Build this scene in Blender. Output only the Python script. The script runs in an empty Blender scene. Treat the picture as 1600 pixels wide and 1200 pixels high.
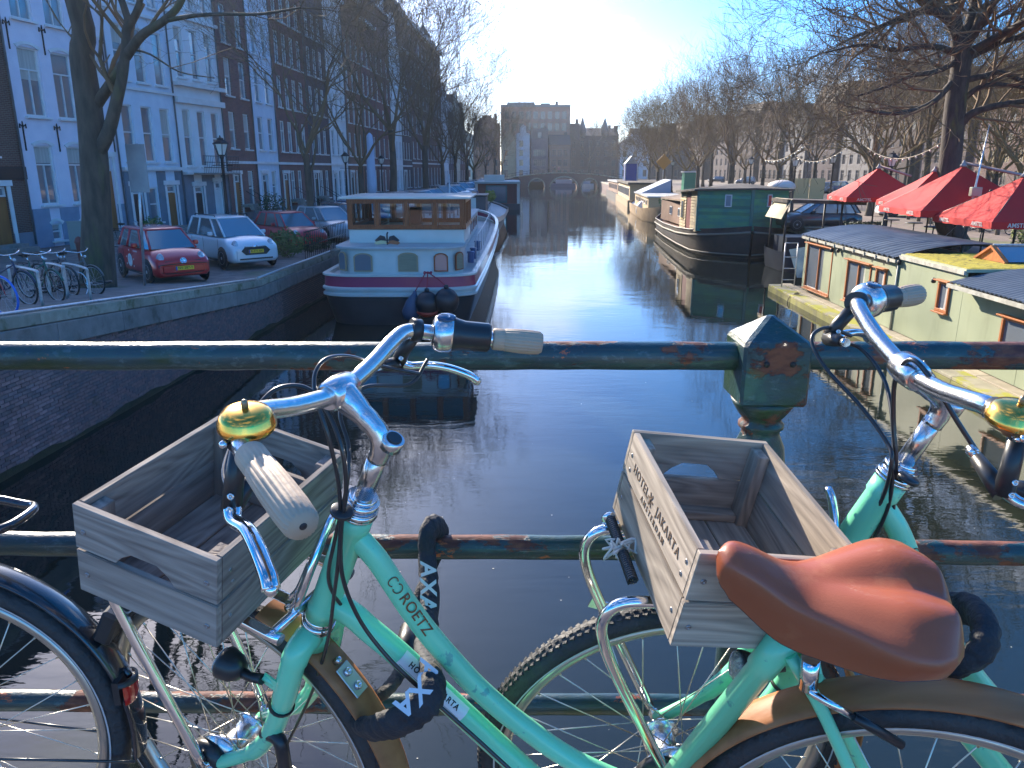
import bpy, bmesh, math, random
import numpy as np
from mathutils import Vector, Matrix, Quaternion
R = math.radians
PI = math.pi
random.seed(7)
scene = bpy.context.scene
COL = scene.collection

# ------------------------------------------------------------------ camera
EYE = 4.8
cam_d = bpy.data.cameras.new('camera')
cam = bpy.data.objects.new('camera', cam_d)
COL.objects.link(cam)
cam.location = (0, 0, EYE)
cam.rotation_euler = (R(90 - 15.6), 0, 0)
cam_d.sensor_width = 36.0
cam_d.lens = 36.0 * 1202 / 1600
cam_d.clip_start = 0.05
cam_d.clip_end = 3000
scene.camera = cam

# ------------------------------------------------------------------ sky, sun, exposure
SUN_AZ, SUN_EL = -27.0, 25.5
world = bpy.data.worlds.new('World')
scene.world = world
world.use_nodes = True
wn, wl = world.node_tree.nodes, world.node_tree.links
wn.clear()
w_out = wn.new('ShaderNodeOutputWorld')
w_bg = wn.new('ShaderNodeBackground')
w_bg.inputs['Strength'].default_value = 0.15
w_sky = wn.new('ShaderNodeTexSky')
w_sky.sky_type = 'NISHITA'
w_sky.sun_disc = False
w_sky.sun_elevation = R(SUN_EL)
w_sky.sun_rotation = R(SUN_AZ)
w_sky.air_density = 0.6
w_sky.dust_density = 0.8
w_sky.ozone_density = 3.0
w_tc = wn.new('ShaderNodeTexCoord')
w_map = wn.new('ShaderNodeMapping')
w_map.inputs['Scale'].default_value = (1.0, 1.0, 2.6)
wl.new(w_tc.outputs['Generated'], w_map.inputs['Vector'])
w_no = wn.new('ShaderNodeTexNoise')
w_no.inputs['Scale'].default_value = 3.1
w_no.inputs['Detail'].default_value = 8
w_no.inputs['Roughness'].default_value = 0.6
wl.new(w_map.outputs['Vector'], w_no.inputs['Vector'])
w_rmp = wn.new('ShaderNodeValToRGB')
w_rmp.color_ramp.elements[0].position = 0.55
w_rmp.color_ramp.elements[1].position = 0.74
w_rmp.color_ramp.elements[1].color = (0.85, 0.85, 0.85, 1)
wl.new(w_no.outputs['Fac'], w_rmp.inputs['Fac'])
w_mix = wn.new('ShaderNodeMixRGB')
w_mix.inputs['Color2'].default_value = (6.6, 6.5, 6.6, 1)
wl.new(w_rmp.outputs['Color'], w_mix.inputs['Fac'])
w_hs = wn.new('ShaderNodeHueSaturation')     # the crisp winter blue of the photograph, over the whole sky alike
w_hs.inputs['Saturation'].default_value = 1.5
wl.new(w_sky.outputs['Color'], w_hs.inputs['Color'])
wl.new(w_hs.outputs['Color'], w_mix.inputs['Color1'])
wl.new(w_mix.outputs['Color'], w_bg.inputs['Color'])
wl.new(w_bg.outputs['Background'], w_out.inputs['Surface'])

sun_d = bpy.data.lights.new('sun', 'SUN')
sun_d.energy = 5.0
sun_d.angle = R(0.55)
sun_d.color = (1.0, 0.88, 0.72)
sun = bpy.data.objects.new('sun', sun_d)
COL.objects.link(sun)
S = Vector((math.sin(R(SUN_AZ)) * math.cos(R(SUN_EL)), math.cos(R(SUN_AZ)) * math.cos(R(SUN_EL)), math.sin(R(SUN_EL))))
sun.rotation_euler = (-S).to_track_quat('-Z', 'Y').to_euler()
sun.location = (-40, 80, 60)

vs = scene.view_settings
vs.view_transform = 'Standard'
vs.look = 'None'
vs.exposure = 1.55
vs.gamma = 1
vs.use_curve_mapping = False
scene.cycles.max_bounces = 6
scene.cycles.transparent_max_bounces = 6
scene.cycles.caustics_reflective = False
scene.cycles.caustics_refractive = False
scene.cycles.sample_clamp_indirect = 6
scene.cycles.use_denoising = True

# ------------------------------------------------------------------ materials
_mats = {}
def M(name, col=(.5, .5, .5), rough=.6, metal=0., col2=None, ns=6., nd=4., stretch=(1, 1, 1), lo=.35, hi=.65, bump=0., bs=40.,
      coat=0., spec=.5, col3=None, ns3=2., lo3=.55, hi3=.62, rand=0., alpha=None, sub=0.):
    """Principled material: colour noise between col and col2, optional second patchy colour col3, bump, per-object variation."""
    if name in _mats:
        return _mats[name]
    m = bpy.data.materials.new(name)
    m.use_nodes = True
    n, l = m.node_tree.nodes, m.node_tree.links
    b = n['Principled BSDF']
    b.inputs['Roughness'].default_value = rough
    b.inputs['Metallic'].default_value = metal
    b.inputs['Base Color'].default_value = (*col, 1)
    b.inputs['Coat Weight'].default_value = coat
    b.inputs['Specular IOR Level'].default_value = spec
    tc = n.new('ShaderNodeTexCoord')
    mp = n.new('ShaderNodeMapping')
    mp.inputs['Scale'].default_value = stretch
    if rand:
        oi = n.new('ShaderNodeObjectInfo')
        cb = n.new('ShaderNodeVectorMath'); cb.operation = 'SCALE'
        cb.inputs[0].default_value = (31.7, 17.3, 11.1)
        l.new(oi.outputs['Random'], cb.inputs['Scale'])
        l.new(cb.outputs[0], mp.inputs['Location'])
    l.new(tc.outputs['Object'], mp.inputs['Vector'])
    cur = None
    if col2:
        no = n.new('ShaderNodeTexNoise')
        no.inputs['Scale'].default_value = ns
        no.inputs['Detail'].default_value = nd
        l.new(mp.outputs[0], no.inputs['Vector'])
        mr = n.new('ShaderNodeMapRange')
        mr.inputs['From Min'].default_value = lo
        mr.inputs['From Max'].default_value = hi
        l.new(no.outputs['Fac'], mr.inputs['Value'])
        mx = n.new('ShaderNodeMixRGB')
        mx.inputs['Color1'].default_value = (*col, 1)
        mx.inputs['Color2'].default_value = (*col2, 1)
        l.new(mr.outputs[0], mx.inputs['Fac'])
        cur = mx.outputs[0]
    if col3:
        no = n.new('ShaderNodeTexNoise')
        no.inputs['Scale'].default_value = ns3
        no.inputs['Detail'].default_value = 7
        no.inputs['Roughness'].default_value = .62
        l.new(mp.outputs[0], no.inputs['Vector'])
        mr = n.new('ShaderNodeMapRange')
        mr.inputs['From Min'].default_value = lo3
        mr.inputs['From Max'].default_value = hi3
        l.new(no.outputs['Fac'], mr.inputs['Value'])
        mx = n.new('ShaderNodeMixRGB')
        if cur: l.new(cur, mx.inputs['Color1'])
        else: mx.inputs['Color1'].default_value = (*col, 1)
        mx.inputs['Color2'].default_value = (*col3, 1)
        l.new(mr.outputs[0], mx.inputs['Fac'])
        cur = mx.outputs[0]
    if rand:
        hs = n.new('ShaderNodeHueSaturation')
        ma = n.new('ShaderNodeMapRange')
        ma.inputs['To Min'].default_value = 1 - rand
        ma.inputs['To Max'].default_value = 1 + rand
        l.new(oi.outputs['Random'], ma.inputs['Value'])
        l.new(ma.outputs[0], hs.inputs['Value'])
        if cur: l.new(cur, hs.inputs['Color'])
        else: hs.inputs['Color'].default_value = (*col, 1)
        cur = hs.outputs[0]
    if cur:
        l.new(cur, b.inputs['Base Color'])
    if bump:
        nb = n.new('ShaderNodeTexNoise')
        nb.inputs['Scale'].default_value = bs
        nb.inputs['Detail'].default_value = 5
        l.new(mp.outputs[0], nb.inputs['Vector'])
        bp = n.new('ShaderNodeBump')
        bp.inputs['Strength'].default_value = bump
        bp.inputs['Distance'].default_value = .02
        l.new(nb.outputs['Fac'], bp.inputs['Height'])
        l.new(bp.outputs[0], b.inputs['Normal'])
    _mats[name] = m
    return m

def wood(name, c1, c2, rough=.75, scale=26., rand=.12, knots=True, axis=0, ring=5.):
    """Weathered board: fine grain stretched along the board's own long axis, broader rings and a few knots."""
    if name in _mats: return _mats[name]
    m = bpy.data.materials.new(name); m.use_nodes = True
    n, l = m.node_tree.nodes, m.node_tree.links
    b = n['Principled BSDF']; b.inputs['Roughness'].default_value = rough
    b.inputs['Specular IOR Level'].default_value = .3
    tc = n.new('ShaderNodeTexCoord'); oi = n.new('ShaderNodeObjectInfo')
    sc = n.new('ShaderNodeVectorMath'); sc.operation = 'SCALE'; sc.inputs[0].default_value = (7.3, 5.1, 9.7)
    l.new(oi.outputs['Random'], sc.inputs['Scale'])
    ad = n.new('ShaderNodeVectorMath'); ad.operation = 'ADD'
    l.new(tc.outputs['Object'], ad.inputs[0]); l.new(sc.outputs[0], ad.inputs[1])
    mp = n.new('ShaderNodeMapping')
    s = [1., 1., 1.]; s[axis] = .055
    mp.inputs['Scale'].default_value = s
    l.new(ad.outputs[0], mp.inputs['Vector'])
    g = n.new('ShaderNodeTexNoise'); g.inputs['Scale'].default_value = scale * 5; g.inputs['Detail'].default_value = 5
    l.new(mp.outputs[0], g.inputs['Vector'])
    mp2 = n.new('ShaderNodeMapping'); s2 = [1., 1., 1.]; s2[axis] = .16
    mp2.inputs['Scale'].default_value = s2
    l.new(ad.outputs[0], mp2.inputs['Vector'])
    w = n.new('ShaderNodeTexNoise'); w.inputs['Scale'].default_value = scale * .42; w.inputs['Detail'].default_value = 2
    w.inputs['Distortion'].default_value = .6
    l.new(mp2.outputs[0], w.inputs['Vector'])
    mu = n.new('ShaderNodeMath'); mu.operation = 'MULTIPLY'; mu.inputs[1].default_value = ring * 2.4
    l.new(w.outputs['Fac'], mu.inputs[0])
    fr = n.new('ShaderNodeMath'); fr.operation = 'PINGPONG'; fr.inputs[1].default_value = .5
    l.new(mu.outputs[0], fr.inputs[0])
    mix = n.new('ShaderNodeMath'); mix.operation = 'MULTIPLY_ADD'; mix.inputs[1].default_value = .75
    l.new(fr.outputs[0], mix.inputs[0]); l.new(g.outputs['Fac'], mix.inputs[2])
    mr = n.new('ShaderNodeMapRange'); mr.inputs['From Min'].default_value = .38; mr.inputs['From Max'].default_value = 1.0
    l.new(mix.outputs[0], mr.inputs['Value'])
    mx = n.new('ShaderNodeMixRGB'); mx.inputs['Color1'].default_value = (*c2, 1); mx.inputs['Color2'].default_value = (*c1, 1)
    l.new(mr.outputs[0], mx.inputs['Fac'])
    cur = mx.outputs[0]
    if knots:
        v = n.new('ShaderNodeTexVoronoi'); v.inputs['Scale'].default_value = 7.5
        mp3 = n.new('ShaderNodeMapping'); s3 = [1., 1., 1.]; s3[axis] = .6
        mp3.inputs['Scale'].default_value = s3
        l.new(ad.outputs[0], mp3.inputs['Vector']); l.new(mp3.outputs[0], v.inputs['Vector'])
        kr = n.new('ShaderNodeMapRange'); kr.inputs['From Min'].default_value = .05; kr.inputs['From Max'].default_value = .13
        kr.inputs['To Min'].default_value = .75; kr.inputs['To Max'].default_value = 0
        l.new(v.outputs['Distance'], kr.inputs['Value'])
        k = n.new('ShaderNodeMixRGB'); k.inputs['Color2'].default_value = (c2[0] * .35, c2[1] * .3, c2[2] * .25, 1)
        l.new(kr.outputs[0], k.inputs['Fac']); l.new(cur, k.inputs['Color1'])
        cur = k.outputs[0]
    hs = n.new('ShaderNodeHueSaturation'); ma = n.new('ShaderNodeMapRange')
    ma.inputs['To Min'].default_value = 1 - rand; ma.inputs['To Max'].default_value = 1 + rand
    l.new(oi.outputs['Random'], ma.inputs['Value']); l.new(ma.outputs[0], hs.inputs['Value'])
    l.new(cur, hs.inputs['Color']); l.new(hs.outputs[0], b.inputs['Base Color'])
    bp = n.new('ShaderNodeBump'); bp.inputs['Strength'].default_value = .35; bp.inputs['Distance'].default_value = .003
    l.new(mix.outputs[0], bp.inputs['Height']); l.new(bp.outputs[0], b.inputs['Normal'])
    _mats[name] = m
    return m

def brickmat(name, c1, c2, mortar=(.3, .28, .26), sx=.22, sz=.07, rough=.85, face='x'):
    """Brick courses for walls too far away to pick the bricks apart; laid on the wall's own length (x) and height (z)."""
    if name in _mats: return _mats[name]
    m = bpy.data.materials.new(name); m.use_nodes = True
    n, l = m.node_tree.nodes, m.node_tree.links
    b = n['Principled BSDF']; b.inputs['Roughness'].default_value = rough; b.inputs['Specular IOR Level'].default_value = .25
    tc = n.new('ShaderNodeTexCoord'); sp = n.new('ShaderNodeSeparateXYZ'); cb = n.new('ShaderNodeCombineXYZ')
    l.new(tc.outputs['Object'], sp.inputs[0])
    l.new(sp.outputs[{'x': 0, 'y': 1}[face]], cb.inputs[0]); l.new(sp.outputs[2], cb.inputs[1])
    bt = n.new('ShaderNodeTexBrick')
    bt.inputs['Scale'].default_value = 1.0
    bt.inputs['Brick Width'].default_value = sx; bt.inputs['Row Height'].default_value = sz
    bt.inputs['Mortar Size'].default_value = .008
    bt.inputs['Color1'].default_value = (*c1, 1); bt.inputs['Color2'].default_value = (*c2, 1)
    bt.inputs['Mortar'].default_value = (*mortar, 1)
    l.new(cb.outputs[0], bt.inputs['Vector'])
    no = n.new('ShaderNodeTexNoise'); no.inputs['Scale'].default_value = .7; no.inputs['Detail'].default_value = 6
    l.new(tc.outputs['Object'], no.inputs['Vector'])
    mr = n.new('ShaderNodeMapRange'); mr.inputs['To Min'].default_value = .72; mr.inputs['To Max'].default_value = 1.25
    l.new(no.outputs['Fac'], mr.inputs['Value'])
    hs = n.new('ShaderNodeHueSaturation'); l.new(mr.outputs[0], hs.inputs['Value']); l.new(bt.outputs['Color'], hs.inputs['Color'])
    l.new(hs.outputs[0], b.inputs['Base Color'])
    _mats[name] = m
    return m

# ------------------------------------------------------------------ mesh building
def v3(a): return a if isinstance(a, Vector) else Vector(a)

def world_loc(o):
    p = Vector((0, 0, 0))
    while o is not None:
        p += o.location
        o = o.parent
    return p

def link(name, data, parent=None, loc=None):
    o = bpy.data.objects.new(name, data)
    COL.objects.link(o)
    if parent is not None: o.parent = parent
    if loc is not None: o.location = loc
    return o

def tag(o, label=None, cat=None, group=None, kind=None):
    if label: o['label'] = label
    if cat: o['category'] = cat
    if group: o['group'] = group
    if kind: o['kind'] = kind
    return o

def thing(name, label, cat, loc=(0, 0, 0), rz=0, group=None):
    o = link(name, None)
    o.location = loc
    o.rotation_euler = (0, 0, rz)
    o.empty_display_size = .2
    return tag(o, label, cat, group)

def copy_tree(o, parent=None):
    c = o.copy()
    COL.objects.link(c)
    c.parent = parent
    for ch in list(o.children): copy_tree(ch, c)
    return c

def place(root, loc, rz=0, sc=None, label=None, group=None):
    c = copy_tree(root)
    c.location = loc
    c.rotation_euler = (0, 0, rz)
    if sc: c.scale = (sc, sc, sc) if not isinstance(sc, tuple) else sc
    if label: c['label'] = label
    if group: c['group'] = group
    return c

class MB:
    def __init__(s):
        s.v, s.f, s.mi, s.sm = [], [], [], []
        s.m = 0
    def add(s, vs, fs, smooth=False, m=None):
        o = len(s.v)
        s.v += [tuple(p) for p in vs]
        for f in fs:
            s.f.append(tuple(i + o for i in f)); s.mi.append(s.m if m is None else m); s.sm.append(smooth)
        return s
    def box(s, c, d, rz=0, mat=None, m=None, X=None):
        """c centre, d full size; X optional 4x4 applied last."""
        hx, hy, hz = d[0] / 2, d[1] / 2, d[2] / 2
        vs = [Vector((x * hx, y * hy, z * hz)) for x in (-1, 1) for y in (-1, 1) for z in (-1, 1)]
        if rz:
            q = Matrix.Rotation(rz, 3, 'Z'); vs = [q @ p for p in vs]
        vs = [p + v3(c) for p in vs]
        if X is not None: vs = [X @ p for p in vs]
        return s.add(vs, [(0, 1, 3, 2), (4, 6, 7, 5), (0, 4, 5, 1), (2, 3, 7, 6), (0, 2, 6, 4), (1, 5, 7, 3)], m=m)
    def box2(s, a, b, m=None, X=None):
        return s.box([(a[i] + b[i]) / 2 for i in range(3)], [abs(b[i] - a[i]) for i in range(3)], m=m, X=X)
    def tube(s, pts, r, n=8, caps=True, smooth=True, m=None, flat=None):
        pts = [v3(p) for p in pts]
        k = len(pts)
        rs = r if isinstance(r, (list, tuple)) else [r] * k
        d = (pts[1] - pts[0]).normalized()
        up = Vector((0, 0, 1)) if abs(d.z) < .9 else Vector((1, 0, 0))
        a = d.cross(up).normalized()
        vs = []
        for i, p in enumerate(pts):
            if i == 0: t = pts[1] - pts[0]
            elif i == k - 1: t = pts[-1] - pts[-2]
            else: t = (pts[i + 1] - pts[i]).normalized() + (pts[i] - pts[i - 1]).normalized()
            if t.length < 1e-9: t = d
            t = t.normalized()
            a = (a - t * a.dot(t))
            a = a.normalized() if a.length > 1e-6 else t.orthogonal().normalized()
            b = t.cross(a)
            for j in range(n):
                an = 2 * PI * j / n
                e = a * math.cos(an) + b * math.sin(an) * (flat if flat else 1)
                vs.append(p + e * rs[i])
        fs = []
        for i in range(k - 1):
            for j in range(n):
                j2 = (j + 1) % n
                fs.append((i * n + j, i * n + j2, (i + 1) * n + j2, (i + 1) * n + j))
        s.add(vs, fs, smooth, m)
        if caps:
            o = len(s.v) - len(vs)
            s.f.append(tuple(o + j for j in reversed(range(n)))); s.mi.append(s.m if m is None else m); s.sm.append(False)
            s.f.append(tuple(o + (k - 1) * n + j for j in range(n))); s.mi.append(s.m if m is None else m); s.sm.append(False)
        return s
    def lathe(s, prof, n=24, X=None, smooth=True, m=None, mod=None):
        """prof list of (r, z) about local z; X places it."""
        vs = []
        for (r, z) in prof:
            for j in range(n):
                a = 2 * PI * j / n
                rr = r * (mod(a, z) if mod else 1)
                vs.append(Vector((rr * math.cos(a), rr * math.sin(a), z)))
        if X is not None: vs = [X @ p for p in vs]
        fs = []
        for i in range(len(prof) - 1):
            for j in range(n):
                j2 = (j + 1) % n
                fs.append((i * n + j, i * n + j2, (i + 1) * n + j2, (i + 1) * n + j))
        fs.append(tuple(reversed(range(n))))
        fs.append(tuple((len(prof) - 1) * n + j for j in range(n)))
        return s.add(vs, fs, smooth, m)
    def prism(s, poly, a, b, X=None, smooth=False, m=None):
        """polygon of (x, z) extruded along y from a to b (X to reorient)."""
        k = len(poly)
        vs = [Vector((p[0], a, p[1])) for p in poly] + [Vector((p[0], b, p[1])) for p in poly]
        if X is not None: vs = [X @ p for p in vs]
        fs = [tuple(range(k)), tuple(reversed(range(k, 2 * k)))]
        for i in range(k):
            j = (i + 1) % k
            fs.append((i, i + k, j + k, j))
        return s.add(vs, fs, smooth, m)
    def quad(s, a, b, c, d, m=None):
        return s.add([a, b, c, d], [(0, 1, 2, 3)], m=m)
    def ball(s, c, r, n=12, sz=1., m=None, X=None):
        k = max(4, n // 2)
        prof = [(max(1e-4, r * math.sin(PI * i / k)), -r * sz * math.cos(PI * i / k)) for i in range(k + 1)]
        T = Matrix.Translation(v3(c))
        if X is not None: T = X @ T
        return s.lathe(prof, n, T, True, m)
    def grid(s, P, smooth=True, close_v=False, close_u=False, m=None):
        """P[i][j] points -> surface."""
        nu, nv = len(P), len(P[0])
        vs = [p for row in P for p in row]
        fs = []
        for i in range(nu if close_u else nu - 1):
            for j in range(nv if close_v else nv - 1):
                i2, j2 = (i + 1) % nu, (j + 1) % nv
                fs.append((i * nv + j, i2 * nv + j, i2 * nv + j2, i * nv + j2))
        return s.add(vs, fs, smooth, m)
    def mesh(s, name, mats, off=None):
        me = bpy.data.meshes.new(name)
        vs = s.v
        if off is not None and off.length > 0:
            vs = [(p[0] - off.x, p[1] - off.y, p[2] - off.z) for p in vs]
        me.from_pydata(vs, [], s.f)
        for m in (mats if isinstance(mats, (list, tuple)) else [mats]): me.materials.append(m)
        me.polygons.foreach_set('material_index', s.mi)
        me.polygons.foreach_set('use_smooth', s.sm)
        me.validate()
        me.update()
        return me
    def build(s, name, mats, parent=None, fix=False, bevel=0., subd=0):
        off = world_loc(parent) if parent is not None else None
        me = s.mesh(name, mats, off)
        if fix or bevel or subd:
            bm = bmesh.new(); bm.from_mesh(me)
            bmesh.ops.remove_doubles(bm, verts=bm.verts, dist=1e-5)
            bmesh.ops.recalc_face_normals(bm, faces=bm.faces)
            if bevel:
                bmesh.ops.bevel(bm, geom=[e for e in bm.edges if len(e.link_faces) == 2 and e.calc_face_angle(0) > .5], offset=bevel, segments=1, affect='EDGES')
            if subd:
                bmesh.ops.subdivide_edges(bm, edges=bm.edges, cuts=subd, use_grid_fill=True)
            bm.to_mesh(me); bm.free()
        return link(name, me, parent)

def spline(pts, n=8):
    """Catmull-Rom through pts."""
    P = [v3(p) for p in pts]
    P = [P[0] * 2 - P[1]] + P + [P[-1] * 2 - P[-2]]
    out = []
    for i in range(1, len(P) - 2):
        a, b, c, d = P[i - 1], P[i], P[i + 1], P[i + 2]
        for k in range(n):
            t = k / n
            out.append(.5 * ((2 * b) + (c - a) * t + (2 * a - 5 * b + 4 * c - d) * t * t + (3 * b - a - 3 * c + d) * t ** 3))
    out.append(P[-2])
    return out

def basis(o, x, y, z):
    """4x4 with the given axes as columns."""
    return Matrix(((x[0], y[0], z[0], o[0]), (x[1], y[1], z[1], o[1]), (x[2], y[2], z[2], o[2]), (0, 0, 0, 1)))

def aim(o, d, up=(0, 0, 1)):
    """frame at o whose z points along d."""
    z = v3(d).normalized(); u = v3(up)
    if abs(z.dot(u)) > .97: u = Vector((1, 0, 0))
    x = u.cross(z).normalized(); y = z.cross(x)
    return basis(o, x, y, z)

_fonts = {}
def text(name, s, size, X, mat, parent, depth=.0006, space=1., bold=0.):
    """flat raised lettering in the local xy plane of X, centred."""
    cu = bpy.data.curves.new(name, 'FONT')
    cu.body = s; cu.size = size; cu.extrude = depth; cu.align_x = 'CENTER'; cu.align_y = 'CENTER'
    cu.space_character = space; cu.offset = bold; cu.resolution_u = 3
    tmp = bpy.data.objects.new(name, cu)
    COL.objects.link(tmp)
    dg = bpy.context.evaluated_depsgraph_get()
    me = bpy.data.meshes.new_from_object(tmp.evaluated_get(dg))
    bpy.data.objects.remove(tmp)
    bpy.data.curves.remove(cu)
    off = world_loc(parent) if parent is not None else Vector()
    me.transform(Matrix.Translation(-off) @ X)
    me.materials.clear(); me.materials.append(mat)
    return link(name, me, parent)
# ================================================================== THE SETTING
def zs_left(y):
    return 2.6 - .085 * (y - 11.4) if y < 23 else 1.62
def xl(y): return -8.14 + .045 * (y - 11.36)      # left quay face
def xr(y): return 14.95 + .045 * (y - 20)          # right quay face

water_m = bpy.data.materials.new('canal_water'); water_m.use_nodes = True
def _water():
    n, l = water_m.node_tree.nodes, water_m.node_tree.links
    b = n['Principled BSDF']
    b.inputs['Base Color'].default_value = (.012, .017, .014, 1)
    b.inputs['Roughness'].default_value = .015
    b.inputs['IOR'].default_value = 1.45
    b.inputs['Specular IOR Level'].default_value = .62
    tc = n.new('ShaderNodeTexCoord')
    def lay(scale, sx, sy, st, dist, prev):
        mp = n.new('ShaderNodeMapping'); mp.inputs['Scale'].default_value = (sx, sy, 1)
        mp.inputs['Rotation'].default_value = (0, 0, R(14))
        l.new(tc.outputs['Object'], mp.inputs['Vector'])
        no = n.new('ShaderNodeTexNoise'); no.inputs['Scale'].default_value = scale; no.inputs['Detail'].default_value = 3
        no.inputs['Distortion'].default_value = .4
        l.new(mp.outputs[0], no.inputs['Vector'])
        bp = n.new('ShaderNodeBump'); bp.inputs['Distance'].default_value = dist
        if isinstance(st, float): bp.inputs['Strength'].default_value = st
        else: l.new(st, bp.inputs['Strength'])
        l.new(no.outputs['Fac'], bp.inputs['Height'])
        if prev: l.new(prev, bp.inputs['Normal'])
        return bp.outputs[0]
    # calm patches and breezy patches
    pt = n.new('ShaderNodeTexNoise'); pt.inputs['Scale'].default_value = .09; pt.inputs['Detail'].default_value = 3
    l.new(tc.outputs['Object'], pt.inputs['Vector'])
    mr = n.new('ShaderNodeMapRange'); mr.inputs['From Min'].default_value = .4; mr.inputs['From Max'].default_value = .62
    mr.inputs['To Min'].default_value = .25; mr.inputs['To Max'].default_value = 1
    l.new(pt.outputs['Fac'], mr.inputs['Value'])
    a = lay(.35, 1, 1.6, .35, .02, None)
    a = lay(2.6, .55, 1.5, mr.outputs[0], .0040, a)
    a = lay(9., .6, 1.4, mr.outputs[0], .0008, a)
    l.new(a, b.inputs['Normal'])
_water()
w = MB().quad((-400, -60, 0), (500, -60, 0), (500, 1500, 0), (-400, 1500, 0)).build('water', water_m)
tag(w, kind='structure')
bed = MB().quad((-420, -80, -3), (520, -80, -3), (520, 1600, -3), (-420, 1600, -3)).build('canal_bed', M('mud', (.03, .025, .02), .9))
tag(bed, kind='structure')

pave_l = M('clinker_paving', (.16, .13, .12), .85, col2=(.24, .20, .18), ns=3, col3=(.10, .12, .06), ns3=.5, lo3=.56, hi3=.7, bump=.3, bs=25)
pave_r = M('brown_paving', (.13, .10, .085), .85, col2=(.20, .155, .13), ns=2.5, col3=(.11, .12, .045), ns3=.35, lo3=.53, hi3=.62, bump=.3, bs=25)
# left street follows the ramp down from the bridge
ys = [-30, 0, 4, 8, 11.4, 15, 19, 23, 30, 50, 100, 160, 215, 400]
mb = MB()
mb.grid([[(xl(y) - .32, y, zs_left(max(y, 2.5)) - .05), (-60, y, zs_left(max(y, 2.5)) - .05), (-300, y, zs_left(max(y, 2.5)) - .05)] for y in ys], smooth=False)
tag(mb.build('street', pave_l, fix=True), kind='structure')
mb = MB()
mb.grid([[(xr(y) + .35, y, 1.6 if y > 8 else 1.6 + (8 - y) * .15), (60, y, 1.6 if y > 8 else 1.6 + (8 - y) * .15), (600, y, 1.6)] for y in ys], smooth=False)
tag(mb.build('square', pave_r, fix=True), kind='structure')
far_gr = MB().quad((-350, 236, 1.3), (500, 236, 1.3), (500, 1500, 1.3), (-350, 1500, 1.3)).build('ground', pave_r)
tag(far_gr, kind='structure')

# ---- left quay wall: mortar bed, individual bricks, two tiers of stone, iron strip
qw = thing('quay_wall', 'long dark brick quay wall with pale coping stones below the left bank bicycles', 'wall', (xl(11), 11, 0))
mort = M('dark_mortar', (.09, .085, .085), .9, col2=(.13, .12, .12), ns=3, bump=.4, bs=30)
mb = MB()
yy = [-4, 2, 6, 11.4, 15, 19, 23, 30, 60, 120, 215]
zt = lambda y: zs_left(y) - .62
mb.grid([[(xl(y) - .02, y, -1.), (xl(y) - .02, y, zt(y))] for y in yy], smooth=False)
mb.build('wall_core', mort, qw, fix=False)
wall_far = brickmat('quay_bricks_far', (.24, .155, .145), (.18, .13, .13), (.07, .065, .06), face='y')
mb = MB(); mb.grid([[(xl(y) - .005, y, -1.), (xl(y) - .005, y, zt(y))] for y in (25, 40, 80, 120, 215)], smooth=False)
mb.build('wall_face', wall_far, qw)
brick_ms = [M('quay_brick_a', (.25, .155, .145), .85, col2=(.34, .215, .20), ns=9, rand=.25, col3=(.055, .075, .035), ns3=1.2, lo3=.6, hi3=.72),
            M('quay_brick_b', (.18, .135, .14), .85, col2=(.25, .18, .17), ns=9, rand=.25)]
bm1 = [MB().box((0, 0, 0), (.02, .205, .055)).mesh('brick', m) for m in brick_ms]
cnt = 0
st = [MB(), MB()]
rng = random.Random(3)
cand = []
for r_ in range(0, 42):
    z = .035 + r_ * .066
    y = 6.0 + (.11 if r_ % 2 else 0)
    while y < 25:
        if z + .03 < zt(y + .11): cand.append((y, z))
        y += .218
cand.sort(key=lambda c: c[0] + (0 if c[0] > 11 else 40))
wl_ = world_loc(qw)
for i, (y, z) in enumerate(cand):
    k = rng.random() < .45
    dx = rng.uniform(-.003, .005)
    if i < 300:
        b = link('brick', bm1[k], qw, Vector((xl(y) - .008 + dx, y, z)) - wl_)
        b.rotation_euler = (0, rng.uniform(-.01, .01), -R(2.58))
    else:
        st[k].box((xl(y) - .008 + dx, y, z), (.02, .205, .055), rz=-R(2.58))
for k in (0, 1):
    b = st[k].build('brickwork', brick_ms[k], qw); b['kind'] = 'stuff'
alg = MB(); alg.grid([[(xl(y) + .012 + .004 * math.sin(y * 3), y, -.2), (xl(y) + .010, y, .10 + .04 * math.sin(y * 1.7) + .03 * math.sin(y * 5.1))] for y in np.arange(5, 60, .35)], smooth=False)
alg.build('waterline_stain', M('algae', (.02, .026, .012), .7, col2=(.035, .045, .02), ns=8, bump=.5, bs=30), qw)
stone1 = M('coping_stone', (.27, .26, .20), .8, col2=(.36, .34, .27), ns=5, rand=.14, col3=(.13, .14, .07), ns3=2.5, lo3=.52, hi3=.64, bump=.35, bs=30)
stone2 = M('concrete_band', (.20, .19, .17), .85, col2=(.27, .25, .23), ns=4, rand=.1, col3=(.13, .12, .10), ns3=2., lo3=.55, hi3=.7, bump=.3, bs=30)
def run_blocks(y0, y1, L, zoff, h, x0, x1, mat, name, gap=.012):
    y = y0
    while y < y1:
        l2 = L * rng.uniform(.85, 1.12)
        a, b = y, y + l2 - gap
        mbk = MB()
        pa = [(xl(yq) + x, yq, zs_left(yq) + zoff + dz) for yq in (a, b) for x in (x0, x1) for dz in (0, h)]
        mbk.add(pa, [(0, 1, 3, 2), (4, 6, 7, 5), (0, 4, 5, 1), (2, 3, 7, 6), (0, 2, 6, 4), (1, 5, 7, 3)])
        mbk.build(name, mat, qw, bevel=.008)
        y += l2
run_blocks(4, 31, 1.5, -.22, .19, -.32, .02, stone1, 'coping_stone')
run_blocks(4, 31, 1.9, -.62, .385, -.3, .075, stone2, 'stone_band')
mb = MB()
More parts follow.
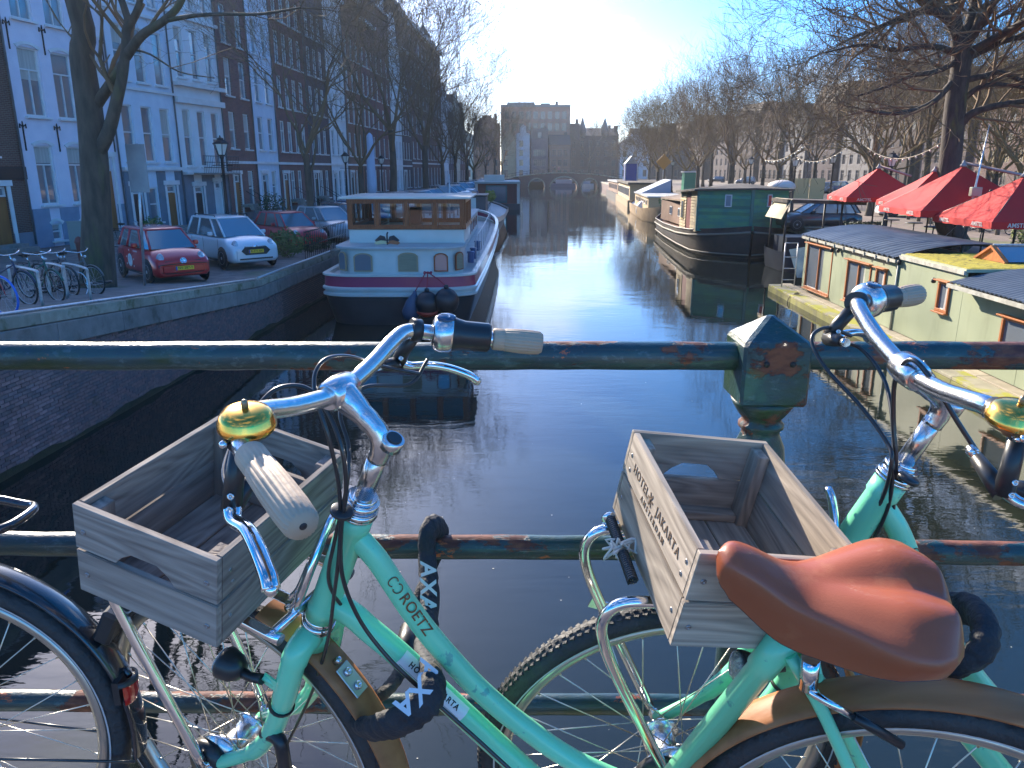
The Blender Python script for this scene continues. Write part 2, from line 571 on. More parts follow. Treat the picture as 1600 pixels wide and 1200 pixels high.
for yq0, yq1 in zip((31, 60, 120), (60, 120, 215)):
    mb.add([(xl(yq) + x, yq, zs_left(yq) + zz) for yq in (yq0, yq1) for x in (-.32, .06) for zz in (-.6, -.03)],
           [(0, 1, 3, 2), (4, 6, 7, 5), (0, 4, 5, 1), (2, 3, 7, 6), (0, 2, 6, 4), (1, 5, 7, 3)])
mb.build('far_coping', stone1, qw)
galv = M('galvanised', (.55, .56, .57), .42, .75, col2=(.42, .43, .45), ns=14)
MB().tube([(xl(y) - .03, y, zs_left(y) + .03) for y in (4, 8, 11.4, 15, 19, 22.9)], .033, 8).build('edge_rail', galv, qw)
MB().tube([(xl(y) - .03, y, zs_left(y) + .03) for y in (23.1, 27, 31)], .033, 8).build('edge_rail', galv, qw)

# ---- right quay wall
rw = thing('quay_wall', 'low dark brick quay wall of the right bank behind the moored houseboats', 'wall', (xr(20), 20, 0))
mb = MB(); mb.grid([[(xr(y), y, -1.), (xr(y), y, 1.32)] for y in (-4, 20, 60, 120, 215)], smooth=False)
mb.build('wall_face', wall_far, rw)
mb = MB()
for a, b in zip((-4, 20, 60, 120), (20, 60, 120, 215)):
    mb.add([(xr(yq) + x, yq, zz) for yq in (a, b) for x in (-.05, .36) for zz in (1.32, 1.64)],
           [(0, 1, 3, 2), (4, 6, 7, 5), (0, 4, 5, 1), (2, 3, 7, 6), (0, 2, 6, 4), (1, 5, 7, 3)])
mb.build('coping', stone1, rw)

# ================================================================== BARE TREES
bark = M('bark', (.05, .042, .032), .9, col2=(.095, .078, .058), ns=7, stretch=(1, 1, .25), bump=.9, bs=22, col3=(.09, .10, .04), ns3=1.3, lo3=.55, hi3=.68)
bark_moss = M('bark_mossy', (.032, .026, .023), .9, col2=(.065, .052, .044), ns=7, stretch=(1, 1, .3), bump=.9, bs=22, col3=(.10, .115, .03), ns3=.9, lo3=.60, hi3=.70)
twig = M('twigs', (.13, .085, .048), .9, col2=(.17, .11, .06), ns=2)
twig_y = M('twigs_ochre', (.17, .12, .05), .9, col2=(.20, .14, .06), ns=2)

def grow(mb, rg, p, d, r, L, lvl, maxl, rmin, up=.10, wob=.25, kids=2.4, nseg=4):
    """one branch as a tapering polyline, with side shoots; recursion to maxl."""
    pts = [p.copy()]; rs = [r]
    n = nseg if lvl < maxl else 3
    d = d.normalized()
    rend = max(rmin, r * (.52 if lvl < maxl else .6))
    nodes = []
    for i in range(n):
        d = (d + Vector((rg.gauss(0, wob), rg.gauss(0, wob), rg.gauss(0, wob * .7) + up))).normalized()
        p = p + d * (L / n)
        pts.append(p.copy()); rr = r + (rend - r) * (i + 1) / n
        rs.append(rr); nodes.append((p.copy(), d.copy(), rr))
    sides = 8 if r > .12 else (5 if r > .035 else 3)
    mb.tube(pts, rs, sides, caps=False, smooth=r > .03)
    if lvl >= maxl: return
    for i, (q, dd, rr) in enumerate(nodes):
        k = 2 if i == n - 1 else (1 if rg.random() < (.42 * kids) else 0)
        if i == n - 1 and rg.random() < .35: k = 3
        for _ in range(k):
            ax = Vector((rg.gauss(0, 1), rg.gauss(0, 1), rg.gauss(0, 1)))
            ax = (ax - dd * ax.dot(dd)).normalized()
            an = rg.uniform(.35, .85)
            nd = dd * math.cos(an) + ax * math.sin(an)
            grow(mb, rg, q, nd, rr * rg.uniform(.6, .8), L * rg.uniform(.6, .82), lvl + 1, maxl, rmin, up, wob, kids, nseg)

def make_tree(name, seed, H, r0, fork, nl, spread, maxl=5, rmin=.008, label='', lean=(0, 0), mat=None, tm=None, kids=1., up=.09):
    rg = random.Random(seed)
    root = thing(name, label, 'tree')
    tb = MB()
    pts, rs = [], []
    lx, ly = lean
    kx, ky = rg.uniform(-.2, .2), rg.uniform(-.2, .2)
    for i in range(8):
        t = i / 7
        pts.append(Vector((lx * t * fork + kx * math.sin(t * 3), ly * t * fork + ky * math.sin(t * 2.6), fork * t)))
        rs.append(r0 * (1.35 - .35 * min(1, t * 5)) * (1 - .3 * t))
    tb.tube(pts, rs, 12, caps=False)
    tb.build('trunk', mat or bark, root)
    cb = MB()
    a0 = rg.uniform(0, 6)
    top = pts[-1]; rt = rs[-1]
    for i in range(nl):
        a = a0 + i * 2 * PI / nl + rg.uniform(-.3, .3)
        sp = spread * rg.uniform(.6, 1.25)
        d = Vector((math.cos(a) * sp, math.sin(a) * sp, 1))
        q = pts[-1 - (i % 2) * (1 if rg.random() < .6 else 2)]
        grow(cb, rg, q, d, rt * rg.uniform(.5, .72), (H - fork) * rg.uniform(.34, .48), 1, maxl, rmin, up, .17, kids)
    cb.build('crown', tm or twig, root)
    return root

T = []
T.append(make_tree('bare_tree', 11, 17, .30, 4.6, 5, .6, 6, .009, kids=1.0))
T.append(make_tree('bare_tree', 23, 18, .28, 5.4, 5, .5, 6, .009, kids=.85))
T.append(make_tree('bare_tree', 35, 15, .32, 3.6, 5, .9, 6, .010, kids=.95, tm=twig_y))
T.append(make_tree('bare_tree', 47, 16, .26, 4.2, 5, .65, 6, .009, kids=.95))
T.append(make_tree('bare_tree', 59, 14, .3, 3.2, 5, 1.0, 6, .010, kids=.9, mat=bark_moss, tm=twig_y))
def tree(i, x, y, z, rz, sc, label, group):
    o = place(T[i], (x, y, z), rz, sc, label, group)
    o['category'] = 'tree'
    return o

GL = 'bare trees along the left quay'
left_trees = [(1, 37.5, -9.6, .72, 'slender bare tree between the red hatchback and the street lamp'),
    (3, 47, -8.9, .8, 'bare tree behind the dark cars just left of the barge wheelhouse'),
    (1, 62, -9.4, 1.12, 'bare tree whose trunk rises left of the pale folded parasol'),
    (0, 74, -8.0, 1.15, 'dark trunked bare tree rising over the right half of the wheelhouse roof'),
    (3, 87, -7.6, 1.0, 'bare tree with upright limbs in front of the big corner building'),
    (1, 99, -7.2, .88, 'bare tree in front of the flat roofed end of the corner building'),
    (0, 113, -6.4, .98, 'tall bare tree whose crown is caught in yellow sky glow beside the corner building'),
    (2, 127, -6.0, .92, 'spreading bare tree past the corner building on the left quay'),
    (3, 145, -4.8, .85, 'small far bare tree left of the brown apartment block'),
    (1, 165, -3.6, 1.0, 'distant bare tree beside the left end of the arched bridge')]
for i, y, x, s, lab in left_trees:
    tree(i, x, y, 1.6, y * 1.7, s, lab, GL)
GR = 'bare trees along the right bank'
right_trees = [
    (1, 24.6, 70, .88, 'bare tree with a straight trunk left of the red parasols'),
    (3, 25.4, 56, .86, 'bare tree just behind the leftmost red parasol'),
    (4, 31, 48, .95, 'mossy bare tree behind the second red parasol'),
    (2, 38, 42, .9, 'low spreading bare tree at the right edge behind the parked bicycles'),
    (0, 23.0, 84, .84, 'bare tree above the dark green end of the houseboat'),
    (3, 22.3, 96, .85, 'bare tree above the brown roof of the green houseboat'),
    (4, 23.5, 108, .95, 'dense bare tree right of the blue cabin'),
    (2, 22.2, 121, .9, 'bare tree with crooked trunk beside the orange road sign'),
    (0, 25.5, 134, .9, 'bare tree right behind the blue cabin'),
    (1, 26, 150, .95, 'distant bare tree right of the turreted house'),
    (3, 27, 172, .95, 'far bare tree beyond the moored barges on the right'),
    (4, 28, 196, .9, 'far bare tree at the right end of the arched bridge'),
    (0, 37, 74, 1.1, 'bare tree in the second row behind the string of lights'),
    (1, 44, 60, 1.1, 'tall bare tree in the second row above the white parked cars'),
    (3, 36, 95, 1.05, 'bare tree in the second row above the yellow hoarding'),
    (2, 40, 120, 1.1, 'wide bare tree in the second row behind the green kiosk'),
    (4, 50, 84, 1.1, 'wide mossy bare tree far behind the parasols'),
    (0, 36, 150, 1.0, 'distant second row bare tree behind the orange road sign'),
    (2, 46, 47, 1.0, 'broad bare tree beyond the bollards at the right edge'),
    (3, 12, 268, 1.2, 'bare tree standing before the brown apartment block beyond the bridge'),
    (1, 25, 262, 1.1, 'bare tree before the turreted house beyond the bridge'),
    (0, 31, 300, 1.2, 'pale bare crown showing above the roof between the two turrets'),
    (2, 30, 64, .9, 'bushy bare tree between the lantern and the first parasol'),
    (4, 34, 56, .9, 'wide mossy bare tree in the gap between the second parasol and the elm'),
    (0, 29, 92, .85, 'bare tree behind the cars left of the hoarding'),
    (3, 31, 112, 1.0, 'bare tree right of the green kiosk'),
    (1, 33, 132, 1.1, 'slim bare tree far behind the green kiosk'),
    (2, 45, 100, 1.15, 'broad bare tree at the back of the square behind the hoarding'),
    (4, 41, 140, 1.1, 'dense bare tree at the back of the square behind the far lanterns'),
    (0, 52, 74, 1.15, 'tall bare tree at the back of the square above the white cars'),
    (3, 44, 52, 1.0, 'bare tree behind the crowded bicycle rack'),
    (2, 34, 40, .85, 'low wide bare tree over the bollards'),
    (4, 31, 180, 1.0, 'far bare tree near the right end of the bridge'),
    (2, 29, 124, 1.0, 'bare tree just right of the orange road sign'),
    (0, 60, 120, 1.2, 'bare tree against the purple brick house'),
    (1, 56, 92, 1.2, 'bare tree against the pale houses behind the parasols')]
for i, x, y, s, lab in right_trees:
    tree(i, x, y, 1.6, x * 2.3 + y, s, lab, GR)
# the prototypes become real trees too
for o, (x, y, s, lab) in zip(T, [(52, 105, 1.1, 'bare tree at the back of the square left of the tall dark roof'),
                                (31, 60, 1.0, 'bare tree with slim limbs between the first and second parasol'),
                                (29, 36, .75, 'low bare tree directly behind the big mossy elm'),
                                (-2.4, 190, 1.0, 'last small bare tree before the left end of the bridge'),
                                (58, 70, 1.2, 'bare tree with wide limbs at the far right above the bicycles')]):
    o.location = (x, y, 1.6); o.rotation_euler = (0, 0, x); o.scale = (s, s, s); o['label'] = lab
    o['group'] = GR if x > 0 else GL

def limb_tree(name, label, trunk, tr, limbs, seed, Y, moss=None, rmin=.008, fr=.75):
    """a tree whose main limbs follow given 3D paths: limbs = [(points, r0, r1, levels)]"""
    root = thing(name, label, 'tree', trunk[0])
    tb = MB(); tb.tube(spline(trunk, 4), [tr[0] + (tr[1] - tr[0]) * i / (4 * (len(trunk) - 1)) + (.09 * max(0, 1 - i / 3) if tr[0] > .3 else 0) for i in range(4 * (len(trunk) - 1) + 1)], 18, caps=False)
    tb.build('trunk', bark_moss if moss else bark, root)
    lb, cb = MB(), MB()
    rg = random.Random(seed)
    for pts, r0, r1, lv in limbs:
        P = spline(pts, 4)
        rs = [r0 + (r1 - r0) * i / (len(P) - 1) for i in range(len(P))]
        lb.tube(P, rs, 9, caps=False)
        for i in range(2, len(P)):
            if rg.random() < fr * (1.0 if P[i].z > 5.2 + (3 if not moss else 0) else .25) or i == len(P) - 1 and lv > 1:
                dd = (P[i] - P[i - 1]).normalized()
                for _ in range(2 if i == len(P) - 1 else 1):
                    ax = Vector((rg.gauss(0, 1), rg.gauss(0, 1), rg.gauss(0, 1) + .5)); ax = (ax - dd * ax.dot(dd)).normalized()
                    an = rg.uniform(.25, .9)
                    grow(cb, rg, P[i], dd * math.cos(an) + ax * math.sin(an), rs[i] * rg.uniform(.35, .6), rg.uniform(1.6, 2.8), 6 - lv, 5, rmin, .04, .2, 1.0)
    lb.build('limbs', bark_moss if moss else bark, root)
    cb.build('crown', twig, root)
    return root
def at(px, py, Y):
    """world point at distance Y seen at photograph position px, py (measuring aid for the big trees' limbs)."""
    p = R(15.6); x = (px - 800) / 1202; u = (600 - py) / 1202
    r = Vector((x, math.cos(p) + u * math.sin(p), -math.sin(p) + u * math.cos(p)))
    t = Y / r.y
    return Vector((r.x * t, Y, EYE + r.z * t))
def G(px, py, z):
    """ground point at height z under photograph position px, py (measuring aid)"""
    p = at(px, py, 10.); d = p - Vector((0, 0, EYE)); t = (z - EYE) / d.z
    return Vector((d.x * t, d.y * t, z))
limb_tree('elm_tree', 'thick forked elm trunk beside the red hatchback on the left quay', 
    [(-10.95, 20.3, 1.75), tuple(at(150, 300, 20.3)), tuple(at(142, 190, 20.3)), tuple(at(128, 90, 20.3)), tuple(at(119, 0, 20.3)), (-11.9, 20.4, 14.)], (.37, .22), [
    ([at(150, 245, 20.3), at(170, 205, 20.1), at(183, 155, 20.0), at(193, 108, 19.9), at(197, 50, 19.9), at(190, 0, 20), (-10.4, 20, 12.5)], .18, .06, 3),
    ([at(150, 165, 20.3), at(170, 135, 20.1), at(192, 100, 19.9)], .14, .11, 1),
    ([at(197, 50, 19.9), at(216, 10, 19.8), at(228, -40, 19.7)], .09, .05, 3),
    ([at(197, 88, 19.9), at(222, 55, 19.6), at(255, 33, 19.4), at(280, 8, 19.2), at(295, -30, 19)], .12, .06, 3),
    ([at(255, 33, 19.4), at(300, 25, 19), at(350, 22, 18.6), at(405, 22, 18.2), at(470, 12, 17.8)], .055, .022, 3),
    ([at(119, -20, 20.3), (-11.9, 20.2, 13), (-12.2, 19.6, 15)], .16, .08, 4),
    ([at(197, 75, 19.9), at(235, 85, 19.7), at(280, 112, 19.5), at(335, 122, 19.3)], .03, .012, 1)], 5, 20.3, fr=.5)
limb_tree('elm_tree', 'huge mossy bare elm towering over the red parasols at the right', 
    [(18.4, 32, 1.6), tuple(at(1476, 330, 32)), tuple(at(1486, 240, 32)), tuple(at(1493, 160, 32)), tuple(at(1502, 100, 32)), tuple(at(1500, 60, 32))], (.45, .33), [
    ([at(1500, 66, 32), at(1484, 33, 31.6), at(1452, 16, 31.2), at(1415, 25, 31), at(1375, 42, 30.8), at(1330, 60, 30.5)], .22, .05, 4),
    ([at(1498, 62, 32), at(1492, 20, 32.3), at(1486, -20, 32.6), at(1470, -70, 33)], .24, .12, 4),
    ([at(1504, 66, 32), at(1516, 30, 32.2), at(1524, -10, 32.5), at(1530, -60, 33)], .2, .1, 4),
    ([at(1508, 70, 32), at(1530, 40, 31.5), at(1552, 5, 31), at(1575, -50, 30.5)], .21, .1, 4),
    ([at(1512, 84, 32), at(1550, 62, 31), at(1580, 45, 30), at(1610, 28, 29), at(1680, 10, 28)], .17, .07, 4),
    ([at(1508, 92, 32), at(1545, 74, 31.6), at(1582, 60, 31), at(1640, 56, 30.5)], .17, .08, 4),
    ([at(1498, 128, 32), at(1540, 118, 31.6), at(1565, 113, 31.4), at(1610, 130, 31), at(1670, 120, 30)], .13, .06, 4),
    ([at(1500, 160, 32), at(1528, 138, 31.5), at(1560, 132, 31), at(1610, 138, 30.6)], .12, .06, 3),
    ([at(1496, 202, 32), at(1515, 180, 31.7), at(1545, 168, 31.4), at(1605, 157, 31), at(1700, 140, 30)], .17, .08, 4),
    ([at(1490, 126, 32), at(1462, 156, 31.6), at(1430, 172, 31.2), at(1392, 178, 30.8), at(1350, 172, 30.4)], .13, .04, 3),
    ([at(1494, 96, 32), at(1462, 112, 31.6), at(1425, 118, 31.2), at(1390, 134, 30.8), at(1340, 150, 30.4)], .13, .035, 4),
    ([at(1500, 84, 32), at(1450, 72, 31.2), at(1400, 78, 30.6), at(1350, 70, 30), at(1290, 82, 29.5)], .14, .03, 4),
    ([at(1492, 45, 32), at(1440, -5, 31.3), at(1380, -20, 30.8), at(1310, -10, 30.2)], .15, .04, 4)], 9, 32, moss=True)
# ================================================================== HOUSES
glass = M('window_glass', (.30, .34, .38), .035, .5, spec=1.0, bump=.12, bs=2.2)
white_p = M('white_paint', (.72, .72, .72), .5, col2=(.62, .62, .62), ns=2)
cream_p = M('cream_paint', (.62, .56, .42), .5, col2=(.52, .47, .36), ns=2)
iron = M('black_iron', (.02, .02, .022), .5, .3)
rooft = M('roof_tiles', (.06, .045, .04), .7, col2=(.10, .07, .06), ns=12, bump=.5, bs=18)
lead = M('roof_lead', (.16, .17, .18), .6, col2=(.11, .12, .13), ns=2)
black_p = M('black_paint', (.02, .02, .022), .4)
curtain = M('curtain', (.5, .48, .44), .9, col2=(.40, .38, .34), ns=12, stretch=(1, 1, .05))
glass_f = M('far_window_glass', (.04, .045, .05), .08, 0, spec=.8)
far_sash = M('far_sash', (.20, .175, .16), .6)
_win = {}
def win_mesh(w, h, style, mat):
    k = (round(w, 2), round(h, 2), style, mat.name)
    if k in _win: return _win[k]
    f = MB(); t = .07
    for x in (t / 2, w - t / 2): f.box((x, 0, h / 2), (t, .09, h))
    for z in (t / 2, h - t / 2): f.box((w / 2, .002, z), (w - 2 * t, .086, t))
    if style in ('T', 'X'):
        zt_ = h * .68
        f.box((w / 2, -.004, zt_), (w - 2 * t, .07, .055))
        if style == 'T': f.box((w / 2, -.002, zt_ / 2), (.045, .06, zt_ - .06))
        else: f.box((w / 2, -.002, h / 2), (.045, .055, h - 2 * t))
    elif style == 'H': f.box((w / 2, -.004, h * .52), (w - 2 * t, .07, .06))
    elif style == 'S':
        for i in (1, 2): f.box((w / 2, -.002, h * i / 3), (w - 2 * t, .04, .03))
        f.box((w / 2, 0, h / 2), (.03, .05, h - 2 * t))
    fm = f.mesh('window', mat)
    gm = MB().quad((t * .8, .028, t * .8), (w - t * .8, .028, t * .8), (w - t * .8, .028, h - t * .8), (t * .8, .028, h - t * .8)).mesh('pane', glass_f if mat.name == 'far_sash' else glass)
    bz = h * (.45 + .35 * ((w * 7.3 + h * 3.1) % 1))
    bm_ = MB().quad((t, .018, bz), (w - t, .018, bz), (w - t, .018, h - t), (t, .018, h - t)).mesh('blind', curtain)
    sm = MB().box((w / 2, -.16, -.05), (w + .22, .22, .08)).mesh('sill', mat)
    _win[k] = (fm, gm, sm, bm_)
    return _win[k]

def add_window(root, x, z, w, h, style='T', mat=None, sill=True, y=.12, cur=False, rg=random):
    fm, gm, sm, bm_ = win_mesh(w, h, style, mat or white_p)
    f = link('window', fm, root, (x, y, z))
    g = link('pane', gm, f)
    g.rotation_euler = (0, 0, rg.uniform(-.006, .006))
    if sill: link('sill', sm, f)
    if sill and rg.random() < .38: link('blind', bm_, f)
    return f

def house(label, P0, ang, W, H, D, floors, wallm, z0=1.6, roof='flat', reveal=.14, cornice=None, wmat=None, base=None,
          anchors=(), arch=False, doors=(), ev_sill=True, seed=0, roofh=3.2, name='canal_house', group='canal houses along the left quay', band=None):
    """local frame: x along the facade, y into the house, z up. floors: list of (z sill, z head, [(x0, x1)...], style)"""
    rg = random.Random(seed + 5)
    root = thing(name, label, 'house', (P0[0], P0[1], z0), 0, group)
    rects = [(a, b, z1, z2) for (z1, z2, xs_, st_) in floors for (a, b) in xs_] + [(a, b, 0.02, h) for (a, b, h, _) in doors]
    xsb = sorted({0., W} | {r[0] for r in rects} | {r[1] for r in rects})
    zsb = sorted({0., H} | {r[2] for r in rects} | {r[3] for r in rects})
    mb = MB()
    def solid(x, z): return not any(r[0] < x < r[1] and r[2] < z < r[3] for r in rects)
    for i in range(len(xsb) - 1):
        for j in range(len(zsb) - 1):
            if solid((xsb[i] + xsb[i + 1]) / 2, (zsb[j] + zsb[j + 1]) / 2):
                mb.quad((xsb[i], 0, zsb[j]), (xsb[i + 1], 0, zsb[j]), (xsb[i + 1], 0, zsb[j + 1]), (xsb[i], 0, zsb[j + 1]))
    for (a, b, c, d) in rects:
        y = reveal + .1
        mb.quad((a, 0, c), (a, 0, d), (a, y, d), (a, y, c)); mb.quad((b, 0, c), (b, y, c), (b, y, d), (b, 0, d))
        mb.quad((a, 0, d), (b, 0, d), (b, y, d), (a, y, d)); mb.quad((a, 0, c), (a, y, c), (b, y, c), (b, 0, c))
    mb.quad((0, 0, 0), (0, 0, H), (0, D, H), (0, D, 0)); mb.quad((W, 0, 0), (W, D, 0), (W, D, H), (W, 0, H))
    mb.quad((0, D, 0), (0, D, H), (W, D, H), (W, D, 0))
    root_l = root.location.copy(); root.location = (0, 0, 0)
    mb.build('wall', wallm, root)
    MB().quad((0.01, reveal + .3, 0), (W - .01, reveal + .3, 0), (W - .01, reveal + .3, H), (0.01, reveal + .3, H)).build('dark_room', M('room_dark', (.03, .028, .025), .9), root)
    for (z1, z2, xs_, st_) in floors:
        for (a, b) in xs_:
            w_ = add_window(root, a, z1, b - a, z2 - z1, st_, wmat, ev_sill, reveal - .02, rg=rg)
            if arch:
                p = []
                n = 8
                for k in range(n + 1):
                    t = -1 + 2 * k / n
                    p.append(((a + b) / 2 + t * (b - a + .24) / 2, z2 + .06 + .16 * (1 - t * t)))
                for k in range(n, -1, -1):
                    t = -1 + 2 * k / n
                    p.append(((a + b) / 2 + t * (b - a) / 2, z2 - .05 + .16 * (1 - t * t)))
                MB().prism(p, -.05, -.005).build('arch', wmat or white_p, root)
    for (a, b, h, dm) in doors:
        MB().box(((a + b) / 2, reveal, h * .42), (b - a, .08, h * .82)).build('door', dm, root)
        d = add_window(root, a, h * .84, b - a, h * .15, 'n', wmat, False, reveal - .02)
        MB().box((a - .09, -.03, h / 2), (.16, .06, h)).box((b + .09, -.03, h / 2), (.16, .06, h)).box(((a + b) / 2, -.05, h + .12), (b - a + .5, .1, .22)).build('door_case', wmat or white_p, root)
        MB().box(((a + b) / 2, -.45, .09), (b - a + .5, .9, .18)).box(((a + b) / 2, -.25, .24), (b - a + .3, .5, .14)).build('step', stone2, root)
    if cornice:
        for (z, hh, out) in cornice:
            MB().box((W / 2, -out / 2, z), (W + .06, out, hh)).build('cornice', wmat or white_p, root)
    if base:
        bh, bmt = base
        cuts = sorted([(a, b) for (a, b, c, d) in rects if c < bh])
        x = 0.
        for a, b in cuts + [(W, W)]:
            if a - x > .02: MB().box(((x + a) / 2, -.02, bh / 2), (a - x, .045, bh)).build('plinth', bmt, root)
            x = max(x, b)
        for (a, b, c, d) in rects:
            if .3 < c < bh: MB().box(((a + b) / 2, -.02, c / 2), (b - a, .045, c)).build('plinth', bmt, root)
    for (x, z) in anchors:
        m_ = MB().box((x, -.03, z), (.045, .04, .95)).tube([(x - .16, -.04, z + .40), (x - .15, -.04, z + .56), (x - .03, -.04, z + .46), (x, -.04, z + .66), (x + .03, -.04, z + .46), (x + .15, -.04, z + .56), (x + .16, -.04, z + .40)], .028, 5)
        m_.build('wall_anchor', iron, root)
    if roof == 'flat':
        MB().box((W / 2, D / 2, H + .08), (W + .1, D + .1, .16)).build('roof', lead, root)
    elif roof == 'pitch':      # ridge along x
        MB().add([(-.1, -.3, H), (W + .1, -.3, H), (W + .1, D, H), (-.1, D, H), (-.1, D / 2, H + roofh), (W + .1, D / 2, H + roofh)],
                 [(0, 1, 5, 4), (2, 3, 4, 5), (0, 4, 3), (1, 2, 5), (3, 2, 1, 0)]).build('roof', rooft, root)
    elif roof == 'gable':      # ridge along y, stepped front gable
        MB().add([(-.05, .2, H), (W + .05, .2, H), (W / 2, .2, H + roofh), (-.05, D, H), (W + .05, D, H), (W / 2, D, H + roofh)],
                 [(0, 1, 2), (4, 3, 5), (0, 2, 5, 3), (1, 4, 5, 2)]).build('roof', rooft, root)
        p = [(0, H)]
        n = 4
        for k in range(n):
            x = W / 2 * k / n * .85; z = H + roofh * (k + 1) / n
            p += [(x, z), (W / 2 * (k + 1) / n * .85, z)]
        p += [(W - q[0], q[1]) for q in reversed(p)]
        MB().prism(p, -.01, .28).build('gable', wallm, root)
    elif roof == 'neck':
        p = [(0, H), (0, H + .3), (.25 * W, H + .6), (.3 * W, H + roofh * .75), (.38 * W, H + roofh * .85), (.5 * W, H + roofh)]
        p += [(W - q[0], q[1]) for q in reversed(p[:-1])]
        MB().prism(p, -.02, .3).build('gable', wallm, root)
        MB().add([(0, .28, H), (W, .28, H), (W / 2, .28, H + roofh * .8), (0, D, H), (W, D, H), (W / 2, D, H + roofh * .8)],
                 [(0, 1, 2), (4, 3, 5), (0, 2, 5, 3), (1, 4, 5, 2)]).build('roof', rooft, root)
    elif roof == 'mansard':
        MB().add([(0, 0.05, H), (W, 0.05, H), (W, D, H), (0, D, H), (.0, 1.6, H + roofh), (W - .0, 1.6, H + roofh), (W - .0, D - 1.6, H + roofh), (.0, D - 1.6, H + roofh)],
                 [(0, 1, 5, 4), (1, 2, 6, 5), (2, 3, 7, 6), (3, 0, 4, 7), (4, 5, 6, 7)]).build('roof', rooft, root)
        nd = max(1, int(W / 3))
        for k in range(nd):
            x = W * (k + .5) / nd
            MB().box((x, .75, H + 1.1), (1.3, 1.3, 1.7)).build('dormer', wmat or white_p, root)
            add_window(root, x - .45, H + .45, .9, 1.25, 'H', wmat, False, .04)
    if roof != 'none':
        MB().box((W * .82, D * .5, H + (roofh * .55 + .9 if roof != 'flat' else .9)), (.9, .7, 1.8 if roof == 'flat' else 2.6)).build('chimney', brick_b, root)
    if ev_sill:
        MB().tube([(W - .12, -.07, .2), (W - .12, -.07, H - .4), (W - .2, -.3, H - .15)], .045, 6).build('downpipe', lead, root)
    if band:
        MB().box((W / 2, -.03, band[0]), (W, .06, band[1])).build('band', band[2], root)
    root.location = root_l
    root.rotation_euler = (0, 0, ang)
    return root

plaster_l = M('lilac_white_plaster', (.74, .70, .78), .7, col2=(.66, .63, .72), ns=1.6, bump=.15, bs=30)
plaster_b = M('pale_blue_plaster', (.66, .73, .82), .7, col2=(.58, .65, .75), ns=1.6, bump=.15, bs=30)
plaster_w = M('white_plaster', (.76, .78, .80), .65, col2=(.68, .70, .72), ns=1.2, bump=.1, bs=30)
plaster_g = M('blue_grey_plinth', (.16, .21, .26), .6, col2=(.13, .17, .21), ns=2)
brick_a = brickmat('red_brick', (.24, .085, .07), (.18, .07, .06), (.25, .21, .19))
brick_b = brickmat('brown_brick', (.13, .07, .055), (.10, .055, .045), (.17, .15, .13))
brick_p = brickmat('purple_brick', (.15, .085, .085), (.115, .07, .07), (.2, .18, .17))
brick_o = brickmat('orange_brick', (.30, .125, .07), (.24, .10, .06), (.27, .22, .18))
stucco_g = M('grey_stucco', (.15, .14, .135), .8, col2=(.11, .105, .10), ns=1)
wood_o = M('orange_door', (.36, .14, .04), .45, col2=(.28, .10, .03), ns=8, stretch=(1, 1, .1))
green_p = M('dark_green_paint', (.02, .05, .035), .35)

angA = R(90 - 11.8)
dA = Vector((math.sin(R(11.8)), math.cos(R(11.8)), 0))
def PA(s): return Vector((-19.87, 32.59, 0)) + dA * s
# s measured along facade A from the brick / lilac corner
def grid_f(rows, W, n, m0, ww, style):
    gap = (W - 2 * m0 - n * ww) / max(1, n - 1)
    return [(z1, z2, [(m0 + i * (ww + gap), m0 + i * (ww + gap) + ww) for i in range(n)], style) for (z1, z2) in rows]
house('dark brown brick house with white framed window and orange door at the left edge', PA(-7.6), angA, 7.6, 14, 9,
      [(3.7, 5.7, [(1.2, 2.3), (3.2, 4.3), (5.2, 6.3)], 'T'), (7.2, 9.4, [(1.2, 2.3), (3.2, 4.3), (5.2, 6.3)], 'T'), (10.6, 12.4, [(1.2, 2.3), (3.2, 4.3), (5.2, 6.3)], 'T'), (.9, 2.6, [(1., 2.4)], 'X')],
      brick_b, doors=[(5.4, 6.5, 2.55, wood_o), (3.2, 4.3, 2.5, green_p)], seed=1, base=(.7, plaster_g), band=(3.05, .5, black_p))
h1 = house('lilac white canal house with arched window heads and black wall anchors', PA(0), angA, 5.75, 14.2, 9,
      [(1.75, 4.15, [(.62, 1.62), (2.42, 3.42)], 'T'), (5.3, 7.95, [(.55, 1.65), (2.3, 3.4), (4.15, 5.15)], 'T'),
       (9.0, 11.2, [(.55, 1.65), (2.3, 3.4), (4.15, 5.15)], 'T'), (12.0, 13.6, [(.7, 1.6), (2.4, 3.3), (4.2, 5.1)], 'H'), (.25, .95, [(.9, 1.5), (2.6, 3.2)], 'H')],
      plaster_l, arch=True, doors=[(4.2, 5.15, 3.75, wood_o)], base=(1.6, M('blue_plinth', (.22, .30, .40), .6, col2=(.18, .25, .34), ns=2)),
      anchors=[(.2, 4.4), (2.02, 4.4), (5.45, 4.4), (.2, 8.25), (2.0, 8.25), (3.8, 8.25), (5.5, 8.25), (.2, 11.4), (3.8, 11.4)], seed=2, cornice=[(14.0, .3, .4)])
house('pale blue plastered canal house with tall narrow windows over a dark blue ground floor', PA(5.8), angA, 4.7, 14.6, 9,
      [(3.55, 6.2, [(.45, 1.25), (1.9, 2.7), (3.35, 4.15)], 'H'), (7.3, 9.8, [(.45, 1.25), (1.9, 2.7), (3.35, 4.15)], 'H'), (10.9, 13.2, [(.45, 1.25), (1.9, 2.7), (3.35, 4.15)], 'H'),
       (.6, 2.3, [(1.7, 2.5)], 'H')],
      plaster_b, base=(3.1, plaster_g), doors=[(.5, 1.3, 2.4, black_p), (3.2, 4.0, 2.4, wood_o)], seed=3, cornice=[(3.22, .16, .2), (6.95, .12, .12), (10.4, .14, .16), (14.4, .4, .5)])
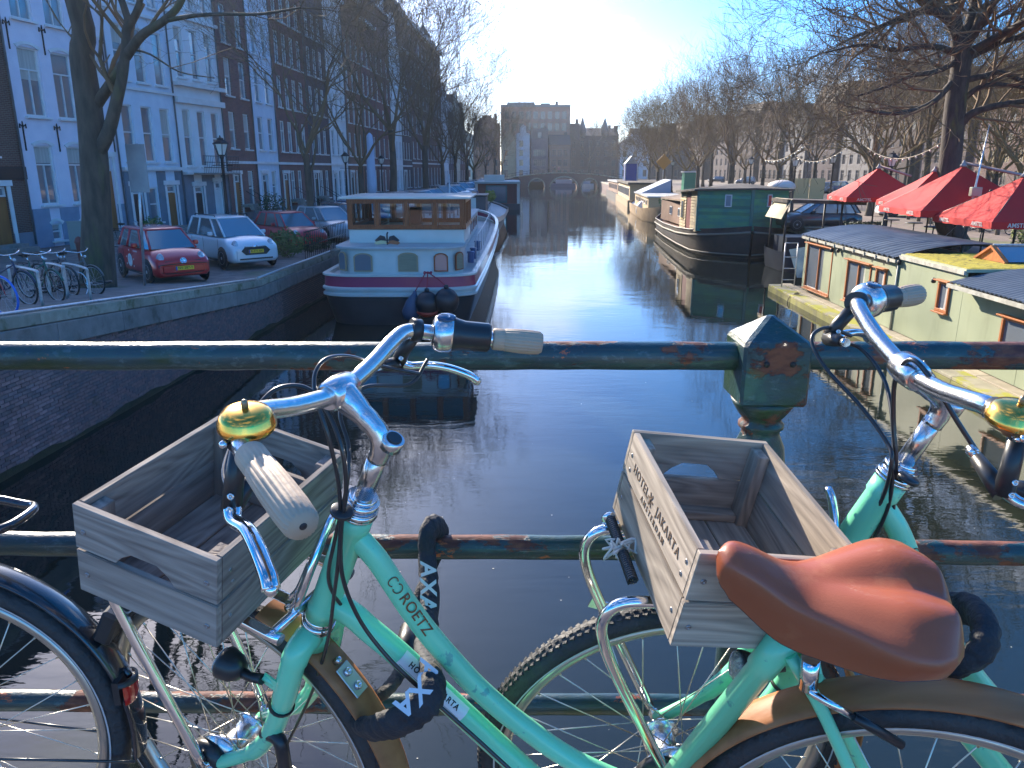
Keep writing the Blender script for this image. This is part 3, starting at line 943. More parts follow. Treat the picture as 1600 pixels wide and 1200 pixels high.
house('white classical canal house with pilasters, moulded cornice and an iron balcony', PA(10.55), angA, 4.4, 14.9, 9,
      [(3.35, 6.3, [(.5, 1.2), (1.85, 2.55), (3.2, 3.9)], 'H'), (7.9, 10.4, [(.5, 1.2), (1.85, 2.55), (3.2, 3.9)], 'H'), (11.4, 13.4, [(.5, 1.2), (1.85, 2.55), (3.2, 3.9)], 'H')],
      plaster_w, base=(2.9, plaster_g), doors=[(2.9, 3.6, 2.5, white_p), (.9, 1.7, 2.3, black_p)], seed=4, cornice=[(3.0, .14, .3), (6.75, .3, .22), (7.55, .2, .35), (10.9, .16, .2), (14.7, .45, .55)])
bal = thing('balcony', 'black iron balcony railing above the basement door of the white classical house', 'balcony', tuple(PA(11.2) + Vector((1, -.2, 0)) * .5 + Vector((0, 0, 4.55))), angA)
_l = bal.location.copy(); bal.location = (0, 0, 0)
MB().box((1.7, 0, .02), (3.6, .9, .08)).build('slab', stone2, bal)
for zz in (.35, .62, .95): MB().tube([(-.05, -.42, zz), (3.45, -.42, zz)], .018, 5).build('rail', iron, bal)
for i in range(22): MB().tube([(-.05 + i * 3.5 / 21, -.42, .05), (-.05 + i * 3.5 / 21, -.42, .95)], .012, 4).build('baluster', iron, bal)
bal.location = _l; bal.rotation_euler = (0, 0, angA)

# ---- row B: brick and pale houses, nearly parallel to the canal
angB = R(90 - 3.2)
dB = Vector((math.sin(R(3.2)), math.cos(R(3.2)), 0))
B0 = Vector((-16.81, 47.3, 0))
rowB = [ # width, height, wall, label, bays, style, roof, floors
    (4.6, 15.2, brick_a, 'narrow red brick house with white sashes beside the white classical house', 2, 'H', 'neck', wood_o),
    (4.2, 15.0, plaster_b, 'narrow pale blue gabled house between two red brick houses', 2, 'H', 'gable', black_p),
    (7.2, 17.2, brick_a, 'wide red brick house with four columns of bright reflecting windows', 4, 'X', 'flat', wood_o),
    (5.6, 18.0, brick_p, 'purple brown brick house with three tall windows per floor on the left quay', 3, 'X', 'mansard', green_p),
    (5.8, 17.5, plaster_w, 'tall white house half hidden behind the pale folded parasol', 3, 'S', 'flat', black_p),
    (6.4, 18.8, brick_o, 'orange brick house with steep dark roof behind the quay trees', 3, 'X', 'mansard', green_p),
    (6.2, 17.4, brick_a, 'red brick house with stepped gable behind the quay trees', 3, 'X', 'gable', black_p),
    (7.4, 19.8, brick_a, 'tallest red brick house whose roof meets the white sky', 3, 'X', 'mansard', green_p),
    (6.6, 17.2, plaster_w, 'pale plastered house between the tall red house and the corner block', 3, 'S', 'neck', wood_o),
    (6.0, 17.6, brick_p, 'dark purple brick house next to the big corner block', 3, 'X', 'gable', green_p)]
s = 0.
for i, (W, H, wm, lab, nb, stl, rf, dm) in enumerate(rowB):
    P = B0 + dB * s
    ww = .95 if nb > 2 else .9
    m0 = .75
    fl = grid_f([(z, z + 2.1) for z in (4.4, 7.4, 10.3)] + ([(13.1, 14.9)] if H > 16 else []), W, nb, m0, ww, stl)
    gfl = [(.9, 3.1, fl[0][2][1:], stl)]
    a, b = fl[0][2][0]
    house(lab, P, angB, W - .04, H, 9, fl + gfl, wm, seed=10 + i, roof=rf, doors=[(a, b, 2.9, dm)], cornice=[(3.6, .16, .12), (H - .12, .3, .4)], base=(.6, plaster_g), roofh=3.6 if rf in ('gable', 'neck', 'mansard') else 3)
    s += W
# big corner building at the end of the row
Pc = B0 + dB * (s + .3)
bc = brickmat('corner_brick', (.20, .095, .08), (.16, .08, .07), (.2, .17, .16))
fl = grid_f([(z, z + 2.2) for z in (4.6, 8.0, 11.4, 14.8, 18.0)], 28, 9, 1.2, 1.2, 'X')
cb_ = house('big brown brick corner building with a small spire, half hidden by bare trees', Pc, angB, 28, 21.6, 14, fl + [(.8, 3.4, fl[0][2], 'X')], bc, seed=40, roof='flat',
      cornice=[(4.0, .2, .15), (21.3, .6, .6)], name='corner_building')
l0 = cb_.location.copy(); r0_ = cb_.rotation_euler.copy(); cb_.location = (0, 0, 0); cb_.rotation_euler = (0, 0, 0)
MB().lathe([(1.1, 21.7), (1.1, 23.2), (1.3, 23.4), (.9, 23.8), (.5, 24.6), (.12, 25.2), (.06, 27.6), (.01, 28)], 8, Matrix.Translation((24.5, 2, 0))).build('spire', lead, cb_)
MB().add([(0, .3, 21.6), (13, .3, 21.6), (13, 14, 21.6), (0, 14, 21.6), (.4, 3, 25.6), (9.5, 3, 25.6), (9.5, 10, 25.6), (.4, 10, 25.6)], [(0, 1, 5, 4), (1, 2, 6, 5), (2, 3, 7, 6), (3, 0, 4, 7), (4, 5, 6, 7)]).build('steep_roof', rooft, cb_)
# shorter end faces toward the canal bend
for zz in (4.6, 8.0, 11.4, 14.8, 18.0):
    for yy_ in (2, 5, 8, 11): add_window(cb_, 0, 0, 1.2, 2.2, 'X').matrix_local = Matrix.Translation((28.03, yy_, zz)) @ Matrix.Rotation(R(90), 4, 'Z')
cb_.location = l0; cb_.rotation_euler = r0_
s += 29
rowC = [(8, 14, plaster_w, 'pale low house beyond the corner building on the left quay', 3, 'X', 'gable'), (8, 13, brick_p, 'dark brick house beyond the corner building', 3, 'X', 'mansard'),
        (9, 14.5, cream_p, 'cream house with lit shop front near the bridge', 3, 'X', 'neck'), (9, 13, brick_b, 'brown house at the left end of the bridge', 3, 'X', 'gable')]
for i, (W, H, wm, lab, nb, stl, rf) in enumerate(rowC):
    P = B0 + dB * s
    fl = grid_f([(z, z + 1.9) for z in (4.2, 7.2, 10.1)], W, nb, 1., 1.3, stl)
    house(lab, P, angB, W - .04, H, 9, fl + [(.8, 3.0, fl[0][2], stl)], wm, seed=50 + i, roof=rf, ev_sill=False)
    s += W

# ---- beyond the far bridge
GF = 'houses beyond the arched bridge'
fl = grid_f([(z, z + 2.3) for z in (4.4, 8.0, 11.6, 15.2, 18.8)], 22.4, 9, 1.2, 1.4, 'X')
house('large brown apartment block with flat roof straight behind the arched bridge', (-3.6, 262, 0), 0, 22.4, 23, 16, fl + [(.8, 3.2, fl[0][2], 'X')], brickmat('far_brick', (.50, .19, .10), (.42, .16, .09)),
      seed=60, roof='flat', ev_sill=False, wmat=far_sash, name='apartment_block', group=GF, cornice=[(22.7, .5, .5), (3.8, .3, .2)])
for lab_, x_, w_, h_ in (('low grey roof house set back on the apartment block', 2, 9, 1.1), ('small grey lift house on the right of the apartment block roof', 13, 3, .8)):
    tag(MB().box((x_ + w_ / 2 - 3.6, 268, 24.7 + h_ / 2), (w_, 5, h_)).build('roof_house', lead), lab_, 'roof house')
fl = grid_f([(z, z + 2.) for z in (4.2, 7.4, 10.6)], 14, 5, 1., 1.2, 'X')
tw = house('dark house with two pointed turrets on its roof right of the apartment block', (22.4, 275, 0), 0, 14, 14.2, 14, fl + [(.8, 3., fl[0][2], 'X')], brick_b, seed=61, roof='pitch', ev_sill=False, wmat=far_sash, name='turreted_house', group=GF, roofh=2.8)
l0 = tw.location.copy(); tw.location = (0, 0, 0)
for x in (1.6, 9.2): MB().lathe([(1.3, 13.5), (1.3, 15.6), (1.5, 15.7), (.03, 20.4)], 8, Matrix.Translation((x, 1, 0))).build('turret', lead, tw)
MB().box((13.3, 4, 16.3), (1.4, 1.4, 2.6)).build('chimney_stack', brick_b, tw)
tw.location = l0
far = [(-30, 258, 9, 15, plaster_w, 'gable'), (-21, 256, 8.6, 13.6, cream_p, 'neck'), (-12.2, 258, 8.4, 16.5, brick_o, 'gable'),
       (36.7, 272, 10, 11.5, plaster_w, 'gable'), (47, 270, 10, 12.5, brick_b, 'gable'), (57.4, 268, 10, 11, brick_p, 'mansard'),
       (18.9, 266, 3.4, 17.5, brick_b, 'flat'), (1.4, 253, 4.2, 13.6, M('greyed_white', (.42, .41, .41), .7, col2=(.34, .33, .33), ns=1), 'neck'), (-3.4, 253.4, 4.6, 11.5, M('far_ochre', (.34, .25, .14), .7, col2=(.28, .20, .11), ns=1), 'gable'), (6.0, 253, 5.4, 12.4, brick_p, 'mansard'), (11.8, 253.4, 6.6, 10.6, brick_o, 'pitch')]
fl_lab = ['pale gabled house left of the apartment block beyond the bridge', 'cream neck gabled house near the left end of the bridge', 'orange brick gabled house touching the apartment block',
          'pale house right of the turreted house', 'brown gabled house behind the blue cabin', 'purple brick house at the far end of the right bank', 'slim brown stair tower between the apartment block and the turreted house', 'narrow greyish white neck gabled house in front of the apartment block', 'small ochre gabled house at the left foot of the apartment block',
          'dark mansard roofed house right of the white neck gabled house', 'low orange brick house at the right foot of the apartment block']
for i, (x, y, W, H, wm, rf) in enumerate(far):
    nb = 3 if W > 5 else 1
    fl = grid_f([(z, z + 1.9) for z in (4.2, 7.2, 10.) if z + 2.4 < H], W, nb, .9, 1.2, 'X')
    house(fl_lab[i], (x, y, 0), 0, W - .05, H, 10, fl + [(.8, 3.0, fl[0][2], 'X')], wm, seed=70 + i, roof=rf, ev_sill=False, group=GF, wmat=far_sash)

# ---- right side of the square, seen through the trees
GRH = 'houses along the right side of the square'
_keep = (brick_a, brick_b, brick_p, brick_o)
brick_a = brickmat('dark_red_brick', (.12, .05, .042), (.09, .042, .036)); brick_b = brickmat('dark_brown_brick', (.07, .047, .042), (.055, .04, .036), (.09, .08, .075))  # darker copies of the wall bricks, for this side of the square only
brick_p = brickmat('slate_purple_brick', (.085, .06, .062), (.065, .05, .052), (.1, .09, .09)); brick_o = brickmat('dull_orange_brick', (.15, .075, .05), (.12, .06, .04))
rr = [(47, 318, 14, 15, brick_b, 'gable', 'dark gabled house closing the far end of the square'), (50, 300, 14, 13, brick_p, 'mansard', 'purple brick house near the far end of the square'), (53, 282, 14, 15, brick_b, 'gable', 'brown house above the end of the row of moored boats'),
      (55, 264, 14, 14, brick_o, 'mansard', 'orange brick house above the blue cabin'), (57, 246, 14, 15.5, brick_b, 'gable', 'dark brown gabled house above the green kiosk'), (60, 228, 14, 14, brick_p, 'gable', 'purple gabled house between the kiosk and the lanterns'), (62, 210, 14, 16, brick_b, 'mansard', 'dark house with mansard roof left of the lanterns'),
      (64, 196, 11, 15, brick_b, 'gable', 'dark gabled house far behind the trees on the right'), (66, 184, 11, 13.5, stucco_g, 'gable', 'grey gabled house behind the street lamps on the right'), (68, 172, 12, 17, brick_p, 'mansard', 'purple brick house with mansard roof behind the trees'),
      (70, 159, 12, 15, stucco_g, 'neck', 'grey house behind the dense trees on the right'), (72, 146, 12, 18, brick_b, 'gable', 'tall brown gabled house right of the green houseboat roof'), (74, 133, 12, 16, brick_p, 'gable', 'purple gabled house behind the string of lights'),
      (76, 120, 12, 15, brick_a, 'mansard', 'red brick house behind the first parasol'), (78, 107, 12, 17, brick_b, 'gable', 'brown gabled house behind the second parasol'), (80, 94, 12, 15.5, stucco_g, 'neck', 'grey house behind the big elm'),
      (76, 80, 13, 24, brick_b, 'mansard', 'tall brown house with long grey roof rising behind the big elm'), (76, 66, 13, 25, brick_p, 'mansard', 'tall dark roofed house at the upper right edge'), (76, 52, 13, 20, brick_b, 'mansard', 'brown house at the far right edge')]
for i, (x, y, W, H, wm, rf, lab) in enumerate(rr):
    nb = 4
    fl = grid_f([(z, z + 1.9) for z in (4.2, 7.2, 10.2, 13.4, 16.6) if z + 2.6 < H], W, nb, .9, 1.25, 'X')
    P0 = Vector((x, y + W, 0))
    house(lab, P0, R(-90 + 6), W - .05, H, 11, fl + [(.8, 3.0, fl[0][2], 'X')], wm, seed=90 + i, roof=rf, ev_sill=False, group=GRH, wmat=far_sash, name='town_house', roofh=4)

brick_a, brick_b, brick_p, brick_o = _keep
# ================================================================== THE FAR BRIDGE
br = thing('arched_bridge', 'low brick bridge with three stone rimmed arches closing the canal', 'bridge', (14, 213, 0))
bb = brickmat('bridge_brick', (.16, .075, .06), (.12, .06, .05), (.16, .14, .13))
def deckz(x): return 3.75 - .0085 * (x - 13.8) ** 2 * .75
arches = [(6.6, 2.2, 2.3), (13.9, 3.7, 2.75), (20.8, 2.2, 2.3)]   # centre x, half span, rise
xs_ = sorted(set([-4 + i * .5 for i in range(73)]))
def under(x):
    z = 0.
    for c, h, rise in arches:
        if abs(x - c) < h: z = max(z, rise * math.sqrt(1 - ((x - c) / h) ** 2))
    return z
xs_ = [-4 + i * .1 for i in range(361)]
for y_, nm in ((212.98, 'front_wall'), (219, 'back_wall')):
    mb = MB()
    for a, b in zip(xs_[:-1], xs_[1:]):
        mb.quad((a, y_, max(under(a), -.3) if under(a) else -.3), (b, y_, under(b) if under(b) else -.3), (b, y_, deckz(b) + .1), (a, y_, deckz(a) + .1))
    mb.build(nm, bb, br)
for c, h, rise in arches:
    P = [(c + h * math.cos(PI * i / 20), rise * math.sin(PI * i / 20)) for i in range(21)]
    mb = MB()
    for (a, b), (c_, d) in zip(P[:-1], P[1:]): mb.quad((a, 212.98, b), (a, 219, b), (c_, 219, d), (c_, 212.98, d))
    mb.build('vault', bb, br)
    MB().tube([(p[0], 212.9, p[1] + .12) for p in P], .2, 6).build('stone_rim', stone1, br)
mb = MB(); mb.grid([[(x, y, deckz(x) + .1) for y in (212.6, 219.3)] for x in xs_[::10]], smooth=False)
mb.build('deck', pave_l, br)
mb = MB()
for a, b in zip(xs_[:-10:10], xs_[10::10]): mb.tube([(a, 212.8, deckz(a) + .12), (b, 212.8, deckz(b) + .12)], .17, 6)
mb.build('coping', stone1, br)
for k, zz in enumerate((.6, 1.15)):
    MB().tube([(x, 212.85, deckz(x) + zz) for x in xs_[::10]], .05, 5).build('rail', iron, br)
for x in xs_[::20]: MB().tube([(x, 212.85, deckz(x) + .1), (x, 212.85, deckz(x) + 1.2)], .06, 5).build('post', iron, br)
# ================================================================== CARS
rubber = M('rubber', (.018, .018, .019), .75, col2=(.03, .03, .03), ns=30)
chrome = M('chrome', (.78, .79, .80), .13, 1., col2=(.70, .71, .73), ns=5)
alloy = M('alloy', (.45, .46, .47), .35, .8)
plate_y = M('plate_yellow', (.80, .50, .02), .5)
plate_b = M('plate_blue', (.02, .05, .35), .5)
ink = M('black_ink', (.015, .015, .015), .6)
lampg = M('headlight_glass', (.55, .58, .62), .12, .2, coat=1, col2=(.25, .27, .3), ns=9)
trimb = M('black_trim', (.02, .02, .022), .55)
cglass = M('car_glass', (.16, .24, .28), .06, .55, spec=1.0)
def paint(name, c): return M('car_paint_' + name, c, .28, .15, coat=.8, spec=.6)

def car(name, label, L, W, H, mat, hood=.95, cowl=.62, shoulder=.60, tail=.25, group=None, snub=1.0, detail=0, plate='', cat='car'):
    """x forward, ground at z=0. Body lofted from cross sections, greenhouse with separate glass, pillars, roof."""
    root = thing(name, label, cat, (0, 0, 0), 0, group)
    h = L / 2; w = W / 2; wr = .31 if H < 1.7 else .33
    xf, xr_ = h - .68 * snub, -h + .62
    sh = H * shoulder                                  # belt line height
    st = [(-h, .42, sh - .22, .80), (-h + .04, .30, sh - .10, .90), (-h + .35, .22, sh - .01, .975), (-h + .95, .2, sh + .01, 1.), (0, .2, sh, 1.),
          (h - hood - .15, .2, sh - .005, 1.), (h - hood, .2, sh - .01, 1.), (h - hood * .62, .18, sh - .055, 1.), (h - .36, .17, sh - .12, .992), (h - .17, .17, sh - .19, .97), (h - .06, .19, sh - .27, .92), (h, .24, sh - .36, .84)]
    rows = []
    for x, zb, zt_, f in st:
        ww = w * f
        rows.append([(x, -ww * .86, zb), (x, -ww, zb + .10), (x, -ww * 1.0, (zb + zt_) / 2 - .02), (x, -ww * .985, zt_ - .12), (x, -ww * .93, zt_ - .035), (x, -ww * .80, zt_), (x, -ww * .4, zt_ + .03), (x, 0, zt_ + .04),
                     (x, ww * .4, zt_ + .03), (x, ww * .80, zt_), (x, ww * .93, zt_ - .035), (x, ww * .985, zt_ - .12), (x, ww * 1.0, (zb + zt_) / 2 - .02), (x, ww, zb + .10), (x, ww * .86, zb)])
    mb = MB(); mb.grid(rows, True, close_v=True)
    n = len(rows[0])
    mb.add(rows[0], [tuple(range(n))]); mb.add(rows[-1], [tuple(reversed(range(n)))])
    mb.build('body', mat, root, fix=True)
    for s_ in (-1, 1):     # door gaps, handle and sill strip
        g_ = MB()
        for xx in (h - hood - .12, -.12, -h + .95): g_.box((xx, s_ * (w + .0005), (sh + .24) / 2), (.009, .006, sh - .34))
        g_.box(((h - hood - h + .95) / 2 + .0, s_ * (w - .004), .235), (L * .42, .03, .05)).build('door_gaps', trimb, root)
        MB().box((.02, s_ * (w + .012), sh - .17), (.16, .02, .028)).build('door_handle', mat, root, bevel=.006)
    # greenhouse
    bx0, bx1 = -h + .12, h - hood + .1
    tx0, tx1 = -h + tail + .28, h - hood - cowl
    zb = sh + .01; zt_ = H - .05
    B = [(bx1, -w * .80), (bx1 - .45, -w * .925), (bx0 + .3, -w * .925), (bx0, -w * .8)]
    Tt = [(tx1, -w * .62), (tx1 - .3, -w * .74), (tx0 + .25, -w * .74), (tx0, -w * .62)]
    ring = lambda P, z: [(x, y, z) for x, y in P] + [(x, -y, z) for x, y in reversed(P)]
    rb, rt = ring(B, zb), ring(Tt, zt_)
    mg = MB()
    for i in range(8): mg.add([rb[i], rb[(i + 1) % 8], rt[(i + 1) % 8], rt[i]], [(0, 1, 2, 3)])
    mg.build('glass', cglass, root, fix=False)
    wp = MB()
    for y0_ in (-.42, .12): wp.tube([(bx1 - .05, w * y0_, zb + .03), (bx1 - .22, w * (y0_ + .42), zb + .10)], .009, 4)
    wp.build('wipers', trimb, root)
    mr = MB()
    rt2 = [(x * .93 + (tx0 + tx1) * .035, y * .8, H - .005) for x, y, z in rt]
    mr.add(rt + rt2, [(i, (i + 1) % 8, 8 + (i + 1) % 8, 8 + i) for i in range(8)] + [tuple(range(8, 16))], smooth=True)
    for i in (0, 1, 2, 3, 4, 5, 6, 7):
        if i in (1, 6, 2, 5, 0, 7, 3, 4):
            a, b = Vector(rb[i]), Vector(rt[i]); mr.tube([a, b], .035 if i in (0, 7, 1, 6) else .045, 4)
    mr.tube([Vector(rt[i]) for i in range(8)] + [Vector(rt[0])], .03, 5)
    xm = (tx0 + tx1) / 2 - .05
    for s_ in (-1, 1): mr.tube([(xm, s_ * w * .93, zb), (xm - .03, s_ * w * .745, zt_)], .04, 4)
    mr.build('roof', mat, root)
    for x in (xf, xr_):
        for s_ in (-1, 1):
            MB().lathe([(wr + .07, -.01), (wr + .07, .005)], 20, Matrix.Translation((x, s_ * (w - .005), wr)) @ Matrix.Rotation(R(-90 * s_), 4, 'X')).build('wheel_arch', trimb, root)
            X = Matrix.Translation((x, s_ * (w - .1), wr)) @ Matrix.Rotation(R(-90 * s_), 4, 'X')
            wl = MB().lathe([(wr * .6, 0), (wr * .97, 0), (wr, .03), (wr, .10), (wr * .96, .125), (wr * .66, .125)], 20, X).build('wheel', rubber, root)
            r_ = MB()
            r_.lathe([(wr * .66, .10), (wr * .68, .128), (wr * .6, .12), (wr * .55, .10)], 20, X)
            for k in range(5):
                a = k * 2 * PI / 5
                r_.box((wr * .34 * math.cos(a), wr * .34 * math.sin(a), .112), (wr * .62, .07, .02), rz=a, X=X)
            r_.lathe([(.06, .1), (.05, .13), (.01, .132)], 8, X)
            r_.build('rim', alloy, wl)
    for s_ in (-1, 1):
        hl = MB()
        X = aim((h - .135, s_ * w * .74, sh - .285), (1, s_ * .5, .35))
        hl.lathe([(.15, -.07), (.155, 0), (.125, .03), (.02, .05)], 14, X @ Matrix.Diagonal((.75, 1.5, 1, 1)))
        hl.build('headlight', lampg, root)
        MB().box((bx1 - .62, s_ * (w + .07), sh + .10), (.11, .17, .13)).tube([(bx1 - .6, s_ * (w - .03), sh + .06), (bx1 - .6, s_ * (w + .04), sh + .08)], .02, 5).build('door_mirror', mat, root, fix=True, bevel=.03)
    return root, dict(h=h, w=w, sh=sh, bx1=bx1)

def fin(root, loc, rz):
    root.location = loc; root.rotation_euler = (0, 0, rz)
    return root
def front_X(x, z, tilt=0):
    """frame on a car's nose: local x to the car's left as seen from in front, y up, z outwards"""
    return Matrix.Translation((x, 0, z)) @ Matrix.Rotation(R(90), 4, 'Z') @ Matrix.Rotation(R(90 - tilt), 4, 'X')

def plate(root, x, z, s):
    MB().box((x, 0, z), (.015, .52, .11)).build('number_plate', plate_y, root, bevel=.002)
    MB().box((x + .003, -.235, z), (.015, .045, .108)).build('plate_band', plate_b, root)
    text('plate_lettering', s, .098, front_X(x + .0085, z) @ Matrix.Translation((.02, 0, 0)), ink, root, .001, 1.05, .001)

HDG = R(-47)      # nose-in parking, front toward the quay edge
red = paint('red', (.52, .012, .018)); wht = paint('white', (.62, .66, .70))
c1, q = car('parked_car', 'bright red hatchback with white ring sticker on its door, parked beside the elm', 3.54, 1.64, 1.49, red, hood=.78, cowl=.55, shoulder=.62, tail=.05, snub=.92, group='cars parked on the left quay')
h = q['h']; w = q['w']; sh = q['sh']
MB().box((h - .035, 0, sh - .30), (.02, 1.02, .022)).build('grille_slot', trimb, c1)
X = front_X(h - .02, sh - .295, 12)
MB().lathe([(.088, -.01), (.092, .012), (.085, .016), (.078, .012), (.076, .004)], 24, X).build('badge_ring', chrome, c1)
lg = MB()
def stroke(mb, pts, wd, X, d=.012):
    for (a, b), (c_, d_) in zip(pts[:-1], pts[1:]):
        L_ = math.hypot(c_ - a, d_ - b); an = math.atan2(d_ - b, c_ - a)
        mb.box((0, 0, 0), (L_ + wd * .5, wd, d), X=X @ Matrix.Translation(((a + c_) / 2, (b + d_) / 2, .008)) @ Matrix.Rotation(an, 4, 'Z'))
stroke(lg, [(-.032, .07), (0, .008), (.032, .07)], .014, X)
stroke(lg, [(-.066, .036), (-.034, -.062), (0, -.006), (.034, -.062), (.066, .036)], .014, X)
lg.build('badge_letters', chrome, c1)
MB().tube([(h - .02, -.70, .52), (h + .012, -.66, .54), (h + .03, 0, .555), (h + .012, .66, .54), (h - .02, .70, .52), (h - .01, .64, .33), (h + .02, .5, .29), (h + .025, 0, .28), (h + .02, -.5, .29), (h - .01, -.64, .33), (h - .02, -.70, .52)], .013, 5).build('bumper_line', trimb, c1)
MB().box((h + .005, 0, .40), (.05, 1.2, .2)).build('bumper', red, c1, fix=True, bevel=.02)
plate(c1, h + .045, .43, 'NV-287-T')
for s_ in (-1, 1):
    X = Matrix.Translation((-.25, s_ * (w + .006), .55)) @ Matrix.Rotation(R(-90 * s_), 4, 'X')
    MB().lathe([(.10, -.004), (.10, .006), (.19, .006), (.19, -.004)], 28, X).build('ring_sticker', white_p, c1)
    st_ = MB()
    for dx, dz in ((-.3, .1), (-.3, -.16), (.3, -.2), (.32, .05), (-.02, .36)):
        st_.lathe([(.028, -.003), (.028, .005)], 10, Matrix.Translation((-.25 + dx, s_ * (w + .006), .55 + dz * .8)) @ Matrix.Rotation(R(-90 * s_), 4, 'X'))
    st_.build('dot_stickers', white_p, c1)
    MB().box((.25, s_ * (w + .003), .84), (.34, .008, .045)).build('door_lettering', M('pale_lettering', (.6, .4, .42), .6), c1)
fin(c1, (-10.65, 23.55, 1.64), HDG)

c2, q = car('parked_car', 'small white minivan with dark six sided grille and roof rails, beside the first hatchback', 4.07, 1.75, 1.60, wht, hood=.82, cowl=.80, shoulder=.61, tail=.1, group='cars parked on the left quay')
h = q['h']; w = q['w']; sh = q['sh']
for sx_, z_, mt_, dx in ((1., .50, trimb, .02),):
    p = [(-.50, 0), (-.36, .13), (.36, .13), (.50, 0), (.36, -.13), (-.36, -.13)]
    MB().prism([(a, b) for a, b in p], -.03, .03, X=Matrix.Translation((h + .0, 0, .56)) @ Matrix.Rotation(R(90), 4, 'Z')).build('grille', trimb, c2)
MB().box((h + .0, 0, .30), (.05, 1.15, .05)).build('lower_grille', trimb, c2)
MB().box((h - .015, 0, .42), (.06, 1.34, .36)).build('bumper', wht, c2, fix=True, bevel=.025)
MB().box((h - .06, 0, sh - .285), (.05, .74, .03)).build('grille_slot', trimb, c2)
MB().lathe([(.06, 0), (.06, .012), (.01, .016)], 20, front_X(h - .045, sh - .27, 20) @ Matrix.Diagonal((1.5, .75, 1, 1))).build('badge', chrome, c2)
plate(c2, h + .035, .545, 'R-771-BX')
for s_ in (-1, 1): MB().tube([(.35, s_ * w * .66, 1.60), (.3, s_ * w * .66, 1.655), (-1.3, s_ * w * .66, 1.655), (-1.36, s_ * w * .66, 1.6)], .018, 6).build('roof_rail', trimb, c2)
fin(c2, (-9.9, 27.3, 1.64), HDG)

proto_red, _ = car('parked_car', 'second red hatchback in the row, its nose over the black quay railing', 3.9, 1.7, 1.45, red, group='cars parked on the left quay')
fin(proto_red, (-9.6, 33.6, 1.62), HDG)
cols = {'grey': (.20, .21, .23), 'dark': (.02, .022, .028), 'silver': (.42, .44, .46), 'blue': (.03, .08, .20), 'white': (.62, .64, .66), 'teal': (.03, .11, .13), 'green': (.02, .07, .05), 'tan': (.25, .22, .18)}
protos = {}
for k, c in cols.items():
    protos[k] = car('parked_car', '', 4.2, 1.76, 1.5 if k not in ('tan', 'grey') else 1.68, paint(k, c), hood=1.0, cowl=.75, shoulder=.6, tail=.2, group='cars parked on the left quay')[0]
seq = ['silver', 'dark', 'blue', 'tan', 'teal', 'grey', 'white', 'dark', 'silver', 'blue', 'green', 'grey', 'white', 'dark', 'teal', 'silver', 'grey', 'blue', 'dark', 'white', 'tan', 'silver', 'dark', 'teal', 'grey', 'blue', 'white', 'silver', 'dark', 'grey', 'teal', 'white']
words = {'tan': 'tan', 'silver': 'silver', 'dark': 'black', 'blue': 'dark blue', 'teal': 'teal', 'grey': 'tall grey', 'white': 'white', 'green': 'dark green'}
ordn = ['first', 'second', 'third', 'fourth', 'fifth', 'sixth']
usedc = {}
for i, k in enumerate(seq):
    y = 37.2 + i * 3.55
    n_ = usedc.get(k, 0); usedc[k] = n_ + 1
    o = protos[k] if n_ == 0 else copy_tree(protos[k])
    o.location = (xl(y) - 1.75 + rng.uniform(-.15, .15), y, 1.62)
    o.rotation_euler = (0, 0, HDG + rng.uniform(-.04, .04))
    o['label'] = '%s %s car from the camera in the long row parked on the left quay' % (ordn[n_], words[k])

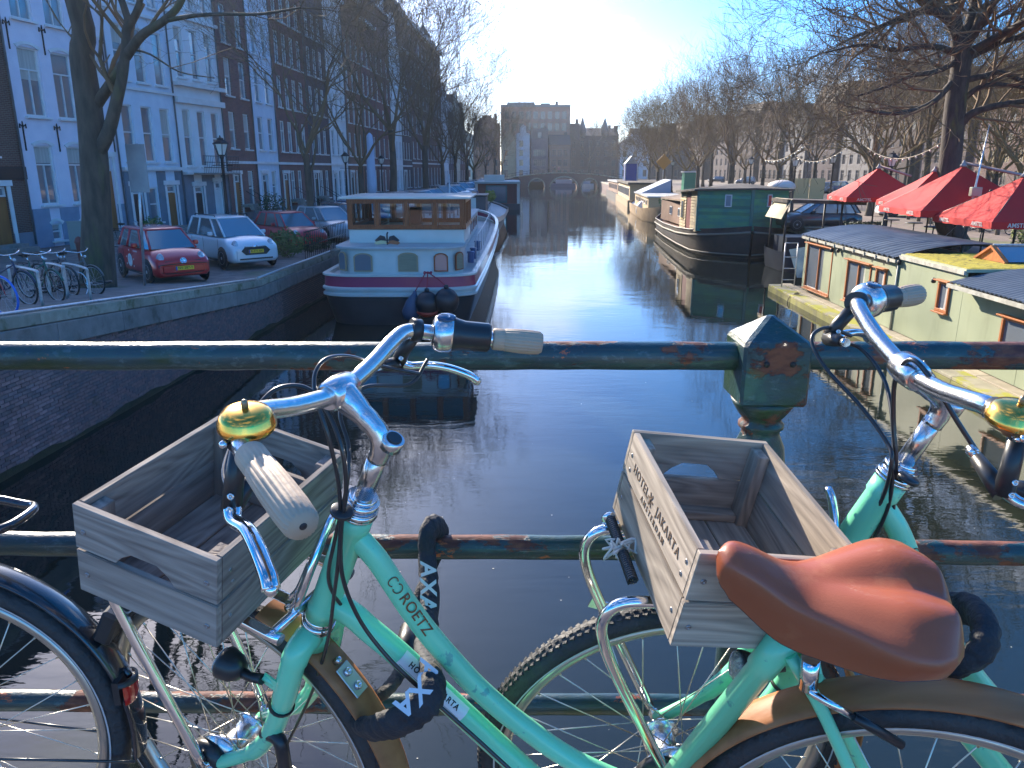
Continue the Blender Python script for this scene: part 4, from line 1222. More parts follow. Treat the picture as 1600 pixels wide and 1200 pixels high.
# ================================================================== BICYCLES (parked, seen from afar)
def bike_far(name, label, fr, tyre=rubber, crate=None, group=None):
    root = thing(name, label, 'bicycle', (0, 0, 0), 0, group)
    for x, nm in ((0, 'rear_wheel'), (1.08, 'front_wheel')):
        t = MB(); P = [(x + .335 * math.cos(2 * PI * i / 28), 0, .35 + .335 * math.sin(2 * PI * i / 28)) for i in range(29)]
        t.tube(P, .02, 6, caps=False); wh = t.build(nm, tyre, root)
        t = MB(); t.tube([(x + .31 * math.cos(2 * PI * i / 28), 0, .35 + .31 * math.sin(2 * PI * i / 28)) for i in range(29)], .009, 4, caps=False)
        for i in range(16):
            a = 2 * PI * i / 16
            t.tube([(x, .03 * (-1) ** i, .35), (x + .31 * math.cos(a), 0, .35 + .31 * math.sin(a))], .0022, 3, caps=False)
        t.build('rim', alloy, wh)
        if nm == 'rear_wheel' or tyre is rubber:
            P = [(x + .365 * math.cos(a), 0, .35 + .365 * math.sin(a)) for a in np.linspace(R(20), R(190 if x == 0 else 150), 12)]
            MB().tube(P, .025, 5, flat=.3).build('fender', fr, root)
    f = MB()
    f.tube([(0, 0, .35), (.45, 0, .28)], .012, 6).tube([(.45, 0, .28), (.30, 0, .80)], .016, 6).tube([(0, 0, .35), (.31, 0, .76)], .01, 5)
    f.tube([(.45, 0, .28), (.62, 0, .34), (.80, 0, .52), (.90, 0, .72)], .018, 6).tube([(.36, 0, .6), (.88, 0, .80)], .015, 6)
    f.tube([(.94, 0, .66), (.87, 0, .86)], .02, 6)
    f.build('frame', fr, root)
    f = MB()
    for s_ in (-1, 1): f.tube([(1.08, s_ * .05, .35), (.99, s_ * .05, .6), (.94, 0, .68)], .011, 5)
    f.build('fork', fr, root)
    MB().tube([(.87, 0, .86), (.84, 0, .98)], .013, 6).tube([(.70, -.28, 1.06), (.80, -.24, 1.04), (.87, -.1, 1.0), (.86, 0, 1.0), (.87, .1, 1.0), (.80, .24, 1.04), (.70, .28, 1.06)], .012, 6).build('handlebar', chrome, root)
    MB().tube([(.30, 0, .8), (.27, 0, .92)], .012, 6).build('seatpost', chrome, root)
    MB().ball((.16, 0, .96), .12, 10, .35).ball((.3, 0, .96), .06, 8, .5).tube([(.16, 0, .95), (.36, 0, .955)], [.07, .03], 6).build('saddle', trimb, root)
    MB().tube([(-.12, -.06, .76), (.22, -.06, .76), (.22, .06, .76), (-.12, .06, .76), (-.12, -.06, .76)], .008, 4).tube([(0, -.07, .36), (-.05, -.06, .76)], .007, 4).tube([(0, .07, .36), (-.05, .06, .76)], .007, 4).build('rack', trimb, root)
    MB().tube([(.45, -.09, .28), (.56, -.09, .17)], .01, 5).tube([(.45, .09, .28), (.34, .09, .39)], .01, 5).box((.56, -.13, .17), (.09, .07, .02)).box((.34, .13, .39), (.09, .07, .02)).build('cranks', trimb, root)
    MB().ball((.95, 0, .9), .035, 8).build('headlight', lampg, root)
    if crate:
        m_ = MB()
        for z in (.92, 1.02, 1.12):
            m_.box((1.02, -.2, z), (.3, .015, .07)).box((1.02, .2, z), (.3, .015, .07)).box((.87, 0, z), (.015, .4, .07)).box((1.17, 0, z), (.015, .4, .07))
        m_.box((1.02, 0, .885), (.3, .4, .015)); m_.build('front_crate', crate, root)
    return root
GB = 'bicycles parked on the left quay'
blk = M('bike_black', (.02, .02, .022), .35, coat=.4)
blue_t = M('blue_tyre', (.01, .14, .60), .5)
redf = M('bike_red', (.45, .03, .05), .35)
BSH = -1.08
bset = [('bicycle', 'red framed bicycle with a bright blue front tyre at the left edge', redf, blue_t, None, (*G(12, 490, 2.42)[:2], -20)),
        ('bicycle', 'dark bicycle with a red bag coloured saddle standing behind the blue tyred one', M('bike_navy', (.02, .04, .09), .4), rubber, None, (*G(45, 470, 2.3)[:2], -24)),
        ('bicycle', 'green city bicycle in the left stand with pale front tyre side', M('bike_green', (.02, .12, .09), .4), rubber, None, (*G(90, 462, 2.25)[:2], -30)),
        ('bicycle', 'black bicycle in the middle stand next to the green one', blk, rubber, None, (*G(112, 452, 2.15)[:2], -28)),
        ('bicycle', 'slim black road bicycle leaning in the right stand near the elm', M('bike_grey', (.12, .13, .14), .4), rubber, None, (*G(150, 452, 2.1)[:2], -22))]
for nm, lab, fm_, ty, cr, (x, y, a) in bset:
    b = bike_far(nm, lab, fm_, ty, cr, GB); x -= 1.08 * math.cos(R(a)); y -= 1.08 * math.sin(R(a)); b.location = (x, y, zs_left(y) - .05); b.rotation_euler = (R(4), 0, R(a))
bk = bike_far('bicycle', 'dark bicycle lying flat on the paving at the foot of the sign pole', blk, rubber, None, GB)
bk.location = (-11.1, 18.2, zs_left(18.8) + .06); bk.rotation_euler = (R(80), R(-3), R(32))
bk = bike_far('bicycle', 'bicycle leaning against the steps behind the red hatchback roof', blk, rubber, None, GB); bk.location = (-16.7, 33, 1.62); bk.rotation_euler = (0, 0, R(20))
# bike stands (hoops)
for i, (pa, pb, lab) in enumerate([((22, 470), (68, 485), 'bent steel bicycle stand nearest the quay edge, beside the blue tyred bicycle'), ((78, 452), (104, 462), 'middle bent steel bicycle stand, between the green and the black bicycle'), ((105, 452), (142, 466), 'bent steel bicycle stand closest to the elm')]):
    A_, B_ = G(*pa, 2.25), G(*pb, 2.2); za, zb = zs_left(A_.y) - .05, zs_left(B_.y) - .05
    x0_, y0_, x1_, y1_ = A_.x, A_.y, B_.x, B_.y
    t = MB().tube(spline([(x0_, y0_, za), (x0_, y0_, za + .62), (x0_ * .93 + x1_ * .07, y0_ * .93 + y1_ * .07, za + .74), (x0_ * .07 + x1_ * .93, y0_ * .07 + y1_ * .93, za + .74), (x1_, y1_, za + .62), (x1_, y1_, zb)], 5), .027, 8).build('bicycle_stand', galv)
    tag(t, lab, 'bicycle stand', 'bicycle stands on the left quay')
# sign, lamp, poles
sg_ = thing('traffic_sign', 'grey back of a tall rectangular sign on a thin pole at the quay edge', 'sign', (-10.05, 21.0, 1.75))
MB().tube([(-10.05, 21.0, 1.7), (-9.79, 21.0, 5.45)], .038, 8).build('pole', galv, sg_)
MB().box((-9.82, 20.95, 4.82), (.50, .025, 1.22)).build('panel', M('sign_back', (.30, .31, .33), .5, .4, col2=(.24, .25, .27), ns=3), sg_, bevel=.005)
MB().box((-9.86, 20.985, 4.5), (.1, .05, .06)).box((-9.80, 20.985, 5.15), (.1, .05, .06)).build('bracket', galv, sg_)
lglass = M('lantern_glass', (.75, .74, .68), .25, 0, coat=.5)
def lantern(name, label, H=4.1, group='street lanterns'):
    r_ = thing(name, label, 'street lamp', (0, 0, 0), 0, group)
    MB().lathe([(.16, 0), (.16, .25), (.11, .32), (.10, .8), (.075, .9), (.055, 1.2), (.045, H - .75), (.07, H - .68), (.04, H - .62)], 10).tube([(-.3, 0, H - 1.0), (.3, 0, H - 1.0)], .015, 5).build('post', iron, r_)
    MB().lathe([(.10, H - .58), (.20, H - .14)], 6, None, False).build('lantern_panes', lglass, r_)
    MB().lathe([(.03, H - .66), (.12, H - .6), (.10, H - .57)], 6, None, False).lathe([(.24, H - .15), (.23, H - .11), (.10, H + .03), (.10, H + .08), (.03, H + .12), (.015, H + .2)], 6, None, False).build('lantern_cap', iron, r_)
    fr_ = MB()
    for k in range(6):
        a = 2 * PI * k / 6
        fr_.tube([(.105 * math.cos(a), .105 * math.sin(a), H - .58), (.205 * math.cos(a), .205 * math.sin(a), H - .14)], .012, 4)
    fr_.build('lantern_frame', iron, r_)
    return r_
L0 = lantern('street_lamp', 'black street lantern behind the white minivan in front of the white classical house')
L0.location = (-13.1, 36.2, 1.62); L0.scale = (1.55, 1.55, 1.08)
for x, y, s, lab in [(-12.9, 62, 1., 'street lantern on the left quay just right of the pale folded parasol'), (-12.4, 76, 1., 'street lantern in front of the pale house behind the barge wheelhouse'),
                     (20.2, 57, .92, 'street lantern directly above the right half of the green houseboat'), (19.0, 40, .9, 'street lantern between the first two red parasols'),
                     (22.5, 112, 1., 'distant lantern right of the blue cabin'), (24.5, 82, 1., 'lantern above the brown roof of the green houseboat'), (22.5, 160, 1., 'lantern at the right end of the bridge'), (26.5, 66, 1., 'lantern under the string of lights left of the parasols')]:
    place(L0, (x, y, 1.62), 0, (1.5 * s, 1.5 * s, 1.05 * s), lab)
par = MB().lathe([(.05, 0), (.05, 1.6), (.26, 1.7), (.30, 2.4), (.24, 4.6), (.18, 5.25), (.03, 5.4)], 12, None, True, mod=lambda a, z: 1 + (.09 * math.sin(5 * a) if z > 1.6 else 0)).build('folded_parasol', M('pale_canvas', (.42, .52, .68), .8, col2=(.34, .43, .58), ns=4, stretch=(1, 1, .2)))
par.location = (-9.0, 51, 1.62); tag(par, 'tall folded pale blue parasol standing behind the wheelhouse roof', 'parasol')
bol = MB().lathe([(.10, 0), (.10, .75), (.12, .8), (.07, .9), (.02, .93)], 12).build('bollard', M('red_brown_paint', (.16, .04, .03), .5))
bol.location = (-13.6, 24.6, 1.6); bol.rotation_euler = (0, R(-4), 0); bol.scale = (1.2, 1.2, 1.25)
tag(bol, 'dark red bollard left of the elm in front of the lilac house', 'bollard')
# meter cupboard at the lilac house, railing + shrubs on the quay
mc = MB().box((0, 0, .55), (.7, .35, 1.1)).box((0, 0, 1.12), (.76, .4, .05)).build('utility_cabinet', M('grey_green', (.25, .29, .27), .6), bevel=.01)
mc.location = (-17.9, 32.3, 1.6); tag(mc, 'pale grey utility cabinet between the orange door and the lilac house', 'cabinet')
fc = thing('quay_fence', 'black iron fence on the quay edge between the white minivan and the barge stern', 'fence', (xl(30), 30, 1.6))
for zz in (.45, .95): MB().tube([(xl(y) - .25, y, 1.62 + zz) for y in (28.6, 31, 34.5)], .022, 5).build('rail', iron, fc)
for i in range(24):
    y = 28.6 + i * .256
    MB().tube([(xl(y) - .25, y, 1.6), (xl(y) - .25, y, 2.62)], .014, 4).build('baluster', iron, fc)
leaf_d = M('leaf_green', (.06, .11, .03), .6, col2=(.10, .17, .04), ns=5)
leaf_k = M('leaf_dark', (.025, .05, .018), .55, col2=(.05, .085, .03), ns=6)
def bush(name, label, c, rx, ry, rz_, n, mat, seed, cat='shrub', s=.07):
    rg = random.Random(seed)
    root = thing(name, label, cat, c)
    mb, sb = MB(), MB()
    for i in range(7):
        a = rg.uniform(0, 6.28); sb.tube([(c[0], c[1], c[2]), (c[0] + rx * .6 * math.cos(a), c[1] + ry * .6 * math.sin(a), c[2] + rz_ * rg.uniform(.8, 1.7))], .015, 4)
    for i in range(n):
        while True:
            p = Vector((rg.uniform(-1, 1), rg.uniform(-1, 1), rg.uniform(-1, 1)))
            if p.length < 1 and (p.length > .45 or rg.random() < .3): break
        lump = 1 + .25 * math.sin(p.x * 6 + seed) * math.cos(p.y * 5)
        q = Vector((c[0] + p.x * rx * lump, c[1] + p.y * ry * lump, c[2] + rz_ + p.z * rz_ * lump))
        u = Vector((rg.gauss(0, 1), rg.gauss(0, 1), rg.gauss(0, 1))).normalized(); v = u.orthogonal().normalized()
        k = s * rg.uniform(.6, 1.3)
        mb.add([q - u * k, q + v * k * .5, q + u * k, q - v * k * .5], [(0, 1, 2, 3)])
    sb.build('stems', bark, root); mb.build('leaves', mat, root)
    return root
bush('shrub', 'green leafy shrub on the quay edge beside the white minivan', (-8.6, 29.6, 1.6), .8, .8, .5, 900, leaf_d, 1)
bush('shrub', 'dark ivy bush hanging over the quay edge next to the barge stern', (-8.35, 32.4, 1.35), .8, 1.4, .45, 900, leaf_k, 2)
bush('shrub', 'dark green hedge bush at the steps of the red brick house', (-15.2, 50, 1.6), .8, 1.2, .9, 900, leaf_k, 3)
bush('shrub', 'potted greenery at the door of the pale blue house', (-17.2, 37.5, 1.6), .5, .7, .5, 500, leaf_d, 4)
# stair flights and railings before the row B houses
for i, (sx_, lab) in enumerate([(2.2, 'stone steps up to the red brick house'), (11.2, 'tall stone steps of the wide brick house'), (17.6, 'stone steps of the purple brown brick house')]):
    P = B0 + dB * sx_
    st_ = thing('stone_steps', lab, 'steps', (P.x, P.y, 1.6))
    for k in range(6): MB().box((P.x + .35 + .27 * (5 - k), P.y, 1.62 + .09 + .18 * k), (.27 + (0 if k < 5 else .4), 1.3, .18)).build('step', stone2, st_)
    for s_ in (-1, 1): MB().tube([(P.x + 1.9, P.y + s_ * .62, 2.5), (P.x + .3, P.y + s_ * .62, 3.5)], .02, 5).tube([(P.x + 1.9, P.y + s_ * .62, 1.62), (P.x + 1.9, P.y + s_ * .62, 2.5)], .02, 5).build('handrail', iron, st_)
# ================================================================== BARGE WITH THE WHEELHOUSE (left)
hull_w = M('hull_white', (.62, .61, .56), .4, col2=(.54, .53, .48), ns=1.2, coat=.3)
hull_pk = M('hull_raspberry', (.36, .03, .09), .35, coat=.4)
hull_g = M('hull_dark_grey', (.045, .055, .06), .45, col2=(.035, .04, .045), ns=1.5)
deck_g = M('deck_pale', (.45, .46, .46), .6, col2=(.38, .39, .39), ns=2)
varn = wood('varnished_wood', (.36, .095, .032), (.18, .042, .015), .3, 10, .06, knots=False, axis=2)
wglass = bpy.data.materials.new('clear_glass'); wglass.use_nodes = True
def _wg():
    n, l = wglass.node_tree.nodes, wglass.node_tree.links
    n.clear()
    o = n.new('ShaderNodeOutputMaterial'); t = n.new('ShaderNodeBsdfTransparent'); g = n.new('ShaderNodeBsdfGlossy'); mx = n.new('ShaderNodeMixShader'); fr = n.new('ShaderNodeFresnel')
    fr.inputs['IOR'].default_value = 1.7; g.inputs['Roughness'].default_value = .02; t.inputs['Color'].default_value = (.72, .8, .8, 1)
    l.new(fr.outputs[0], mx.inputs[0]); l.new(t.outputs[0], mx.inputs[1]); l.new(g.outputs[0], mx.inputs[2]); l.new(mx.outputs[0], o.inputs['Surface'])
_wg()
brg = thing('houseboat', 'barge houseboat with brown wooden wheelhouse, raspberry stripe and round black fenders', 'houseboat', (-3.6, 24, 0))
def hull_pts(t, half, z, out=0.):
    """outline of the barge at height z, t along the outline"""
    return None
def outline(off, ypts=None):
    """half beam (x offset from axis) against y for the barge; returns closed plan polygon with rounded stern and bow, grown by off"""
    P = []
    Wd, y0, y1 = 2.42 + off, 24.0 - off, 52.5 + off
    axis = lambda y: -3.6 + (y - 24) * .012
    for a in np.linspace(-90, 0, 10):      # stern right quarter (toward +x)
        aa = R(a)
        P.append((axis(24) + (Wd - 1.3) + 1.3 * math.cos(aa) , y0 + .75 + .75 * math.sin(aa)))
    for y in (30, 36, 42, 46): P.append((axis(y) + Wd + .12 * math.sin((y - 24) / 28 * PI), y))
    for a in np.linspace(0, 90, 8):
        aa = R(a); P.append((axis(50) + Wd * math.cos(aa) ** .8 if a < 89 else axis(50), 46.5 + (y1 - 46.5) * math.sin(aa)))
    Q = [(2 * axis(y) - x, y) for x, y in reversed(P)]
    return P + Q[1:-1] + [Q[-1]]
def ring_wall(mb, off0, z0, off1, z1, m=None, rise=.0):
    A, B = outline(off0), outline(off1)
    k = len(A)
    rz_ = lambda y: rise * max(0, (y - 40) / 12) ** 2
    vs = [(x, y, z0 + rz_(y)) for x, y in A] + [(x, y, z1 + rz_(y)) for x, y in B]
    mb.add(vs, [(i, (i + 1) % k, k + (i + 1) % k, k + i) for i in range(k)], True, m)
mb = MB(); ring_wall(mb, -.35, -.6, -.22, 0); ring_wall(mb, -.22, 0, 0, .92, rise=.5); mb.build('hull', hull_g, brg)
mb = MB(); ring_wall(mb, 0, .92, .06, .95, rise=.5); ring_wall(mb, .06, .95, .06, 1.02, rise=.5); ring_wall(mb, .06, 1.02, .01, 1.05, rise=.5); ring_wall(mb, .01, 1.05, .01, 1.12, rise=.5)
ring_wall(mb, .01, 1.12, .07, 1.14, rise=.5); ring_wall(mb, .07, 1.14, .07, 1.21, rise=.5); ring_wall(mb, .07, 1.21, .02, 1.24, rise=.5); mb.build('white_strakes', hull_w, brg)
mb = MB(); ring_wall(mb, .02, 1.24, .0, 1.56, rise=.6); mb.build('painted_stripe', hull_pk, brg)
mb = MB(); ring_wall(mb, 0, 1.56, .05, 1.57, rise=.6); ring_wall(mb, .05, 1.57, .05, 1.63, rise=.6); ring_wall(mb, .05, 1.63, -.12, 1.635, rise=.6); ring_wall(mb, -.12, 1.635, -.12, 1.5, rise=.6); mb.build('gunwale', hull_w, brg)
A = outline(-.1); mb = MB(); mb.add([(x, y, 1.52) for x, y in A], [tuple(range(len(A)))]); mb.build('deck', deck_g, brg)
# aft cabin follows the stern
def cab_outline(off, y1):
    P = [p for p in outline(off) if p[1] < 27]
    xs2 = sorted(P, key=lambda p: (p[0]))
    right = [p for p in outline(off)[:10]]
    left = [(2 * -3.6 - x, y) for x, y in right]
    return [(right[-1][0], y1)] and (list(reversed(left)) [:0] + [(left[-1][0], y1)] + list(reversed(left)) + right + [(right[-1][0], y1)])
C0, C1 = cab_outline(-.42, 27.2), cab_outline(-.46, 27.2)
mb = MB(); k = len(C0)
mb.add([(x, y, 1.5) for x, y in C0] + [(x, y, 2.38) for x, y in C1], [(i, (i + 1) % k, k + (i + 1) % k, k + i) for i in range(k)], True)
mb.build('aft_cabin', hull_w, brg)
C2 = cab_outline(-.34, 27.3)
mb = MB(); mb.add([(x, y, 2.38) for x, y in C2] + [(x, y, 2.44) for x, y in C2], [(i, (i + 1) % k, k + (i + 1) % k, k + i) for i in range(k)] + [tuple(range(k, 2 * k)), tuple(reversed(range(k)))])
mb.build('cabin_roof', deck_g, brg)
blind = M('roller_blind', (.30, .25, .16), .8, col2=(.24, .20, .13), ns=30, stretch=(.1, .1, 1))
tanf = M('tan_frame', (.38, .26, .14), .5)
def arch_window(root, c, ang, w_, h_, fm_, gm_, name='window'):
    X = Matrix.Translation(c) @ Matrix.Rotation(ang, 4, 'Z')
    def shape(w2, h2, z0):
        p = [(-w2 / 2, z0), (w2 / 2, z0), (w2 / 2, z0 + h2 * .82)]
        for i in range(1, 8):
            t = 1 - 2 * i / 8; p.append((t * w2 / 2, z0 + h2 * (.82 + .18 * (1 - t * t) ** .6)))
        p.append((-w2 / 2, z0 + h2 * .82)); return p
    f = MB().prism(shape(w_ + .09, h_ + .08, -.04), -.03, .01, X).build(name, fm_, root)
    MB().prism(shape(w_, h_, 0), -.036, -.02, X).build('pane', gm_, f)
ysr = 24.42
arch_window(brg, (-4.72 + .02, ysr - .01, 1.72), 0, .50, .50, tanf, glass)
arch_window(brg, (-3.28, ysr - .01, 1.72), 0, .54, .52, tanf, blind)
arch_window(brg, (-2.24, ysr + .0, 1.72), 0, .36, .50, varn, glass)
arch_window(brg, (-5.40, ysr + .30, 1.72), R(-48), .34, .52, tanf, glass)
arch_window(brg, (-1.70, ysr + .42, 1.72), R(60), .34, .50, varn, blind)
# white coaming + wheelhouse
MB().box2((-5.42, 26.0, 2.4), (-1.58, 29.6, 2.88)).build('wheelhouse_base', hull_w, brg, bevel=.02)
WX0, WX1, WY0, WY1, WZ0, WZ1 = -5.42, -1.58, 26.0, 29.6, 2.88, 3.86
def wh_wall(P, Q, n, name):
    """window wall between two points: sill board, posts, head board, panes"""
    P, Q = Vector(P), Vector(Q); L_ = (Q - P).length; an = math.atan2(Q.y - P.y, Q.x - P.x)
    X = Matrix.Translation(P) @ Matrix.Rotation(an, 4, 'Z')
    MB().box((L_ / 2, 0, .06), (L_, .09, .13), X=X).box((L_ / 2, 0, .92), (L_, .09, .13), X=X).build('head_and_sill_board', varn, brg)
    for i in range(n + 1):
        x = L_ * i / n
        wdt = .15 if i in (0, n) else .13
        MB().box((min(max(x, wdt / 2), L_ - wdt / 2), 0, .49), (wdt, .085, .74), X=X).build('post', varn, brg)
    for i in range(n):
        a, b = L_ * i / n + .08, L_ * (i + 1) / n - .08
        fr_ = MB()
        for s_ in (a + .015, b - .015): fr_.box((s_, 0, .49), (.03, .05, .74), X=X)
        for z_ in (.135, .845): fr_.box(((a + b) / 2, 0, z_), (b - a, .05, .03), X=X)
        f = fr_.build('window', varn, brg)
        MB().quad(X @ Vector((a, 0, .12)), X @ Vector((b, 0, .12)), X @ Vector((b, 0, .86)), X @ Vector((a, 0, .86))).build('pane', wglass, f)
wh_wall((WX0, WY0, WZ0), (WX1, WY0, WZ0), 4, '')
wh_wall((WX1, WY0 + .05, WZ0), (WX1, WY1, WZ0), 4, '')
wh_wall((WX0, WY1, WZ0), (WX0, WY0 + .05, WZ0), 4, '')
wh_wall((WX1, WY1, WZ0), (WX0, WY1, WZ0), 4, '')
MB().box2((-5.68, 25.7, 3.86), (-1.34, 29.9, 3.93)).build('wheelhouse_roof', hull_w, brg, bevel=.015)
MB().box2((-5.3, 26.6, 2.88), (-4.6, 29.3, 2.95)).box2((-3.7, 27.6, 2.88), (-3.2, 28.1, 3.5)).tube([(-2.7, 27., 2.9), (-2.7, 27., 3.3)], .03, 6).build('helm_and_bench', trimb, brg)
# long deck cabin with side windows, handrail
MB().box2((-5.2, 29.7, 1.5), (-2.0, 46.0, 2.52)).build('long_cabin', hull_w, brg, bevel=.03)
MB().box2((-5.3, 29.8, 2.52), (-1.92, 46.1, 2.58)).build('cabin_top', deck_g, brg)
for i in range(9):
    y = 31 + i * 1.6
    f = MB().box((-1.99, y, 2.08), (.04, .62, .5)).build('window', varn, brg); MB().box((-1.975, y, 2.08), (.03, .5, .38)).build('pane', glass, f)
MB().tube([(-1.35 + .12 * math.sin((y - 24) / 28 * PI), y, 2.45) for y in range(28, 48, 2)], .018, 5).build('handrail', galv, brg)
for y in range(28, 48, 2): MB().tube([(-1.35 + .12 * math.sin((y - 24) / 28 * PI), y, 1.6), (-1.35 + .12 * math.sin((y - 24) / 28 * PI), y, 2.45)], .014, 4).build('stanchion', galv, brg)
for i, (x, y) in enumerate([(-1.45, 27.3), (-1.42, 28.6), (-1.4, 31.5)]):
    MB().lathe([(.10, 1.62), (.12, 1.66), (.11, 1.95), (.14, 1.98), (.13, 2.02)], 10, Matrix.Translation((x, y, 0))).build('mooring_bitt', M('blue_paint', (.06, .12, .26), .4), brg)
bench_g = M('greyed_bench', (.18, .19, .20), .7)
for i in range(4):
    y = 34 + i * 2.6
    MB().box((-3.4, y, 3.0), (1.7, .5, .06)).box((-3.4, y + .3, 3.3), (1.7, .06, .14)).box((-3.4, y + .3, 3.1), (1.7, .06, .12)).tube([(-4.1, y, 2.58), (-4.1, y, 3.)], .03, 4).tube([(-2.7, y, 2.58), (-2.7, y, 3.)], .03, 4).build('roof_bench', bench_g, brg)
MB().tube([(-2.6, 33, 2.5), (-2.6, 33, 4.6)], .035, 6).build('mast', galv, brg)
rope_r = M('red_rope', (.40, .03, .06), .8)
fblack = M('fender_black', (.015, .018, .022), .35)
for (x, z, r_, m_, lab) in [(-2.62, .80, .37, fblack, 'round black fender with an orange bottom, middle one of three on the barge stern'), (-2.02, .88, .39, fblack, 'large round black fender, right one of three on the barge stern')]:
    f = thing('boat_fender', lab, 'fender', (x, 23.55, z), 0, 'fenders on the barge stern')
    MB().ball((x, 23.55, z), r_, 18, 1.05).lathe([(.08, 0), (.07, .1), (.02, .12)], 8, Matrix.Translation((x, 23.55, z + r_))).build('ball', m_, f)
    MB().tube([(x, 23.55, z + r_ + .08), (x * .6 + -2.62 * .4, 23.8, 1.5), (-2.62, 23.95, 1.72)], .018, 5).build('rope', rope_r, f)
    if x < -2.5: MB().lathe([(.02, -r_ * 1.09), (.16, -r_ * 1.04), (.30, -r_ * .80), (.345, -r_ * .60), (.30, -r_ * .58)], 18, Matrix.Translation((x, 23.55, z - .02))).build('orange_bottom', M('orange_red', (.55, .05, .03), .4), f)
f = thing('boat_fender', 'dull blue cone shaped fender, left one of three on the barge stern', 'fender', (-3.12, 23.7, .6), 0, 'fenders on the barge stern')
MB().lathe([(.02, -.42), (.2, -.4), (.3, -.2), (.22, .15), (.07, .42), (.05, .5)], 14, Matrix.Translation((-3.1, 23.68, .68)) @ Matrix.Rotation(R(12), 4, 'Y')).build('ball', M('fender_blue', (.04, .08, .14), .5), f)
MB().tube([(-3.0, 23.68, 1.15), (-2.7, 23.9, 1.68)], .018, 5).build('rope', rope_r, f)
rp = MB(); rp.tube([(-2.62 + .12 * math.cos(t), 23.97 + .05 * math.sin(t), 1.70 + .03 * math.sin(3 * t)) for t in np.linspace(0, 12, 30)], .022, 5); tag(rp.build('rope_coil', rope_r), 'tangle of red rope on the gunwale above the black fenders', 'rope')
# small painted ornament (spread wings) on the cabin roof
orn = thing('roof_ornament', 'small ornament with spread cream and orange wings on the white cabin roof of the barge', 'ornament', (-4.05, 25.3, 2.44))
for s_, m_ in ((-1, M('orn_cream', (.62, .52, .28), .5)), (1, M('orn_orange', (.42, .12, .04), .5))):
    W_ = MB(); W_.prism([(0, .02), (s_ * .12, .03), (s_ * .34, 0), (s_ * .42, .05), (s_ * .36, .10), (s_ * .2, .14), (s_ * .06, .13)], -.03, .03, Matrix.Translation((-4.05, 25.3, 2.44)))
    W_.build('wing', m_, orn)
    W_ = MB(); W_.prism([(s_ * .02, .12), (s_ * .2, .14), (s_ * .36, .10), (s_ * .40, .14), (s_ * .22, .30), (s_ * .08, .26)], -.035, .035, Matrix.Translation((-4.05, 25.3, 2.44))); W_.build('dark_feathers', trimb, orn)
MB().tube([(-4.05, 25.3, 2.44), (-4.05, 25.3, 2.78), (-4.02, 25.3, 2.84)], .028, 6).build('body', trimb, orn)

# ---- second barge behind and houseboat box (left bank)
b2 = thing('houseboat', 'long grey barge with deck plants moored behind the wheelhouse barge', 'houseboat', (-3.2, 54, 0), 0)
mb = MB()
secs = [(54, .3, 1.7), (55.5, 1.5, 1.5), (58, 2.2, 1.3), (64, 2.35, 1.2), (74, 2.3, 1.25), (77, 1.4, 1.5), (78.5, .2, 1.8)]
mb.grid([[(-3.3 + (y - 54) * .03 + s_ * w_ * (1 if z > 0 else .85), y, z) for s_, z in ((-1, zt_), (-1, .0), (-1, -.4), (1, -.4), (1, 0), (1, zt_))] for y, w_, zt_ in secs], True)
mb.build('hull', hull_g, b2)
mb = MB(); mb.grid([[(-3.3 + (y - 54) * .03 + s_ * w_, y, zt_ - .1) for s_ in (-1, 1)] for y, w_, zt_ in secs]); mb.build('deck', deck_g, b2)
mb = MB(); mb.grid([[(-3.3 + (y - 54) * .03 + 1.03 * w_, y, zt_ + dz) for dz in (-.25, .12)] for y, w_, zt_ in secs]); mb.build('bulwark', hull_w, b2)
MB().box2((-4.8, 57, 1.2), (-1.9, 62, 2.9)).build('cabin', M('cabin_dark', (.10, .09, .09), .6), b2)
MB().box2((-4.3, 56.9, 1.6), (-2.6, 56.97, 2.8)).build('cabin_panel', hull_w, b2)
MB().box2((-4.8, 64, 1.2), (-2.0, 74, 2.2)).build('long_cabin', hull_w, b2)
for i in range(5): MB().box((-1.98, 65.5 + i * 1.9, 1.8), (.04, .8, .4)).build('window', glass, b2)
MB().box2((-4.9, 56.9, 2.9), (-1.8, 62.1, 3.0)).build('cabin_roof', trimb, b2)
bush('deck_plant', 'bright leafy deck plants on the grey barge behind the wheelhouse barge', (-1.8, 66, 2.2), .5, 1.6, .45, 500, M('leaf_yellow', (.16, .20, .03), .6, col2=(.22, .24, .05), ns=4), 12, 'plant', .09)
b3 = thing('houseboat', 'boxy brown clad houseboat with one big framed window before the left end of the bridge', 'houseboat', (-1.8, 98, 0))
MB().box2((-4.4, 97, -.3), (1.0, 112, .7)).build('pontoon', hull_g, b3)
MB().box2((-4.2, 97.3, .7), (.6, 111.8, 3.1)).build('cabin', M('brown_cladding', (.20, .07, .05), .6, col2=(.16, .06, .04), ns=3, stretch=(1, 1, .1)), b3)
MB().box2((-4.6, 96.8, 3.1), (1.0, 112.2, 3.35)).build('roof', M('roof_pale', (.34, .40, .40), .6), b3)
MB().box2((.62, 97.1, .6), (.95, 97.3, 3.1)).box2((-4.5, 97.1, .6), (-4.2, 97.3, 3.1)).build('frame_post', hull_w, b3)
f = MB().box2((-3.2, 97.2, .8), (-.6, 97.3, 2.9)).build('window', M('frame_green', (.05, .12, .12), .5), b3); MB().box2((-3.0, 97.15, 1.0), (-.8, 97.2, 2.75)).build('pane', glass, f)
for i in range(3): 
    f = MB().box2((.6, 99 + i * 4, 1.2), (.66, 101.5 + i * 4, 2.6)).build('window', white_p, b3); MB().box2((.66, 99.2 + i * 4, 1.35), (.68, 101.3 + i * 4, 2.45)).build('pane', glass, f)
